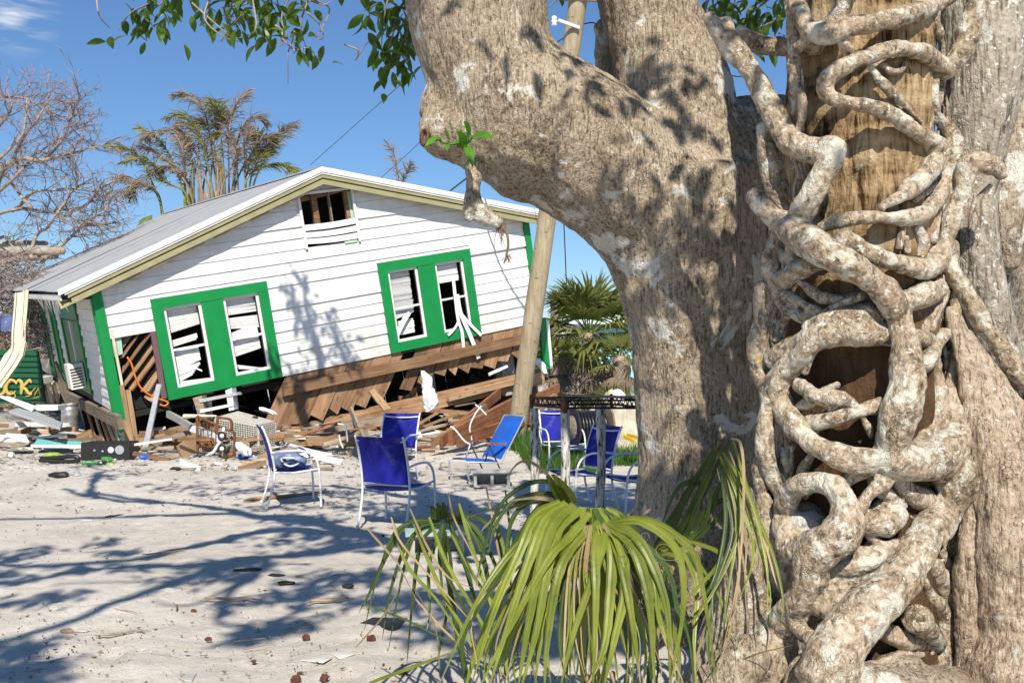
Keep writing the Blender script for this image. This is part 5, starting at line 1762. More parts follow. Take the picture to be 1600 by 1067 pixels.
# cable drum
db = gxy(915, 706)
drum = thing('cable_drum', 'black coil of ribbed cable on a grey drum behind the birch table', 'cable drum', db)
dc = P(918, 668, 15.9)
ax_ = unit(np.array([1, .35, 0])); 
def ringpts(c, r, n=20):
    b1 = unit(np.cross(ax_, [0, 0, 1])); b2 = np.array([0, 0, 1.])
    a = np.linspace(0, 2 * math.pi, n + 1)
    return c + r * (np.cos(a)[:, None] * b1 + np.sin(a)[:, None] * b2)


for k in range(9):
    MB().tube(ringpts(dc + ax_ * (-.22 + k * .055), .25), .028, 6, False).build('cable_turn', m_cable, drum, True, off=db)
for s_, r in ((.27, .42), (-.27, .32)):
    fl = MB()
    o_ = ringpts(dc + ax_ * s_, r, 22)[:-1]
    fl.prism(o_, ax_ * .03)
    fl.build('flange', m_wood3 if s_ > 0 else m_black, drum, off=db)
m = MB(); m.tube([dc - ax_ * .28, dc + ax_ * .28], .2, 14); m.build('core', m_wood3, drum, off=db)

# ------------------------------------------------------------------ things lying before the house
kb = gxy(109, 686)
keg = thing('beer_keg', 'dented silver steel keg standing upright before the left corner of the house', 'keg', kb)
K_ = kb[1] / F
h_ = 56 * K_; r_ = 13 * K_
MB().lathe((0, 0, 0), [(r_ * .9, 0), (r_ * .93, h_ * .06), (r_ * .80, h_ * .09), (r_ * .97, h_ * .13), (r_, h_ * .2), (r_ * .97, h_ * .30), (r_ * 1.03, h_ * .33), (r_ * .97, h_ * .37), (r_ * .98, h_ * .5), (r_ * .97, h_ * .62), (r_ * 1.03, h_ * .66), (r_ * .97, h_ * .70), (r_, h_ * .82), (r_ * .95, h_ * .89), (r_ * .78, h_ * .915)], 28).build('barrel', m_keg, keg, True)
m = MB()
for a, b in ((.915, 1.0),):
    m.lathe((0, 0, 0), [(r_ * .82, h_ * .90), (r_ * .92, h_ * .93), (r_ * .93, h_ * .985), (r_ * .90, h_), (r_ * .84, h_ * .985), (r_ * .82, h_ * .92)], 28)
m.build('chime', m_keg, keg, True)
MB().lathe((0, 0, 0), [(r_ * .18, h_ * .9), (r_ * .18, h_ * .97), (r_ * .1, h_ * .975)], 10).build('valve', m_keg, keg)

sb = gxy(164, 719)
sp = thing('speaker_box', 'black box amplifier with round sockets lying on the sand before the broken corner', 'speaker box', sb, .05)
k_ = sb[1] / F
w_, hh_, dd_ = 74 * k_, 26 * k_, .5
MB().box((0, dd_ / 2, hh_ / 2 + .0), (w_, dd_, hh_)).build('case', m_black, sp)
for x, z_, r, mt in ((-.36, .25, .06, m_dark), (.12, .62, .05, m_plastic), (.30, .62, .075, m_alu), (-.22, .6, .018, m_alu), (-.05, .55, .018, m_alu)):
    a = np.linspace(0, 2 * math.pi, 17)[:-1]
    MB().prism([(x * w_ + math.cos(q) * r, -.004, z_ * hh_ + math.sin(q) * r) for q in a], (0, .006, 0)).build('socket', mt, sp)
MB().box((0, dd_ / 2, hh_ + .006), (w_ * .98, dd_ * .96, .008)).build('lid', m_blackmetal, sp)

# baseball
q = gxy(18, 715); q[2] = .045
bl = thing('baseball', 'small dirty white ball on the sand at the left edge', 'ball', q)
MB().lathe((0, 0, 0), [(.055 * math.cos(a), .055 * math.sin(a)) for a in np.linspace(-1.5, 1.5, 11)], 16).build('leather_cover', m_plastic, bl, True)
MB().tube([(math.cos(a) * .056, -.03 - .02 * math.cos(2 * a), math.sin(a) * .05) for a in np.linspace(0, 6.28, 24)], .004, 4).build('stitching', m_rust, bl)

# green sign with gold lettering
def panel(name, pts, y, th, mat, label, cat, parts=None):
    q = [P(a, b, y if np.isscalar(y) else y[i]) for i, (a, b) in enumerate(pts)]
    base = np.mean(q, 0); base[2] = min(p_[2] for p_ in q)
    t = thing(name, label, cat, base)
    MB().prism(q, np.array([0, th, 0])).build('board', mat, t, off=base)
    return t, base


sg, sbase = panel('green_sign', [(-40, 545), (58, 548), (70, 628), (-40, 632)], 21.0, .08, m_signgreen, 'dark green slatted sign with gold scroll letters behind the left corner of the house', 'sign')
for k in range(9):
    y0 = 552 + k * 8.6
    MB().beam(P(-38, y0, 20.97), P(60 + k * 1.1, y0 + .5, 20.97), .085, .02).build('slat', m_signgreen, sg, off=sbase)
def stroke(pts, r, mat, nm, y=20.93):
    c, rr = pxchain([(a, b, y, q) for a, b, q in pts])
    c2 = MB(); c2.tube(c, rr, 6); v = c2.v[0]; v[:, 1] = y + (v[:, 1] - y) * .35
    c2.build(nm, mat, sg, True, off=sbase)
# O, C and K with curled serifs
stroke([(-6, 597, 2), (2, 594, 3.4), (8, 600, 3.6), (7, 612, 3.2), (0, 617, 2)], 0, m_gold, 'letter_O')
stroke([(26, 600, 1.6), (23, 596, 2.4), (17, 594, 3), (11, 599, 3.6), (9, 607, 3.4), (13, 615, 2.6), (20, 615, 1.6), (24, 611, 1.2)], 0, m_gold, 'letter_C')
stroke([(26, 597, 1.6), (30, 594, 2.6), (34, 599, 3.4), (34, 607, 3.2), (33, 616, 2)], 0, m_gold, 'letter_K')
stroke([(49, 598, 1.6), (46, 594, 2.6), (40, 600, 2.6), (35, 605, 2.2), (40, 608, 2.8), (44, 614, 2.8), (49, 616, 1.4), (48, 612, 1)], 0, m_gold, 'letter_K')
for pts in ([(10, 618, .8), (16, 612, .8), (22, 614, .8), (24, 620, .8), (19, 622, .8)], [(40, 619, .8), (47, 618, .8), (50, 612, .8), (55, 606, .8)], [(54, 618, .7), (58, 610, .7), (64, 604, .7)], [(52, 622, .6), (60, 620, .6), (66, 616, .6)], [(60, 606, 1.4), (62, 612, 1.4), (63, 620, 1.2)]):
    stroke(pts, 0, m_gold, 'scroll_line')
# board with blue letters behind
panel('blue_white_board', [(-30, 489), (38, 492), (38, 518), (-30, 516)], 24.5, .06, simple('blue_stained_board', (.10, .13, .28), .6, .3, .5, 4, (.6, .6, .6), .55), 'blue and white scuffed board behind the bent gutter at the left edge', 'board')

def slab(name, pts, ys, th, mat, label, cat, d=(0, 0, 1), group=None):
    q = [P(a, b, y) for (a, b), y in zip(pts, ys)]
    base = np.mean(q, 0)
    m_ = MB().prism(q, np.array(d) * th)
    o = one(m_, name, mat, base, label, cat, group)
    bv = o.modifiers.new('b', 'BEVEL'); bv.width = .006; bv.segments = 2
    return o


slab('cooler_lid', [(14, 641), (36, 634), (98, 660), (94, 668)], [18.2, 19.0, 18.0, 17.4], -.05, simple('speckled_grey_panel', (.36, .38, .38), .6, .3, .2, 60), 'sloping grey speckled panel leaning in the rubble left of the keg', 'panel')
slab('white_trim_strip', [(0, 618), (6, 616), (56, 634), (50, 640)], [18.8, 18.9, 18.6, 18.5], -.04, m_white, 'long white strip of trim lying on rubble under the green sign', 'trim')
slab('white_box', [(54, 633), (90, 633), (90, 641), (54, 642)], [18.7] * 4, .3, m_white, 'low white box wedged behind the keg in the rubble', 'box', (0, 1, 0))
slab('teal_board', [(52, 697), (58, 688), (128, 692), (127, 697)], [17.8, 18.2, 17.9, 17.6], .03, m_teal, 'flat teal board lying on the sand behind the black amplifier box', 'board')
slab('white_stick', [(48, 699), (48, 697), (130, 698), (130, 700)], [17.7, 17.7, 17.5, 17.5], .03, m_white, 'long white stick lying in front of the teal board', 'stick')
slab('pale_sheet', [(0, 690), (10, 678), (40, 680), (46, 692)], [17.6, 17.9, 17.9, 17.6], .02, m_plastic, 'white plastic sheet crumpled on the sand left of the teal board', 'sheet')
slab('dark_mat', [(560, 977), (582, 967), (637, 968), (620, 987)], [G(560, 977)[1], G(582, 967)[1], G(637, 968)[1], G(620, 987)[1]], .015, m_black, 'flat black square mat lying on the sand beside the palm plant', 'mat')
slab('dark_mat', [(572, 702), (600, 690), (652, 700), (640, 712)], [16.9, 17.4, 17.2, 16.6], .06, m_wood3, 'flat dark weathered hatch lying behind the foreground chairs', 'hatch')

# grey step stool under the window
st = thing('step_stool', 'grey wooden step stool tipped among rubble under the left window', 'stool', P(330, 650, 18.9))
sb_ = P(330, 650, 18.9)
for pts, d in (([(301, 622), (315, 618), (322, 655), (312, 657)], .30), ([(352, 610), (362, 606), (366, 640), (358, 642)], .30)):
    MB().prism([P(a, b, 18.8) for a, b in pts], (0, d, 0)).build('side_panel', m_wood3 if pts[0][0] < 320 else m_white, st, off=sb_)
for pts in ([(310, 624), (368, 613), (371, 617), (312, 629)], [(312, 640), (364, 630), (365, 634), (313, 645)]):
    MB().prism([P(a, b, 18.78) for a, b in pts], (0, .34, 0)).build('tread', simple('grey_stool_paint', (.42, .42, .41), .5) if pts[0][1] < 630 else m_white, st, off=sb_)
MB().prism([P(a, b, 19.05) for a, b in [(316, 626), (330, 623), (332, 655), (318, 656)]], (0, .03, 0)).build('riser', m_white, st, off=sb_)

def bar_thing(name, p0, p1, w, t, mat, label, cat, side=(0, 0, 1), group=None):
    p0, p1 = np.array(p0), np.array(p1)
    o = hbeam(name, p0, p1, w, t, mat, side)
    return tag(o, label, cat, group)


bar_thing('metal_post', P(225, 710, 17.3), P(249, 602, 18.3), .09, .05, m_alu, 'grey metal post leaning upright against the broken house corner', 'post', (1, 0, 0))
bar_thing('metal_channel', P(262, 646, 18.3), P(300, 668, 17.6), .12, .06, m_alu, 'grey metal channel slanting through rubble left of the rusty cart', 'metal channel')
bar_thing('metal_channel', P(300, 668, 17.55), P(345, 686, 17.0), .12, .06, m_frame, 'pale metal channel end lying against the rusty cart', 'metal channel')
bar_thing('fresh_plank', P(580, 610, 19.6), P(606, 641, 18.9), .15, .04, m_wood2, 'fresh yellow plank poking up behind the chair that faces the viewer', 'plank', (1, 0, 0))
bar_thing('fresh_plank', P(281, 708, 17.0), P(312, 686, 17.3), .26, .05, m_wood2, 'wide tan plank propped on the sand left of the rusty cart', 'plank')

# wicker hamper
hb_ = gxy(388, 712)
ham = thing('wicker_hamper', 'grey wicker hamper with woven mesh sides tipped before the house', 'hamper', hb_)
y0 = hb_[1]
A_, B_, C_ = P(340, 705, y0 + .5), P(404, 712, y0), P(431, 700, y0 + .6)
tA, tB, tC, tD = P(336, 655, y0 + .45), P(404, 667, y0), P(430, 661, y0 + .6), P(372, 645, y0 + 1.0)
def lattice(p00, p10, p11, p01, nx, ny, nm):
    m_ = MB()
    e = lambda s_, t_: (np.array(p00) * (1 - s_) + np.array(p10) * s_) * (1 - t_) + (np.array(p01) * (1 - s_) + np.array(p11) * s_) * t_
    for i in range(nx + 1):
        m_.tube([e(i / nx, 0), e(i / nx, 1)], .0105, 4)
    for j in range(ny + 1):
        m_.tube([e(0, j / ny), e(1, j / ny)], .0105, 4)
    tag(m_.build(nm, m_wicker, ham, off=hb_), kind='stuff')


lattice(A_, B_, tB, tA, 18, 14, 'woven_side'); lattice(B_, C_, tC, tB, 8, 14, 'woven_side')
MB().prism([tA, tB, tC, tD], (0, 0, .035)).build('lid', m_wicker, ham, off=hb_)
MB().prism([A_ + (tA - A_) * .03 + np.array([.03, .12, 0]), B_ + np.array([-.03, .14, .02]), tB + np.array([-.03, .14, -.02]), tA + np.array([.03, .12, -.02])], (0, .02, 0)).build('liner', m_dark, ham, off=hb_)
for a, b in ((A_, tA), (B_, tB), (C_, tC)):
    MB().tube([a, b], .022, 6).build('corner_post', m_wicker, ham, off=hb_)
MB().box(tB * .3 + tD * .4 + tC * .3 + np.array([0, 0, .05]), (.09, .06, .04)).build('lid_knob', m_black, ham, off=hb_)
MB().box((tC + B_) / 2 + np.array([-.05, -.12, .05]), (.07, .03, .22)).build('latch', m_frame, ham, off=hb_)

# rusty cart with castors
rb = gxy(345, 714)
rc_ = thing('rusty_cart', 'rusty overturned wire cart with white castor wheels before the wicker hamper', 'cart', rb)
y0 = rb[1] - .15
for pts in ([(308, 650), (330, 660), (362, 674), (366, 680), (366, 705), (362, 712), (350, 710)], [(308, 650), (309, 708)], [(340, 652), (360, 656), (362, 672)], [(340, 650), (338, 700)]):
    c, r = pxchain([(a, b, y0 + .0, 1.7) for a, b in pts]); MB().tube(c, .024, 6).build('frame_tube', m_rust, rc_, True, off=rb)
for k in range(5):
    c, r = pxchain([(312 + k * 6, 655 + k * 2.5, y0, 1), (313 + k * 6, 704, y0 + .1, 1)]); MB().tube(c, .007, 4).build('wire', m_rust, rc_, off=rb)
for k in range(3):
    c, r = pxchain([(309, 668 + k * 14, y0, 1), (345, 676 + k * 12, y0, 1)]); MB().tube(c, .007, 4).build('wire', m_rust, rc_, off=rb)
for a, b in ((347, 681), (347, 701)):
    ctr = P(a, b, y0 - .12)
    wv = MB(); vv = []
    ang = np.linspace(0, 2 * math.pi, 19)[:-1]
    MB().tube([ctr + np.array([math.cos(q) * .055, -.01, math.sin(q) * .065]) for q in list(ang) + [0]], .02, 6, False).build('castor_wheel', m_black, rc_, True, off=rb)
    MB().tube([ctr + np.array([0, -.02, 0]), ctr + np.array([0, .03, 0])], .04, 10).build('castor_hub', m_plastic, rc_, True, off=rb)
MB().tube([P(350, 668, y0 - .1), P(344, 690, y0 - .1), P(334, 706, y0 - .1), P(322, 712, y0 - .05)], [.025, .03, .03, .02], 8).build('castor_fork', m_frame, rc_, True, off=rb)
MB().tube([P(287, 651, y0 + .3), P(300, 650, y0 + .3), P(338, 650, y0 + .3)], [.05, .035, .02], 8).build('handle', m_cream, rc_, True, off=rb)

# white plastic bag hanging by the sill
def rag(name, pts, y, mat, label, cat, amp=.05):
    """a bunched cloth: lumpy closed surface along a chain of (px, py, radius px)"""
    q = np.array([(*P(a, b, y), r * y / F) for a, b, r in pts])
    s = spline(q, 5)
    n = 22
    base = s[0, :3].copy()
    ang = np.linspace(0, 2 * math.pi, n, endpoint=False)
    vs = []
    for i, row in enumerate(s):
        d = np.column_stack([np.cos(ang), np.sin(ang) * .6, np.zeros(n)])
        fold = 1 + .22 * np.sin(ang * 5 + i * .35 + 2 * noise(np.array([[i * .3, 1.5, 2.5]]))[0]) + .2 * noise(np.column_stack([np.cos(ang) * 2.2, np.sin(ang) * 2.2, np.full(n, i * .5)]))
        vs.append(row[:3] + d * (row[3] * fold)[:, None] - base)
    k = len(s)
    f = [(i * n + a, i * n + (a + 1) % n, (i + 1) * n + (a + 1) % n, (i + 1) * n + a) for i in range(k - 1) for a in range(n)] + [tuple(range(n - 1, -1, -1)), tuple(range((k - 1) * n, k * n))]
    o = MB().add(np.vstack(vs), f).build(name, mat, None, True)
    o.location = base
    return tag(o, label, cat)


rag('plastic_bag', [(660, 579, 2), (664, 586, 6), (668, 594, 8), (668, 606, 8), (669, 613, 9), (672, 622, 11), (674, 632, 10), (671, 639, 7), (667, 644, 2)], 19.6, m_plastic, 'white plastic bag snagged and hanging from the sill under the right window', 'plastic bag')
rag('plastic_bag', [(838, 560, 4), (843, 568, 7), (848, 574, 5), (852, 584, 4)], 22.2, m_plastic, 'torn white plastic caught at the right house corner behind the pole', 'plastic scrap')
rag('white_rag', [(372, 690, 3), (378, 698, 9), (384, 706, 10), (388, 712, 5)], 16.6, m_plastic, 'clear crumpled plastic lying at the foot of the hamper', 'plastic scrap')
rag('plastic_bag', [(408, 636, 3), (416, 641, 9), (424, 645, 8), (430, 648, 4)], 18.6, m_plastic, 'crumpled clear plastic bag lying above the wicker hamper under the siding edge', 'plastic bag')
rag('white_rag', [(285, 724, 4), (300, 726, 9), (318, 727, 8), (330, 727, 3)], 16.0, m_plastic, 'white cloth scrap with blue marks on the sand before the cart', 'cloth')
rag('white_rag', [(338, 722, 3), (346, 726, 8), (356, 728, 6)], 15.9, m_plastic, 'white paper scrap on the sand right of the cloth scrap', 'paper')
rag('white_rag', [(0, 690, 4), (8, 683, 10), (20, 682, 12), (34, 688, 7)], 17.4, m_plastic, 'heap of white crumpled fabric on the rubble at the left edge', 'cloth')

# bent white tubes sticking out of the rubble
for pts, y, lab in (([(528, 662, 1), (538, 664, 1), (541, 670, 1), (543, 690, 1)], 17.2, 'bent white pipe hooking out of the rubble left of the facing chair'), ([(530, 680, 1), (532, 690, 1), (536, 700, 1)], 16.8, 'short white pipe standing in the rubble left of the facing chair'),
                    ([(738, 692, 1), (734, 668, 1), (742, 648, 1), (752, 634, 1)], 17.5, 'curved pale tube standing behind the beach chair'), ([(743, 632, 1), (752, 640, 1), (760, 648, 1)], 17.6, 'bent pale tube end above the beach chair'),
                    ([(704, 666, 1), (712, 672, 1), (725, 688, 1), (735, 694, 1)], 16.6, 'grey tube leaning on the sand left of the beach chair'), ([(845, 700, 1), (838, 672, 1), (842, 652, 1), (855, 644, 1)], 16.4, 'white curved tube beside the far blue chair'), ([(851, 704, 1), (843, 676, 1), (848, 655, 1)], 16.5, 'second white curved tube beside the far blue chair')):
    c, r = pxchain([(a, b, y, q) for a, b, q in pts])
    one(MB().tube(c, .015, 7), 'bent_pipe', m_frame, c[0], lab, 'pipe', smooth=True)
bar_thing('pvc_downspout', P(764, 585, 21.0), P(792, 572, 21.2), .05, .05, m_white, 'white pipe with elbow hanging along the sill near the pole', 'pipe')

# larger fallen members under the house
for k, (a, b, y0_, c, d, y1_, w_, t_, mt, lab) in enumerate((
    (690, 690, 17.6, 780, 615, 20.5, .20, .06, m_wood4, 'rusty brown board slanting up from the sand to the sill left of the beach chair'),
    (675, 694, 17.3, 760, 636, 19.6, .14, .05, m_wood, 'narrower brown board lying under the slanting rusty board'),
    (705, 684, 17.8, 812, 628, 20.2, .28, .10, m_wood4, 'broad orange-brown beam resting in the rubble behind the beach chair'),
    (715, 690, 17.2, 830, 652, 19.4, .20, .08, m_wood4, 'orange-brown plank lying low behind the beach chair'),
    (810, 636, 21.0, 872, 606, 22.4, .18, .08, m_wood4, 'reddish board jutting out right of the pole foot'),
    (818, 655, 19.8, 868, 620, 21.0, .16, .06, m_wood2, 'pale split board right of the pole foot'),
    (470, 676, 18.6, 600, 656, 19.0, .16, .10, m_wood3, 'grey pipe-like beam lying along the foot of the wall'),
    (440, 690, 18.0, 588, 676, 18.4, .18, .12, m_wood3, 'long grey-brown timber lying before the wall foot'),
    (480, 688, 17.6, 590, 690, 17.6, .15, .08, m_wood, 'brown timber lying nearest the chairs in the rubble'),
    (640, 676, 18.0, 716, 646, 19.0, .05, .03, m_wood2, 'thin yellow batten in the rubble right of the facing chair'),
    (548, 640, 19.0, 570, 690, 18.0, .12, .05, m_wood3, 'grey board propped behind the facing chair'))):
    bar_thing('fallen_beam', P(a, b, y0_), P(c, d, y1_), w_, t_, mt, lab, 'beam')

# the heap of splintered boards along the foot of the house
DG = 'splintered boards heaped at the foot of the tilted house'
MCOL = {'weathered_brown_plank': 'dark brown', 'fresh_tan_lumber': 'tan', 'grey_driftwood_board': 'grey', 'rusty_red_board': 'rust-red', 'white_paint': 'white'}
def where(a, b):
    f = 'in front of' if b > 712 else ('beneath' if b < 684 else 'at the foot of')
    if a < 60: return 'in the rubble under the green sign'
    if a < 130: return 'in the rubble beside the steel keg'
    if a < 250: return f + ' the broken open house corner'
    if a < 340: return f + ' the left green window'
    if a < 440: return f + ' the house wall beside the wicker hamper'
    if a < 520: return f + ' the house wall between hamper and chairs'
    if a < 590: return f + ' the wall behind the nearest chair'
    if a < 690: return f + ' the wall under the hanging plastic bag'
    if a < 800: return f + ' the wall behind the low beach chair'
    if a < 860: return 'in the rubble around the pole foot'
    return 'in the rubble behind the birch table'
def heap(n, x0, x1, yb0, yb1, ph0, ph1, lmin, lmax, mats):
    for _ in range(n):
        a = RND.uniform(x0, x1); b = RND.uniform(yb0, yb1)
        g = gxy(a, b)
        z = RND.uniform(ph0, ph1)
        ln, an, el = RND.uniform(lmin, lmax), RND.gauss(0, .7), RND.gauss(0.04, .16)
        d = np.array([math.cos(an) * math.cos(el), math.sin(an) * math.cos(el), math.sin(el)]) * ln / 2
        z = max(z, abs(d[2]) + .015)
        c = np.array([g[0], g[1], z])
        mt_ = RND.choice(mats)
        bar_thing('splintered_board', c - d, c + d, RND.uniform(.03, .12), RND.uniform(.012, .035), mt_, '%s splintered board %s' % (MCOL[mt_.name], where(a, b)), 'board', (RND.uniform(-.4, .4), RND.uniform(-.2, .6), 1), DG)


WM = [m_wood, m_wood, m_wood2, m_wood3, m_wood4, m_white, m_wood3]
heap(58, 215, 440, 690, 720, .02, .35, .25, 1.1, WM)
heap(64, 440, 660, 682, 714, .02, .4, .3, 1.4, WM)
heap(26, 640, 850, 672, 700, .02, .5, .5, 1.8, WM)
heap(26, -20, 88, 686, 704, .02, .4, .4, 1.5, WM)
heap(10, 120, 150, 688, 702, .02, .2, .3, .9, WM)
heap(14, 860, 1000, 672, 690, .02, .5, .4, 1.2, WM)
heap(16, 250, 520, 714, 736, .01, .03, .2, .6, [m_wood2, m_wood, m_wood3, m_white])
# rubble deeper under the raised floor; near-black pieces added to darken the void
heap(34, 260, 800, 664, 682, .1, .7, .6, 1.8, [m_wood, m_wood3, m_wood4])
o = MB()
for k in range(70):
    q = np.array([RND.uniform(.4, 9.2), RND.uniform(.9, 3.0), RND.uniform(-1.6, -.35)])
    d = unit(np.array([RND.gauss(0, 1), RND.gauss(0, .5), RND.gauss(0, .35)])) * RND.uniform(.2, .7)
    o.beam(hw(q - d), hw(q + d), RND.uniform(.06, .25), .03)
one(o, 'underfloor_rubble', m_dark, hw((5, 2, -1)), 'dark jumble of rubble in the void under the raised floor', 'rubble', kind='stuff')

# crumpled cloth, insulation and wiring among the boards
CLO = [('pink insulation', simple('pink_insulation', (.55, .30, .28), .95, .05, .3, 20)), ('grey cloth', m_bag), ('white plastic', m_plastic), ('dirty white cloth', simple('dirty_cloth', (.48, .45, .40), .9, .1, .3, 9, (.2, .16, .12), .52)), ('dark tar paper', m_black), ('pale green cloth', simple('green_cloth', (.30, .42, .28), .9, .1, .3, 9, (.2, .16, .12), .55))]
for k in range(30):
    a, b = (RND.uniform(215, 850), RND.uniform(684, 708)) if k < 22 else (RND.uniform(0, 90), RND.uniform(690, 706))
    nm, mt = CLO[k % len(CLO)]
    y_ = G(a, b)[1]
    s_ = RND.uniform(.6, 1.3)
    rag('crumpled_scrap', [(a - 7 * s_, b - 1, 2 * s_), (a - 2, b - 3 * s_, 5 * s_), (a + 4 * s_, b - 2, 5 * s_), (a + 10 * s_, b + 1, 2 * s_)], y_, mt, 'crumpled %s %s' % (nm, where(a, b)), 'scrap')['group'] = 'crumpled scraps caught in the rubble'
for k in range(14):
    a, b = RND.uniform(230, 830), RND.uniform(680, 704)
    g = G(a, b)
    q = [g + np.array([RND.uniform(-.1, .1), 0, .02])]
    for j in range(6):
        q.append(q[-1] + np.array([RND.gauss(.06, .16), RND.gauss(0, .12), RND.gauss(.02, .12)]))
        q[-1][2] = max(.02, q[-1][2])
    mt, nm = RND.choice([(m_cable, 'black'), (m_plastic, 'white'), (m_rust, 'rusty')])
    one(MB().tube(spline(q, 4), .009, 5), 'loose_wire', mt, g, '%s curled wire %s' % (nm, where(a, b)), 'wire', 'loose wires curling out of the rubble', smooth=True)

# small pieces of colour among the rubble
def bottle(px, py, r, h, mat, label, lay=0.0, ang=0.0):
    g = gxy(px, py)
    t = thing('bottle', label, 'bottle', (g[0], g[1], r), ang)
    t.rotation_euler = (0, math.pi / 2, ang)
    MB().lathe((0, 0, -h / 2), [(r * .9, 0), (r, .01), (r, h * .6), (r * .4, h * .82), (r * .38, h * .95)], 14).build('bottle_body', mat, t, True)
    MB().lathe((0, 0, h / 2 - .045 * h), [(r * .42, 0), (r * .42, .025), (r * .3, .027)], 10).build('cap', m_plastic, t, True)


mg = simple('green_can', (.05, .24, .05), .3, .5, .2, 20, (.55, .58, .5), .54)
ml = simple('lime_plastic', (.28, .44, .05), .4, .4, .3, 20, (.5, .5, .4), .55)
mb2 = simple('blue_plastic', (.02, .10, .55), .4, .4)
bottle(143, 727, .04, .28, mg, 'green and white bottle lying on the sand before the amplifier box', ang=.2)
bottle(170, 722, .045, .24, mg, 'smaller green bottle right below the amplifier box sockets', ang=-.3)
bottle(228, 719, .05, .2, mb2, 'blue plastic bottle lying on the sand right of the amplifier box', ang=.4)
bottle(384, 717, .045, .26, mb2, 'blue and clear bottle at the foot of the wicker hamper', ang=.1)
def lump(name, px, py, s_, mat, label, cat, z=None, seed=0, group=None):
    g = gxy(px, py)
    n, m_ = 9, 6
    v = []
    for i in range(m_ + 1):
        ph = -math.pi / 2 + math.pi * i / m_
        for k in range(n):
            a = 2 * math.pi * k / n
            v.append((math.cos(ph) * math.cos(a), math.cos(ph) * math.sin(a), math.sin(ph)))
    v = np.array(v)
    v = v * (1 + .35 * noise(v * 1.7 + px * .37 + seed))[:, None] * np.array(s_)
    v[:, 2] -= v[:, 2].min()
    f = [(i * n + k, i * n + (k + 1) % n, (i + 1) * n + (k + 1) % n, (i + 1) * n + k) for i in range(m_) for k in range(n)]
    o = MB().add(v, f).build(name, mat, None, False)
    o.location = (g[0], g[1], (z or 0) - .01)
    return tag(o, label, cat, group)


lump('lime_bag', 82, 718, (.17, .09, .06), ml, 'lime green plastic bag at the left end of the black hose', 'bag')
lump('lime_scrap', 400, 620, (.1, .08, .08), ml, 'lime scrap caught under the house beside the stool', 'scrap')
lump('lime_scrap', 172, 727, (.08, .04, .02), ml, 'lime scrap on the sand below the green bottle', 'scrap', seed=3)
c, r = pxchain([(a, b, G(0, 722)[1] - .2, 2) for a, b in ((64, 716), (90, 715), (116, 713), (123, 718), (110, 721), (80, 720), (62, 719))])
one(MB().tube(c, .035, 8), 'black_hose', m_cable, c[0], 'black hose looped on the sand left of the amplifier box', 'hose', smooth=True)
for k, (a, b, s_) in enumerate(((92, 746, (.16, .07, .05)), (116, 744, (.09, .08, .06)), (158, 726, (.10, .06, .04)), (220, 727, (.10, .06, .05)), (275, 735, (.1, .06, .03)))):
    lump('grey_stone', a, b, s_, m_conc if k % 2 else m_black, ('flat dark chunk lying alone on the sand below the black hose', 'rounded grey stone on the sand beside the dark chunk', 'black lump under the amplifier box', 'tan stone right of the green bottles', 'small black scrap before the broken sill')[k], 'stone')
lump('black_shoe', 387, 892, (.12, .05, .018), m_black, 'torn black shoe sole lying in branch shade on the sand', 'shoe')
lump('black_scrap', 432, 899, (.07, .04, .012), m_black, 'black scrap right of the shoe sole', 'scrap')
lump('black_scrap', 446, 911, (.065, .035, .014), m_black, 'black scrap with a white edge below the other scrap', 'scrap', seed=2)
lump('black_scrap', 543, 918, (.05, .03, .02), m_black, 'crumpled black scrap alone on bright sand left of the palm fans', 'scrap', seed=5)
lump('bark_scrap', 104, 987, (.05, .018, .02), m_wood3, 'thin dark leaf-like scrap on the sand at lower left', 'scrap', seed=7)
lump('grey_scrap', 128, 985, (.045, .025, .008), m_conc, 'flat dark scrap right of the leaf-like scrap', 'scrap', seed=8)
for k, (a, b, s_) in enumerate(((479, 997, .026), (463, 1063, .027), (507, 1061, .026), (326, 999, .02), (598, 838, .02), (468, 1052, .014), (630, 1056, .03), (397, 1033, .014), (302, 955, .02), (580, 1000, .03))):
    lump('lava_rock', a, b, (s_, s_ * .7, s_ * .7), m_rock, 'small dark red lava rock lying on the pale sand', 'rock', seed=k, group='lava rocks scattered on the sand')
slab('paper_plate', [(470, 1032), (500, 1026), (520, 1028), (505, 1036)], [G(470, 1032)[1], G(500, 1026)[1], G(520, 1028)[1], G(505, 1036)[1]], .006, m_litter_w, 'flat white paper scrap on the sand at the bottom', 'paper')
slab('paper_plate', [(518, 1022), (545, 1016), (556, 1022), (530, 1030)], [G(518, 1022)[1], G(545, 1016)[1], G(556, 1022)[1], G(530, 1030)[1]], .006, m_litter_w, 'torn white paper right of the flat paper scrap', 'paper')
slab('grey_tile', [(275, 1057), (308, 1053), (300, 1066), (285, 1064)], [G(275, 1057)[1], G(308, 1053)[1], G(300, 1066)[1], G(285, 1064)[1]], .01, m_conc, 'broken grey tile piece on the sand at the bottom edge', 'tile')
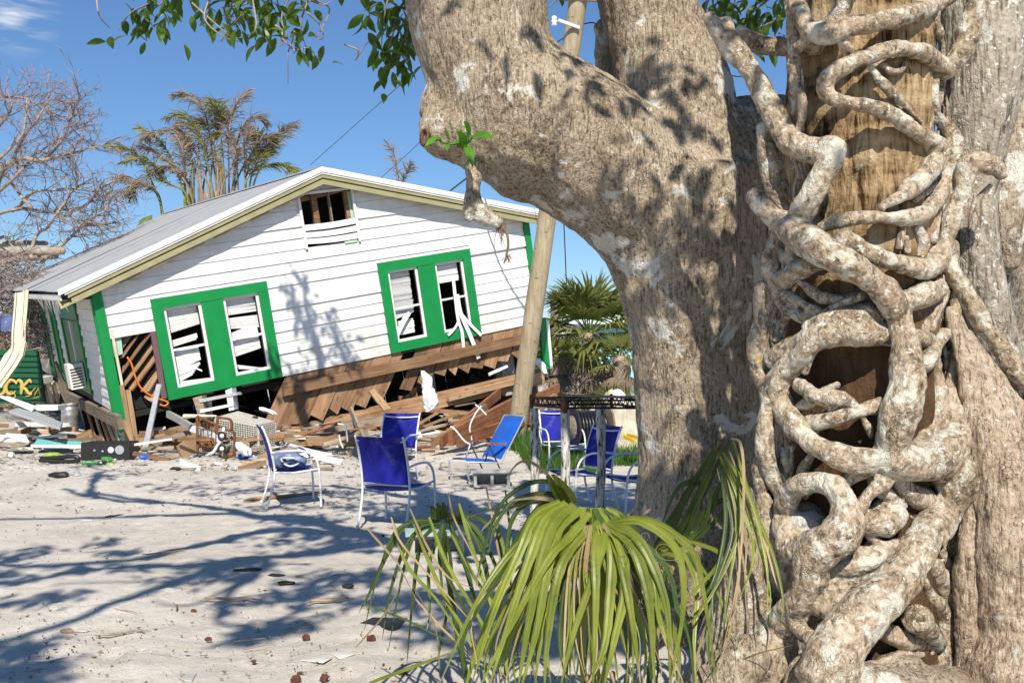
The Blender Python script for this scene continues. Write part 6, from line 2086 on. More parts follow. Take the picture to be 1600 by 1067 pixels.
# sticks on the sand
STK = (((145, 998), (236, 987), .016, m_wood3, 'long thin bark stick on the sand at lower left'), ((318, 937), (405, 940), .02, m_wood2, 'tan split stick below the shoe sole'), ((480, 944), (545, 938), .022, m_wood2, 'tan lath on bright sand left of the palm fans'), ((222, 870), (290, 861), .014, m_wood, 'thin brown stick lying in the branch shade'),
       ((46, 822), (160, 812), .008, m_alu, 'thin metal rod lying on the sand at left'), ((155, 811), (193, 806), .02, m_black, 'dark stick at the end of the thin metal rod'), ((366, 1005), (415, 1000), .008, m_wood2, 'thin straw-coloured sliver on the lower sand'), ((380, 1018), (420, 1010), .006, m_wood2, 'second thin straw-coloured sliver near the lower sand'),
       ((160, 950), (220, 961), .006, m_wood, 'hair-thin twig on bright sand at left'), ((440, 986), (486, 980), .01, m_wood3, 'grey twig left of the red lava rock'), ((30, 1054), (100, 1043), .006, m_wood2, 'fine straw on the sand at the bottom left'), ((275, 957), (278, 948), .012, m_wood, 'short dark stub of stick on the sand'),
       ((380, 786), (520, 772), .05, m_wood, 'brown board lying on the sand under the side-on chair'), ((500, 716), (528, 722), .05, m_wood2, 'orange-brown lath on the sand behind the side-on chair'), ((0, 703), (55, 711), .02, m_wood3, 'thin curved brown strip on the sand at far left'))
for p0, p1, w_, mt, lab in STK:
    a, b = gxy(*p0), gxy(*p1); a[2] = b[2] = w_ * .4 + .008
    n = 7
    q = np.array([a + (b - a) * i / n + np.array([RND.gauss(0, w_ * .5), RND.gauss(0, w_ * .8), RND.uniform(0, .006)]) for i in range(n + 1)])
    one(MB().tube(q, w_ * .5 * np.array([.5, .9, 1, 1, .95, .9, .7, .3]), 6), 'stick', mt, a, lab, 'stick')

# uncountable litter: chips, leaf bits, grit
lit, litw = MB(), MB()
def bits(n, x0, x1, yb0, yb1, smin, smax, mb, flat=True, power=1.0):
    for _ in range(n):
        b = yb0 + (yb1 - yb0) * RND.random() ** power
        a = RND.uniform(x0, x1)
        g = gxy(a, b)
        if noise(np.array([[g[0] * 1.1, g[1] * .8, n * .1]]))[0] < RND.uniform(-.7, .5): continue
        s_ = smin + (smax - smin) * RND.random() ** 2.2; an = RND.uniform(0, 6.28)
        e = s_ * RND.uniform(.12, .5)
        u = np.array([math.cos(an), math.sin(an), RND.uniform(-.15, .15)]) * s_; w = np.array([-math.sin(an), math.cos(an), RND.uniform(-.3, .3)]) * e
        c = g + np.array([0, 0, .012 + s_ * .12])
        mb.add([c - u, c - w * RND.uniform(.5, 1), c + u, c + w, c + np.array([0, 0, -.012])], [(0, 1, 2, 3), (0, 4, 1), (1, 4, 2), (2, 4, 3), (3, 4, 0)])


bits(1900, -20, 900, 740, 1075, .003, .022, lit, power=1.3)
bits(500, -20, 700, 705, 800, .012, .06, lit)
bits(1300, -20, 560, 696, 742, .012, .08, litw)
bits(900, -20, 700, 690, 735, .015, .10, lit)
bits(260, 560, 1000, 690, 730, .015, .08, litw)
bits(260, 420, 850, 730, 830, .010, .04, lit)
bits(220, -20, 700, 745, 1070, .005, .014, litw)
tag(lit.build('leaf_litter', m_litter), 'brown chips and leaf bits sprinkled over the sand', 'litter', kind='stuff')
tag(litw.build('pale_litter', m_litter_w), 'pale scraps and shells sprinkled along the rubble', 'litter', kind='stuff')

# grass patch round the pole foot
gr = MB()
for _ in range(15000):
    a = RND.uniform(785, 1015); b = RND.uniform(681, 743)
    if b > 741 - (a < 840) * (840 - a) * .85 + 4 * math.sin(a * .13) or (a > 930 and b > 728): continue
    g = gxy(a, b)
    h = RND.uniform(.10, .34) * (1.25 if a < 870 else .9)
    an = RND.uniform(0, 6.28)
    u = np.array([math.cos(an), math.sin(an), 0]) * RND.uniform(.005, .010)
    ld = np.array([RND.gauss(0, .3), RND.gauss(0, .3), 0]) * h
    gr.add([g - u, g + u, g + u * .7 + ld * .4 + np.array([0, 0, h * .6]), g + ld + np.array([0, 0, h]), g - u * .7 + ld * .4 + np.array([0, 0, h * .6])], [(0, 1, 2, 4), (4, 2, 3)])
tag(gr.build('grass', m_grass), 'bright green grass tufts round the pole foot', 'grass', kind='stuff')


# ------------------------------------------------------------------ background: palms, bare fallen tree, turquoise building
def merge_ribbons(mb, pts, w, nrm, fold=.2):
    mb.ribbon(pts, w, nrm, fold)


def feather_frond(name, pts, depth, par, base, ln=.42, mat=None, n=46, stem=.03, ragged=.3):
    """a pinnate frond: arching stem with drooping narrow leaflets on both sides, one part"""
    pts = [(pts[0][0] + .3 * (pts[0][0] - pts[1][0]), pts[0][1] + 45, pts[0][2])] + list(pts)
    q = np.array([P(a, b, depth + dz) for a, b, dz in pts])
    c = spline(q, 10)
    m_ = MB()
    m_.tube(c, np.linspace(stem, .006, len(c)), 5)
    T = np.gradient(c, axis=0)
    for k in range(n):
        t = .38 + .62 * (k + RND.random()) / n
        i = min(len(c) - 2, int(t * (len(c) - 1)))
        o = c[i]; tg = unit(T[i])
        for s_ in (-1, 1):
            if RND.random() < ragged * .4: continue
            side = unit(np.cross(tg, [0, 0, 1]) * s_ + np.array([RND.gauss(0, .35), RND.gauss(0, .35), RND.gauss(-.15, .3)]))
            L_ = ln * (.30 + .8 * math.sin(math.pi * min(1, (1.04 - t) * 1.45))) * RND.uniform(.6, 1.15)
            d0 = unit(tg * .8 + side * .8)
            p1 = o + d0 * L_ * .5; p2 = p1 + unit(d0 + np.array([0, 0, -.35])) * L_ * .5
            m_.ribbon([o, p1, p2], [.020, .026, .006], unit(np.array([RND.gauss(0, 1), -1, RND.gauss(0, 1)])), .1)
    return m_.build(name, mat or m_frond_brown, par, off=base)


def c3(pts): return [(x / 2.964, 100 + y / 2.964, RND.uniform(-.6, .6)) for x, y in pts]


yP = 33.
BP = P(345, 330, yP); BP[2] = 0
dp = thing('date_palm', 'wind-browned palm clump with ragged fronds rising behind the left roof slope', 'palm tree', BP)
for pts in ([(1000, 560), (970, 330), (940, 210), (880, 145), (800, 145)], [(1040, 560), (1020, 300), (1005, 210), (985, 160)], [(1060, 560), (1060, 330), (1090, 200), (1155, 120)], [(980, 560), (930, 350), (870, 240), (765, 255)], [(960, 560), (900, 400), (830, 310), (700, 320), (665, 355)],
            [(1080, 540), (1110, 320), (1180, 250), (1240, 275)], [(1180, 540), (1250, 400), (1300, 320), (1375, 270)], [(1140, 540), (1180, 380), (1290, 320)], [(850, 600), (790, 430), (720, 340), (645, 295)], [(880, 590), (800, 470), (710, 400), (640, 385)], [(740, 640), (650, 440), (580, 390), (500, 375)],
            [(740, 640), (690, 560), (610, 530), (530, 525)], [(730, 600), (640, 560), (590, 620)], [(860, 600), (845, 400), (835, 270)], [(1150, 520), (1250, 470), (1330, 472), (1355, 495)], [(860, 600), (760, 540), (680, 440), (560, 460)], [(1010, 560), (1000, 420), (960, 300), (930, 260)],
            [(1100, 540), (1090, 400), (1050, 280), (1035, 200)], [(930, 560), (880, 420), (850, 330)], [(1040, 540), (1130, 380), (1160, 290)], [(940, 580), (960, 420), (900, 300), (830, 270)], [(1160, 540), (1200, 440), (1240, 400)], [(890, 590), (830, 500), (760, 480), (700, 520)], [(1090, 560), (1150, 440), (1230, 380), (1260, 350)]):
    feather_frond('frond', c3(pts), yP, dp, BP, .60, RND.choice([m_frond_brown, m_frond_brown, m_frond_yel]), 110, .045, .2)
for k in range(16):
    x0 = RND.uniform(840, 1180); y0 = 690
    x1 = x0 + RND.uniform(-40, 40)
    q = [P(x0 / 2.964, 100 + y0 / 2.964, yP), P((x0 + x1) / 2 / 2.964, 100 + 540 / 2.964, yP), P(x1 / 2.964, 100 + RND.uniform(330, 460) / 2.964, yP)]
    MB().tube(spline(q, 4), np.linspace(.05, .02, 9), 6).build('stem', m_frond_yel if k % 3 == 0 else m_frond_brown, dp, True, off=BP)
for x, y, r, mt in ((1010, 270, 46, m_frond_green), (1185, 330, 60, m_palm_dk), (705, 640, 60, m_frond_green), (1000, 330, 30, m_frond_green)):
    m_ = MB(); o = P(x / 2.964, 100 + (y + r) / 2.964, yP)
    for k in range(12):
        a = math.radians(60 + 60 * k / 11) + RND.gauss(0, .08)
        if x == 705: a = math.radians(205 + 60 * k / 11)
        rr = r / 2.964 * yP / F * RND.uniform(1.2, 2.0)
        m_.ribbon([o, o + np.array([math.cos(a), RND.gauss(0, .2), math.sin(a)]) * rr * .6, o + np.array([math.cos(a), RND.gauss(0, .2), math.sin(a)]) * rr], [.02, .09, .02], (0, -1, .2), .2)
    m_.build('green_frond', mt, dp, off=BP)
trk = MB()
for k in range(5):
    x = 330 + k * 14
    trk.tube([np.array([P(x, 330, yP)[0], yP + RND.uniform(-.5, .5), 0]), P(x + RND.uniform(-6, 6), 300, yP)], [.16, .11], 10)
tag(trk.build('stem_clump', m_wood3, dp, True, off=BP), kind='stuff')
BQ = P(622, 300, 30); BQ[2] = 0
dq = thing('date_palm', 'lone dry palm with two feathery fronds poking up behind the right roof slope', 'palm tree', BQ)
for pts in ([(622, 300, 0), (621, 272, 0), (617, 245, 0), (603, 222, 0)], [(627, 300, 0), (631, 278, 0), (638, 266, 0), (643, 258, 0)]):
    feather_frond('frond', pts, 30, dq, BQ, .45, m_frond_brown, 40, .05, .1)
MB().tube([BQ, P(624, 292, 30)], [.14, .09], 8).build('trunk', m_wood3, dq, True, off=BQ)

# bare wind-thrown tree at the left
yT = 28.
BT = P(-70, 470, yT); BT[2] = 0
bt = thing('bare_tree', 'bare wind-stripped tree with pale limbs and fine purple-brown twigs at the left edge', 'tree', BT)
twg = MB()
def grow(c, r, lev, lmax):
    """side shoots along a chain"""
    n = len(c)
    T = np.gradient(c, axis=0)
    L_ = np.linalg.norm(np.diff(c, axis=0), axis=1).sum()
    k = int(L_ * (4.2 if lev == 0 else 6.8))
    for _ in range(k):
        i = RND.randrange(int(n * .2), n)
        d = unit(unit(T[i]) * .9 + np.array([RND.gauss(0, .7), RND.gauss(0, .7), RND.gauss(.05, .7)]))
        ln = RND.uniform(.35, 1.0) * lmax
        q = [c[i]]
        for j in range(4):
            q.append(q[-1] + d * ln / 4)
            d = unit(d + np.array([RND.gauss(0, .28), RND.gauss(0, .28), RND.gauss(.03, .28)]))
        q = np.array(q)
        if lev == 0:
            twg.tube(q, np.linspace(.020, .007, 5), 3, False)
            grow(q, .01, 1, lmax * .45)
        else:
            twg.tube(q, np.linspace(.009, .004, 5), 3, False)
            if lev == 1 and RND.random() < .8: grow(q[1:], .006, 2, lmax * .5)


LIMBS = ([(-120, 1200), (-20, 590), (70, 455), (200, 450), (350, 410), (480, 370)], [(-60, 640), (100, 500), (170, 420), (300, 330), (420, 280)], [(-60, 170), (20, 150), (100, 160), (170, 190), (240, 250)], [(-60, 700), (60, 680), (130, 665), (300, 700), (420, 740), (500, 760)],
         [(150, 900), (170, 810), (230, 750), (290, 660), (330, 600), (370, 550)], [(200, 920), (330, 800), (420, 720), (480, 680), (520, 620)], [(-60, 480), (20, 420), (90, 350), (110, 250), (115, 150)], [(70, 455), (110, 330), (180, 240), (250, 130)], [(200, 450), (280, 360), (330, 240), (370, 150)],
         [(-60, 830), (30, 790), (60, 850), (150, 870)], [(300, 700), (400, 640), (480, 560), (580, 540)], [(60, 680), (160, 590), (240, 590), (400, 580), (520, 600)], [(-60, 330), (20, 260), (60, 200), (40, 120)], [(420, 740), (500, 740), (560, 740)], [(130, 665), (60, 560), (20, 480)])
for k, l_ in enumerate(LIMBS):
    q = np.array([P(x / 2.964, 100 + y / 2.964, yT + RND.uniform(-1, 1)) for x, y in l_])
    c = spline(q, 6)
    c = c + .06 * np.column_stack([noise(c * 1.5), noise(c * 1.5 + 9), noise(c * 1.5 + 20)])
    MB().tube(c, np.linspace(.12 if k < 1 else .055, .014, len(c)), 7).build('limb', m_bare, bt, True, off=BT)
    grow(c, .05, 0, 1.35)
tag(twg.build('twigs', m_twig, bt, off=BT), kind='stuff')
# fallen logs and brush behind
for k, (a, b, r_) in enumerate((((-60, 405), (100, 392), 8), ((-40, 418), (90, 400), 6), ((-30, 388), (74, 380), 5))):
    p0, p1 = P(*a, 27 + k), P(*b, 27.5 + k)
    q = spline(np.array([p0, (p0 + p1) / 2 + np.array([0, 0, .08]), p1]), 6)
    one(MB().tube(q, r_ * 27 / F * np.linspace(1.1, .8, len(q)), 10), 'fallen_log', m_bare, p0, ('thick pale fallen log lying on brush at the left, the largest', 'middle pale fallen log below the thick one at the left', 'thin pale fallen log above the others at the left')[k], 'log', smooth=True)
br = MB()
for _ in range(1500):
    a = RND.uniform(-60, 100); y = RND.uniform(24.5, 30)
    top = 395 + max(0, a - 40) * .9
    b = RND.uniform(top, 560)
    c = P(a, b, y)
    d = unit(np.array([RND.gauss(0, 1), RND.gauss(0, .8), RND.gauss(0, .55)])) * RND.uniform(.15, .7)
    br.tube([c - d, c + np.array([RND.gauss(0, .06), 0, RND.gauss(0, .06)]), c + d], [.016, .013, .005], 3, False)
tag(one(br, 'brush_heap', m_twig, P(0, 560, 27), 'tangled heap of brown brush and branches under the fallen logs', 'brush', kind='stuff'))
# a dull rubble bank behind the brush so that no open plain shows between the heaps
bk = MB()
for _ in range(260):
    x = RND.uniform(-26, -12); y = RND.uniform(30, 36)
    q = np.array([x, y, RND.uniform(0, 1.8)])
    d = unit(np.array([RND.gauss(0, 1), RND.gauss(0, .6), RND.gauss(0, .5)])) * RND.uniform(.4, 1.2)
    bk.beam(q - d, q + d, RND.uniform(.1, .5), .05)
one(bk, 'rubble_bank', m_wood3, (-18, 33, 0), 'bank of grey boards and rubble beyond the left end of the house', 'rubble', kind='stuff')

# fan palms beyond the right end of the house
def fan_frond(o, d, pet, r, mat, par, base, nl=26, droop=.6, name='frond', spread=2.3, w=.045):
    d = unit(d)
    hub = o + d * pet + np.array([0, 0, -.12 * pet * pet * droop])
    m_ = MB(); m_.tube([o, (o + hub) / 2 + np.array([0, 0, .03]), hub], [.022, .017, .012], 5)
    up_ = np.array([0, 0, 1.])
    sd = unit(np.cross(d, up_) + np.array([1e-6, 0, 0])); nn = unit(np.cross(sd, d))
    for k in range(nl):
        a = -spread + 2 * spread * k / (nl - 1) + RND.gauss(0, .05)
        v_ = unit(d * math.cos(a * .8) + sd * math.sin(a * .8) + nn * .12)
        L_ = r * (1 - .12 * abs(a) / spread) * RND.uniform(.85, 1.1)
        q = [hub]
        for j in range(1, 5):
            t = j / 4
            q.append(hub + v_ * L_ * t + np.array([0, 0, -droop * L_ * .55 * t ** 2.6]))
        m_.ribbon(q, np.array([.35, 1, .9, .5, .08]) * w, nn + sd * .001, .22)
    return m_.build(name, mat, par, off=base)


def sabal(px, py, y, r_px, label, dense=26, name='sabal_palm', fr=.9, seedd=0, skirt=True):
    hub = P(px, py, y); base = np.array([hub[0], hub[1], 0.0])
    t = thing(name, label, 'palm tree', base)
    rr = r_px * y / F
    m_ = MB()
    n = 12
    zs = np.linspace(0, hub[2], n)
    m_.tube([(hub[0] + .05 * math.sin(z_), hub[1], z_) for z_ in zs], [.22 + .03 * (i % 2) for i in range(n)], 12)
    m_.build('trunk', m_wood3, t, True, off=base)
    for k in range(dense):
        az = 2.4 * k + RND.gauss(0, .2)
        el = 1.25 - 1.75 * k / dense + RND.gauss(0, .1)
        d = np.array([math.cos(az) * math.cos(el), math.sin(az) * math.cos(el), math.sin(el)])
        fan_frond(hub, d, rr * .5, rr * .62, m_frond_green, t, base, 22, .35 + .5 * k / dense, w=.05 * rr / 1.2)
    if skirt:
        for k in range(12):
            az = RND.uniform(0, 6.28)
            d = np.array([math.cos(az) * .75, math.sin(az) * .75, -.7])
            fan_frond(hub - np.array([0, 0, .2]), d, rr * .45, rr * .5, m_frond_brown, t, base, 14, 1.0, 'dead_frond', 1.6, .04)
    return t


sabal(920, 522, 27, 110, 'green sabal fan palm beyond the right end of the house, largest of the background palms', 30)
sabal(968, 560, 25, 52, 'low sabal palm with yellowing drooping fans beside the turquoise wall', 14)
sabal(869, 470, 46, 22, 'small distant fan palm seen between the pole and the larger sabal palm', 20, skirt=False)
sabal(868, 560, 26, 44, 'sabal palm with dry drooping fans right behind the house corner', 14)
for (px, py, y, dx, dz, r) in ((950, 620, 24, -.3, .6, .9),):
    b = np.array([P(px, py, y)[0], y, 0.])
    t = thing('young_palm', 'stemless young fan palm with a green fan in front of the turquoise wall', 'palm', b)
    for k in range(6):
        a = -1.2 + .45 * k
        fan_frond(b + np.array([0, 0, .2]), np.array([math.sin(a), -.3, math.cos(a)]), .5, .75, m_frond_green, t, b, 18, .5)
bs = MB()
for _ in range(380):
    a = RND.uniform(862, 960); y = RND.uniform(25.5, 28); b = RND.uniform(575, 640)
    c = P(a, b, y); c[2] = max(.05, c[2])
    d = unit(np.array([RND.gauss(0, .7), RND.gauss(0, .5), RND.gauss(0, .9)])) * RND.uniform(.15, .55)
    bs.tube([c - d, c + np.array([RND.gauss(0, .08), 0, 0]), c + d], [.013, .011, .004], 3, False)
tag(one(bs, 'dry_brush', m_twig, P(920, 640, 26), 'dry brown brush tangled round the feet of the sabal palms', 'brush', kind='stuff'))

tqb = np.array([6.5, 36., 0])
tq = thing('turquoise_house', 'turquoise house with a flat pale roof edge behind the sabal palms', 'house', tqb)
xL = P(925, 500, 36)[0]
MB().box(((xL + 16) / 2, 39, 1.45), (16 - xL, 6, 2.9)).build('wall', m_turq, tq, off=tqb)
MB().box(((xL + 16) / 2 - .4, 38.7, 3.05), (17 - xL, 7.2, .26)).build('roof_edge', paint_mat('pale_mint_fascia', (.62, .74, .68), (.5, .6, .55), .7), tq, off=tqb)
MB().box(((xL + 16) / 2 - .4, 38.8, 3.24), (16 - xL, 6.6, .10)).build('roof', m_frame, tq, off=tqb)
wf = MB().box((8.4, 35.97, 1.7), (1.3, .08, 1.1)); f_ = wf.build('window', m_dark, tq, off=tqb)
MB().box((8.4, 35.95, 2.29), (1.5, .12, .09)).build('window_frame', m_white, f_, off=tqb); MB().box((8.4, 35.95, 1.11), (1.5, .12, .09)).build('window_frame', m_white, f_, off=tqb)
b = P(975, 478, 60); b[2] = 0
tw = thing('far_house', 'small far pale house showing above the turquoise roof edge', 'house', b)
MB().box((b[0] + 1, 62, 2.3), (4, 4, 4.6)).build('wall', simple('pale_brick_wall', (.45, .30, .23), .9), tw, off=b)
MB().prism([(b[0] - 1.3, 59.7, 4.55), (b[0] + 3.3, 59.7, 4.55), (b[0] + 3.3, 59.7, 4.8), (b[0] - 1.3, 59.7, 4.8)], (0, 4.6, 0)).build('roof', m_cream, tw, off=b)

# tarp and clutter behind the table
def tarp(name, cx_, cy_, y, rx, rz_, mat, label, cat, seed=0, rough=1.0):
    g = P(cx_, cy_, y); base = np.array([g[0], y, 0.])
    n, m_ = 40, 18
    v = []
    for i in range(m_ + 1):
        ph = (math.pi / 2) * (1 - i / m_)
        for k in range(n):
            a = 2 * math.pi * k / n
            v.append((math.cos(ph) * math.cos(a), math.cos(ph) * math.sin(a) * .6, math.sin(ph)))
    v = np.array(v)[::1]
    v = v * (1 + rough * (.22 * noise(v * 2.6 + seed) + .13 * noise(v * 7 + seed)))[:, None] * np.array([rx, rx, rz_])
    f = [(i * n + k, i * n + (k + 1) % n, (i + 1) * n + (k + 1) % n, (i + 1) * n + k) for i in range(m_) for k in range(n)]
    o = MB().add(v, f).build(name, mat, None, True)
    o.location = base
    return tag(o, label, cat)


tarp('canvas_heap', 975, 640, 17.5, .62, .95, simple('cream_canvas', (.50, .45, .36), .9, .1, .2, 6, bump=.5, bsc=14), 'crumpled cream canvas heap behind the birch table beside the fig trunk', 'tarp', 2, 1.7)
tarp('white_tarp', 966, 620, 21, .62, .95, m_plastic, 'smooth white tarp hump in front of the sabal palms', 'tarp', 4, .5)
tarp('purple_sheet', 893, 660, 18.5, .35, .8, m_purple, 'dull purple panel heap behind the cable drum', 'rubble', 9, .8)
for k, (a, b, c, d) in enumerate(((975, 682, 992, 690), (980, 679, 996, 684))):
    bar_thing('yellow_stick', P(a, b, 15.6), P(c, d, 15.4), .05, .03, simple('yellow_paint', (.65, .42, .03), .5), ('lower yellow stick in the rubble beside the fig trunk', 'upper yellow stick in the rubble beside the fig trunk')[k], 'stick')

# far-off wood that closes the horizon
fw_ = MB()
for _ in range(5200):
    x = RND.uniform(-70, 70); y = RND.uniform(66, 86)
    if -9 < x - .02 * y < 13 and False: continue
    h = 3.4 + 1.0 * noise(np.array([[x * .16, 0.5, .5]]))[0]
    c = np.array([x, y, RND.uniform(.1, 1) ** .7 * h])
    u = unit(np.array([RND.gauss(0, 1), RND.gauss(0, 1), RND.gauss(0, .6)])) * RND.uniform(.4, 1.0)
    w = unit(np.cross(u, [RND.gauss(0, 1), 1, .3])) * RND.uniform(.25, .6)
    fw_.add([c - u, c - w, c + u, c + w], [(0, 1, 2, 3)])
tag(one(fw_, 'distant_trees', m_frond_green, (0, 75, 0), 'low band of distant green trees along the horizon', 'trees', kind='stuff'))

# ------------------------------------------------------------------ the drooping fan palm in the foreground
LB = np.array([.42, 4.25, 0.])
plant = thing('fan_palm', 'young fan palm with long drooping split green fronds in the foreground before the fig trunk', 'palm', LB)


def c5(x, y): return 560 + x / 2.353, 680 + y / 2.353


def leaflet(par, pts, w, d0, d1, mat, nm='leaflet', nrm=(0, -1, .35), fold=.18, bulge=.0):
    """pts in crop-5 pixels; depth runs d0..d1"""
    n = len(pts)
    q = []
    for i, (x, y) in enumerate(pts):
        t = i / (n - 1)
        a, b = c5(x, y)
        q.append(P(a, b, d0 + (d1 - d0) * t - bulge * math.sin(math.pi * t)))
    c = spline(q, 7)
    m_ = len(c)
    t = np.linspace(0, 1, m_)
    prof = np.minimum(1, .62 + 2.6 * t) * np.minimum(1, (1.02 - t) / .55) ** .7
    ww = w / 2.353 * d0 / F * np.maximum(prof, .05)
    tw_ = RND.uniform(-.25, .25)
    nr = np.array([[nrm[0] + tw_ + .3 * math.sin(2.2 * k), nrm[1], nrm[2]] for k in t])
    # pleated blade of five rows; the outer end is often dry
    T = np.gradient(c, axis=0)
    v, f = [], []
    kink = RND.uniform(-.15, .15)
    for i in range(m_):
        tt = unit(T[i]); sd = unit(np.cross(tt, nr[i])); up_ = unit(np.cross(sd, tt))
        wv = ww[i] * (1 + .07 * math.sin(i * 1.9 + w))
        for s_, h_ in ((-.5, fold), (-.25, fold * .22), (0, fold * .62 + kink * .1), (.25, fold * .15), (.5, fold * 1.05)):
            v.append(c[i] + sd * wv * s_ + up_ * h_ * wv)
    for i in range(m_ - 1):
        for k in range(4):
            a = i * 5 + k
            f.append((a, a + 1, a + 6, a + 5))
    o = MB().add(v, f).build(nm, [mat, m_palm_dry], par, False, off=LB)
    if mat is not m_palm_dry and RND.random() < .35:
        cut = int((m_ - 1) * RND.uniform(.74, .96))
        for i in range(m_ - 1):
            for k in range(4):
                if i > cut + (k % 2) * 2 + (k // 2): o.data.polygons[i * 4 + k].material_index = 1


def jitter(pts, j): return [(x + RND.uniform(-j, j), y + RND.uniform(-j, j)) for x, y in pts]


def frond(label, petiole, mat=m_palm, r0=.016):
    q = np.array([P(*c5(x, y), d) for x, y, d in petiole])
    o = MB().tube(spline(q, 6), np.linspace(r0, .009, (len(q) - 1) * 6 + 1), 7).build('frond', mat, plant, True, off=LB)
    o['label'] = label
    return o


fM = frond('broad sunlit frond arching over in the middle', [(900, 1000, 4.25), (860, 760, 4.2), (850, 520, 4.15), (870, 380, 4.1), (905, 325, 4.05)])
for pts, w in (([(745, 245), (650, 300), (590, 430), (500, 640), (420, 900)], 36), ([(760, 248), (680, 310), (630, 440), (560, 650), (480, 915)], 38), ([(790, 252), (720, 320), (670, 470), (620, 700), (590, 920)], 40), ([(820, 265), (740, 340), (690, 500), (650, 720), (600, 925)], 36),
               ([(725, 248), (620, 360), (520, 480), (420, 640), (300, 915)], 24), ([(850, 285), (770, 380), (700, 450), (560, 700), (450, 920)], 32), ([(880, 315), (790, 400), (730, 520), (690, 760), (680, 925)], 34), ([(890, 325), (872, 420), (872, 600), (860, 925)], 36), ([(900, 330), (932, 420), (925, 620), (900, 780), (840, 925)], 38),
               ([(905, 330), (960, 400), (980, 560), (940, 760), (900, 920)], 38), ([(910, 325), (890, 430), (800, 700), (740, 925)], 28), ([(915, 325), (1000, 400), (1062, 600), (1092, 925)], 44), ([(920, 320), (1030, 390), (1130, 620), (1150, 925)], 38), ([(930, 318), (1040, 322), (1170, 420), (1195, 620), (1150, 910)], 30),
               ([(940, 318), (1080, 318), (1220, 420), (1262, 560), (1320, 910)], 28), ([(915, 330), (960, 450), (1000, 640), (1040, 920)], 34), ([(940, 325), (1010, 420), (1080, 520), (1110, 700), (1200, 920)], 26)):
    leaflet(fM, jitter(pts, 4), w, 4.05, 3.75, m_palm, bulge=.05)
for pts, w in (([(900, 330), (830, 420), (820, 600), (830, 920)], 28), ([(780, 260), (800, 450), (835, 640), (800, 920)], 26), ([(860, 330), (760, 500), (740, 700), (760, 920)], 24), ([(900, 340), (860, 520), (780, 720), (760, 920)], 24), ([(930, 340), (950, 520), (940, 700), (880, 920)], 24),
               ([(940, 335), (1020, 500), (1000, 700), (980, 920)], 26), ([(800, 280), (700, 480), (660, 680), (650, 920)], 24), ([(870, 330), (830, 480), (850, 640), (830, 920)], 22), ([(720, 260), (690, 420), (600, 560), (520, 720)], 18), ([(960, 330), (1060, 460), (1090, 640), (1070, 900)], 24),
               ([(700, 290), (640, 420), (560, 560), (500, 600)], 16), ([(880, 340), (700, 620), (560, 760), (540, 920)], 22), ([(950, 330), (1120, 480), (1180, 700), (1180, 920)], 22), ([(900, 350), (900, 500), (960, 700), (1010, 920)], 22), ([(840, 320), (760, 420), (600, 720), (520, 920)], 20)):
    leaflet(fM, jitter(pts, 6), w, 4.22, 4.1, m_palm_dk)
for k in range(22):            # further blades filling the fan
    x = 380 + k * 40 + RND.uniform(-14, 14)
    xm = 730 + (x - 400) * .24
    leaflet(fM, [(xm + RND.uniform(-10, 10), 262 + .06 * k * 6), (xm + (x - xm) * .28, 330 + RND.uniform(-10, 40)), (xm + (x - xm) * .62, 520 + RND.uniform(-20, 50)), (x, 780 + RND.uniform(-80, 60)), (x + RND.uniform(-30, 30), 925)], RND.uniform(18, 34), 4.14, RND.uniform(3.85, 4.1), m_palm if k % 3 else m_palm_dk)
# brown midrib threads and torn dry edges
for k in range(26):
    x = RND.uniform(420, 1150)
    leaflet(fM, [(840 + (x - 800) * .2, 330), (x * .6 + 320, 500), (x, 700 + RND.uniform(-60, 160)), (x + RND.uniform(-40, 40), 900)], RND.uniform(5, 10), 4.0, 3.8, m_palm_dry if k % 2 else m_palm, 'leaf_thread')

fU = frond('upright pale frond with long thin dark tips behind the middle', [(840, 1000, 4.5), (800, 600, 4.5), (760, 320, 4.45), (735, 210, 4.42)])
for pts, w, mt in (([(735, 205), (690, 170), (610, 185), (520, 260), (460, 420), (430, 560)], 17, m_palm_dk), ([(735, 200), (690, 140), (630, 98), (585, 105), (540, 160)], 12, m_palm_dry), ([(740, 215), (650, 215), (560, 250), (500, 340), (480, 420)], 16, m_palm_dk), ([(740, 225), (640, 240), (570, 300), (545, 420), (560, 560)], 18, m_palm_dk), ([(745, 230), (660, 270), (600, 360), (560, 470)], 20, m_palm_dk),
                   ([(750, 245), (720, 200), (700, 165), (690, 150)], 34, m_palm), ([(765, 245), (745, 200), (722, 160), (708, 145)], 34, m_palm), ([(780, 248), (765, 210), (742, 175), (725, 150)], 32, m_palm), ([(795, 252), (780, 220), (758, 190), (740, 165)], 28, m_palm), ([(745, 240), (600, 245), (500, 270), (400, 300)], 12, m_palm_dk), ([(740, 235), (560, 265), (470, 330), (450, 360)], 10, m_palm_dry),
                   ([(750, 250), (700, 235), (640, 230), (560, 240)], 16, m_palm_dry), ([(750, 240), (690, 290), (640, 340), (600, 430)], 18, m_palm)):
    leaflet(fU, pts, w, 4.42, 4.3, mt)
fN = frond('left pleated frond drooping in thin dark segments', [(420, 1000, 4.6), (360, 700, 4.65), (320, 450, 4.65), (310, 330, 4.62)], m_palm_dk)
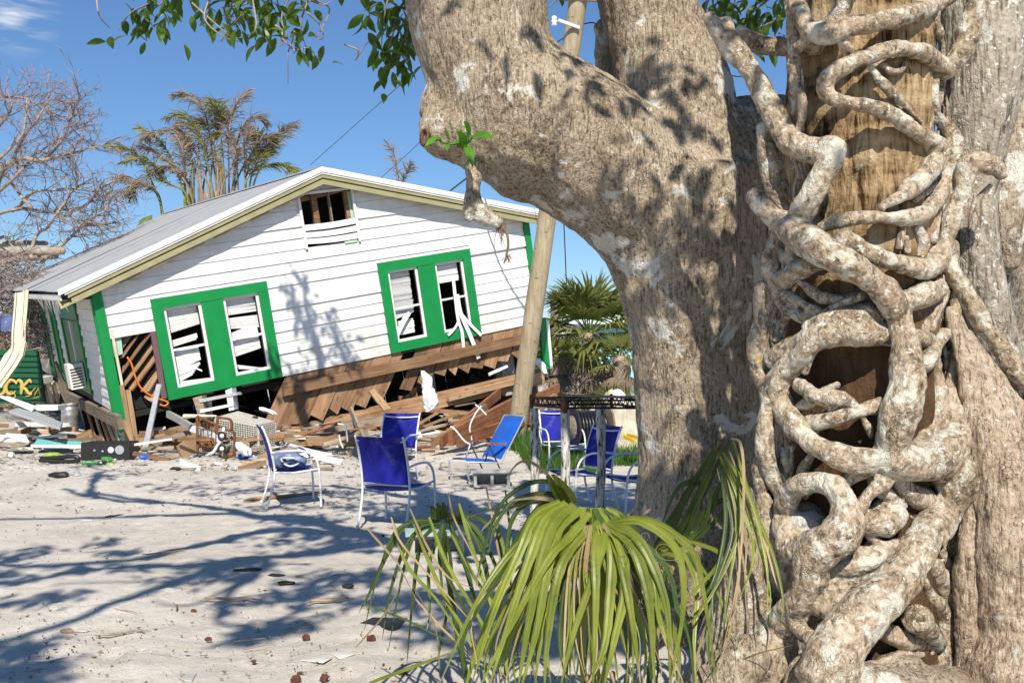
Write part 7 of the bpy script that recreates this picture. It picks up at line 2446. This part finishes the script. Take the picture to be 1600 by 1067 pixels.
for pts, w in (([(300, 315), (180, 325), (100, 450), (40, 580), (0, 655)], 16), ([(296, 318), (190, 380), (120, 560), (88, 745)], 15), ([(300, 320), (230, 400), (200, 600), (178, 840)], 15), ([(310, 322), (298, 450), (318, 640)], 14), ([(325, 308), (400, 330), (452, 430), (490, 620), (482, 690)], 22), ([(328, 310), (365, 400), (405, 520), (450, 700), (500, 810)], 18),
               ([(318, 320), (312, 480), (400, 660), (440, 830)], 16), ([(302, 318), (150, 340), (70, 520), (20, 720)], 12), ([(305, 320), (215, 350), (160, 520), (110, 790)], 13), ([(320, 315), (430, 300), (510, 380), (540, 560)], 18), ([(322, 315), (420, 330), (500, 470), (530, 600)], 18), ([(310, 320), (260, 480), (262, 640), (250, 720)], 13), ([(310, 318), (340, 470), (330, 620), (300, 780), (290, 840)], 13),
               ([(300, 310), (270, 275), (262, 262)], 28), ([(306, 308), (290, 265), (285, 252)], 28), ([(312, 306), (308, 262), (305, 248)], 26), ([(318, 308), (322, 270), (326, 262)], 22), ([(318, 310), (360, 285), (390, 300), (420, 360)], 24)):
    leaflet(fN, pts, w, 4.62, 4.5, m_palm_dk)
for pts, w, mt in (([(130, 325), (180, 480), (300, 620), (420, 830)], 13, m_palm), ([(205, 325), (300, 560), (400, 740), (470, 910)], 15, m_palm), ([(30, 340), (110, 430), (150, 480), (230, 640)], 8, m_palm_dry), ([(40, 910), (200, 850), (350, 793)], 13, m_palm), ([(15, 615), (180, 680), (300, 740), (400, 765)], 8, m_palm_dk), ([(190, 270), (260, 420), (330, 520), (420, 560)], 8, m_palm_dry),
                   ([(330, 210), (350, 300), (400, 400), (440, 480)], 7, m_palm_dry), ([(470, 190), (500, 350), (530, 520), (540, 700)], 8, m_palm_dry), ([(120, 300), (160, 400), (330, 590), (430, 700)], 8, m_palm_dry), ([(370, 250), (420, 420), (480, 600), (520, 760)], 14, m_palm), ([(540, 200), (560, 400), (560, 620)], 9, m_palm), ([(500, 300), (540, 460), (520, 640), (470, 880)], 14, m_palm),
                   ([(260, 300), (330, 480), (470, 720), (540, 915)], 14, m_palm), ([(-10, 780), (100, 650), (180, 500)], 6, m_palm_dry), ([(300, 860), (280, 700), (180, 520)], 6, m_palm_dry), ([(340, 360), (450, 560), (560, 700), (600, 915)], 13, m_palm), ([(210, 600), (300, 700), (380, 780), (430, 860)], 8, m_palm_dry)):
    leaflet(fN, pts, w, 4.5, 4.3, mt, 'loose_blade')

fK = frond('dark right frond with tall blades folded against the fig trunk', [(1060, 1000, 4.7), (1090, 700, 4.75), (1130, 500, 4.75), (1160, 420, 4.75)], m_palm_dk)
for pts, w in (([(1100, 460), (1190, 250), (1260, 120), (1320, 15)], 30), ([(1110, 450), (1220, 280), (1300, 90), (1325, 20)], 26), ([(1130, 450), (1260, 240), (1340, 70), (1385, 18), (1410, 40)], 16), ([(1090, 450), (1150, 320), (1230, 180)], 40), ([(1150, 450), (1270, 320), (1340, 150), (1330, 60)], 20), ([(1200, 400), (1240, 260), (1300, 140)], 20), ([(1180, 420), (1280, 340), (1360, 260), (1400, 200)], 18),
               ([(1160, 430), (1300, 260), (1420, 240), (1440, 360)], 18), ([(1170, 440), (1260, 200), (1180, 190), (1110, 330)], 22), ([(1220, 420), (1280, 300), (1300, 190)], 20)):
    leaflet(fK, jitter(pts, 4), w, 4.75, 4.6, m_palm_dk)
for pts, w, mt in (([(1370, 10), (1408, 40), (1415, 200), (1400, 500), (1340, 790)], 11, m_palm_dry), ([(1380, 20), (1450, 250), (1520, 430), (1560, 590), (1555, 690)], 13, m_palm), ([(1350, 80), (1440, 230), (1500, 470), (1505, 650)], 14, m_palm), ([(1340, 60), (1430, 260), (1470, 420), (1510, 560), (1510, 690)], 12, m_palm), ([(1330, 80), (1400, 250), (1380, 420), (1260, 640), (1190, 700)], 16, m_palm), ([(1340, 100), (1390, 320), (1360, 560), (1340, 720)], 13, m_palm),
                   ([(1350, 120), (1420, 360), (1420, 520), (1430, 770)], 9, m_palm_dry), ([(1350, 90), (1430, 330), (1450, 460), (1400, 600)], 14, m_palm), ([(1330, 110), (1350, 330), (1290, 560), (1180, 640)], 15, m_palm_dk), ([(1360, 60), (1470, 330), (1530, 520), (1540, 560)], 9, m_palm_dry), ([(1320, 120), (1370, 350), (1300, 600), (1330, 800)], 13, m_palm_dk), ([(1200, 380), (1330, 440), (1250, 560), (1150, 660)], 16, m_palm),
                   ([(1340, 120), (1400, 420), (1380, 650), (1330, 810)], 9, m_palm_dry), ([(1080, 430), (1150, 380), (1210, 390), (1180, 420)], 26, m_palm), ([(1080, 440), (1150, 410), (1200, 430)], 24, m_palm), ([(1080, 450), (1140, 440), (1190, 465)], 24, m_palm), ([(1085, 455), (1130, 470), (1160, 510)], 22, m_palm), ([(1080, 430), (1120, 370), (1140, 330)], 24, m_palm_dk),
                   ([(1190, 420), (1240, 560), (1230, 760), (1240, 915)], 20, m_palm), ([(1210, 430), (1290, 580), (1280, 760), (1310, 915)], 20, m_palm_dk), ([(1180, 440), (1200, 600), (1160, 800), (1150, 915)], 16, m_palm_dk), ([(1230, 440), (1330, 600), (1370, 760)], 12, m_palm), ([(1170, 450), (1130, 560), (1100, 700), (1100, 915)], 16, m_palm_dry), ([(1150, 450), (1020, 620), (990, 800), (980, 915)], 18, m_palm_dry),
                   ([(1260, 480), (1300, 640), (1250, 800), (1270, 915)], 11, m_palm_dry), ([(1380, 660), (1350, 760), (1290, 860)], 8, m_palm_dry), ([(1370, 880), (1390, 840), (1470, 800), (1600, 770)], 9, m_palm_dry), ([(1075, 270), (1030, 300), (1000, 330)], 10, m_palm_dry), ([(1010, 270), (985, 305), (975, 330)], 9, m_palm_dry)):
    leaflet(fK, jitter(pts, 3), w, 4.55, 4.2, mt, 'drooping_blade')
# curling threads that hang off the blades
th_ = MB()
for _ in range(12):
    x, y = RND.uniform(560, 1120), RND.uniform(340, 660)
    a, b = c5(x, y)
    o = P(a, b, 3.82)
    rr = RND.uniform(.015, .05)
    a0, a1 = RND.uniform(0, 6.28), RND.uniform(2, 6)
    th_.tube([o + rr * np.array([math.cos(a0 + a1 * k / 9), .3 * math.sin(3 * k / 9), math.sin(a0 + a1 * k / 9) * .8]) + np.array([.004 * k, 0, 0]) for k in range(10)], .0008, 3, False)
tag(th_.build('curled_threads', m_palm_dry, plant, off=LB), kind='stuff')
# leaf base sheath where the fronds rise from the ground
m_ = MB()
for k in range(9):
    a = 2 * math.pi * k / 9
    m_.tube(spline([LB + np.array([math.cos(a) * .10, math.sin(a) * .10, 0]), LB + np.array([math.cos(a) * .07, math.sin(a) * .07, .16]), LB + np.array([math.cos(a) * .10, math.sin(a) * .10, .34])], 4), np.linspace(.03, .012, 9), 7)
tag(m_.build('leaf_sheath', m_palm_dry, plant, True, off=LB), kind='stuff')
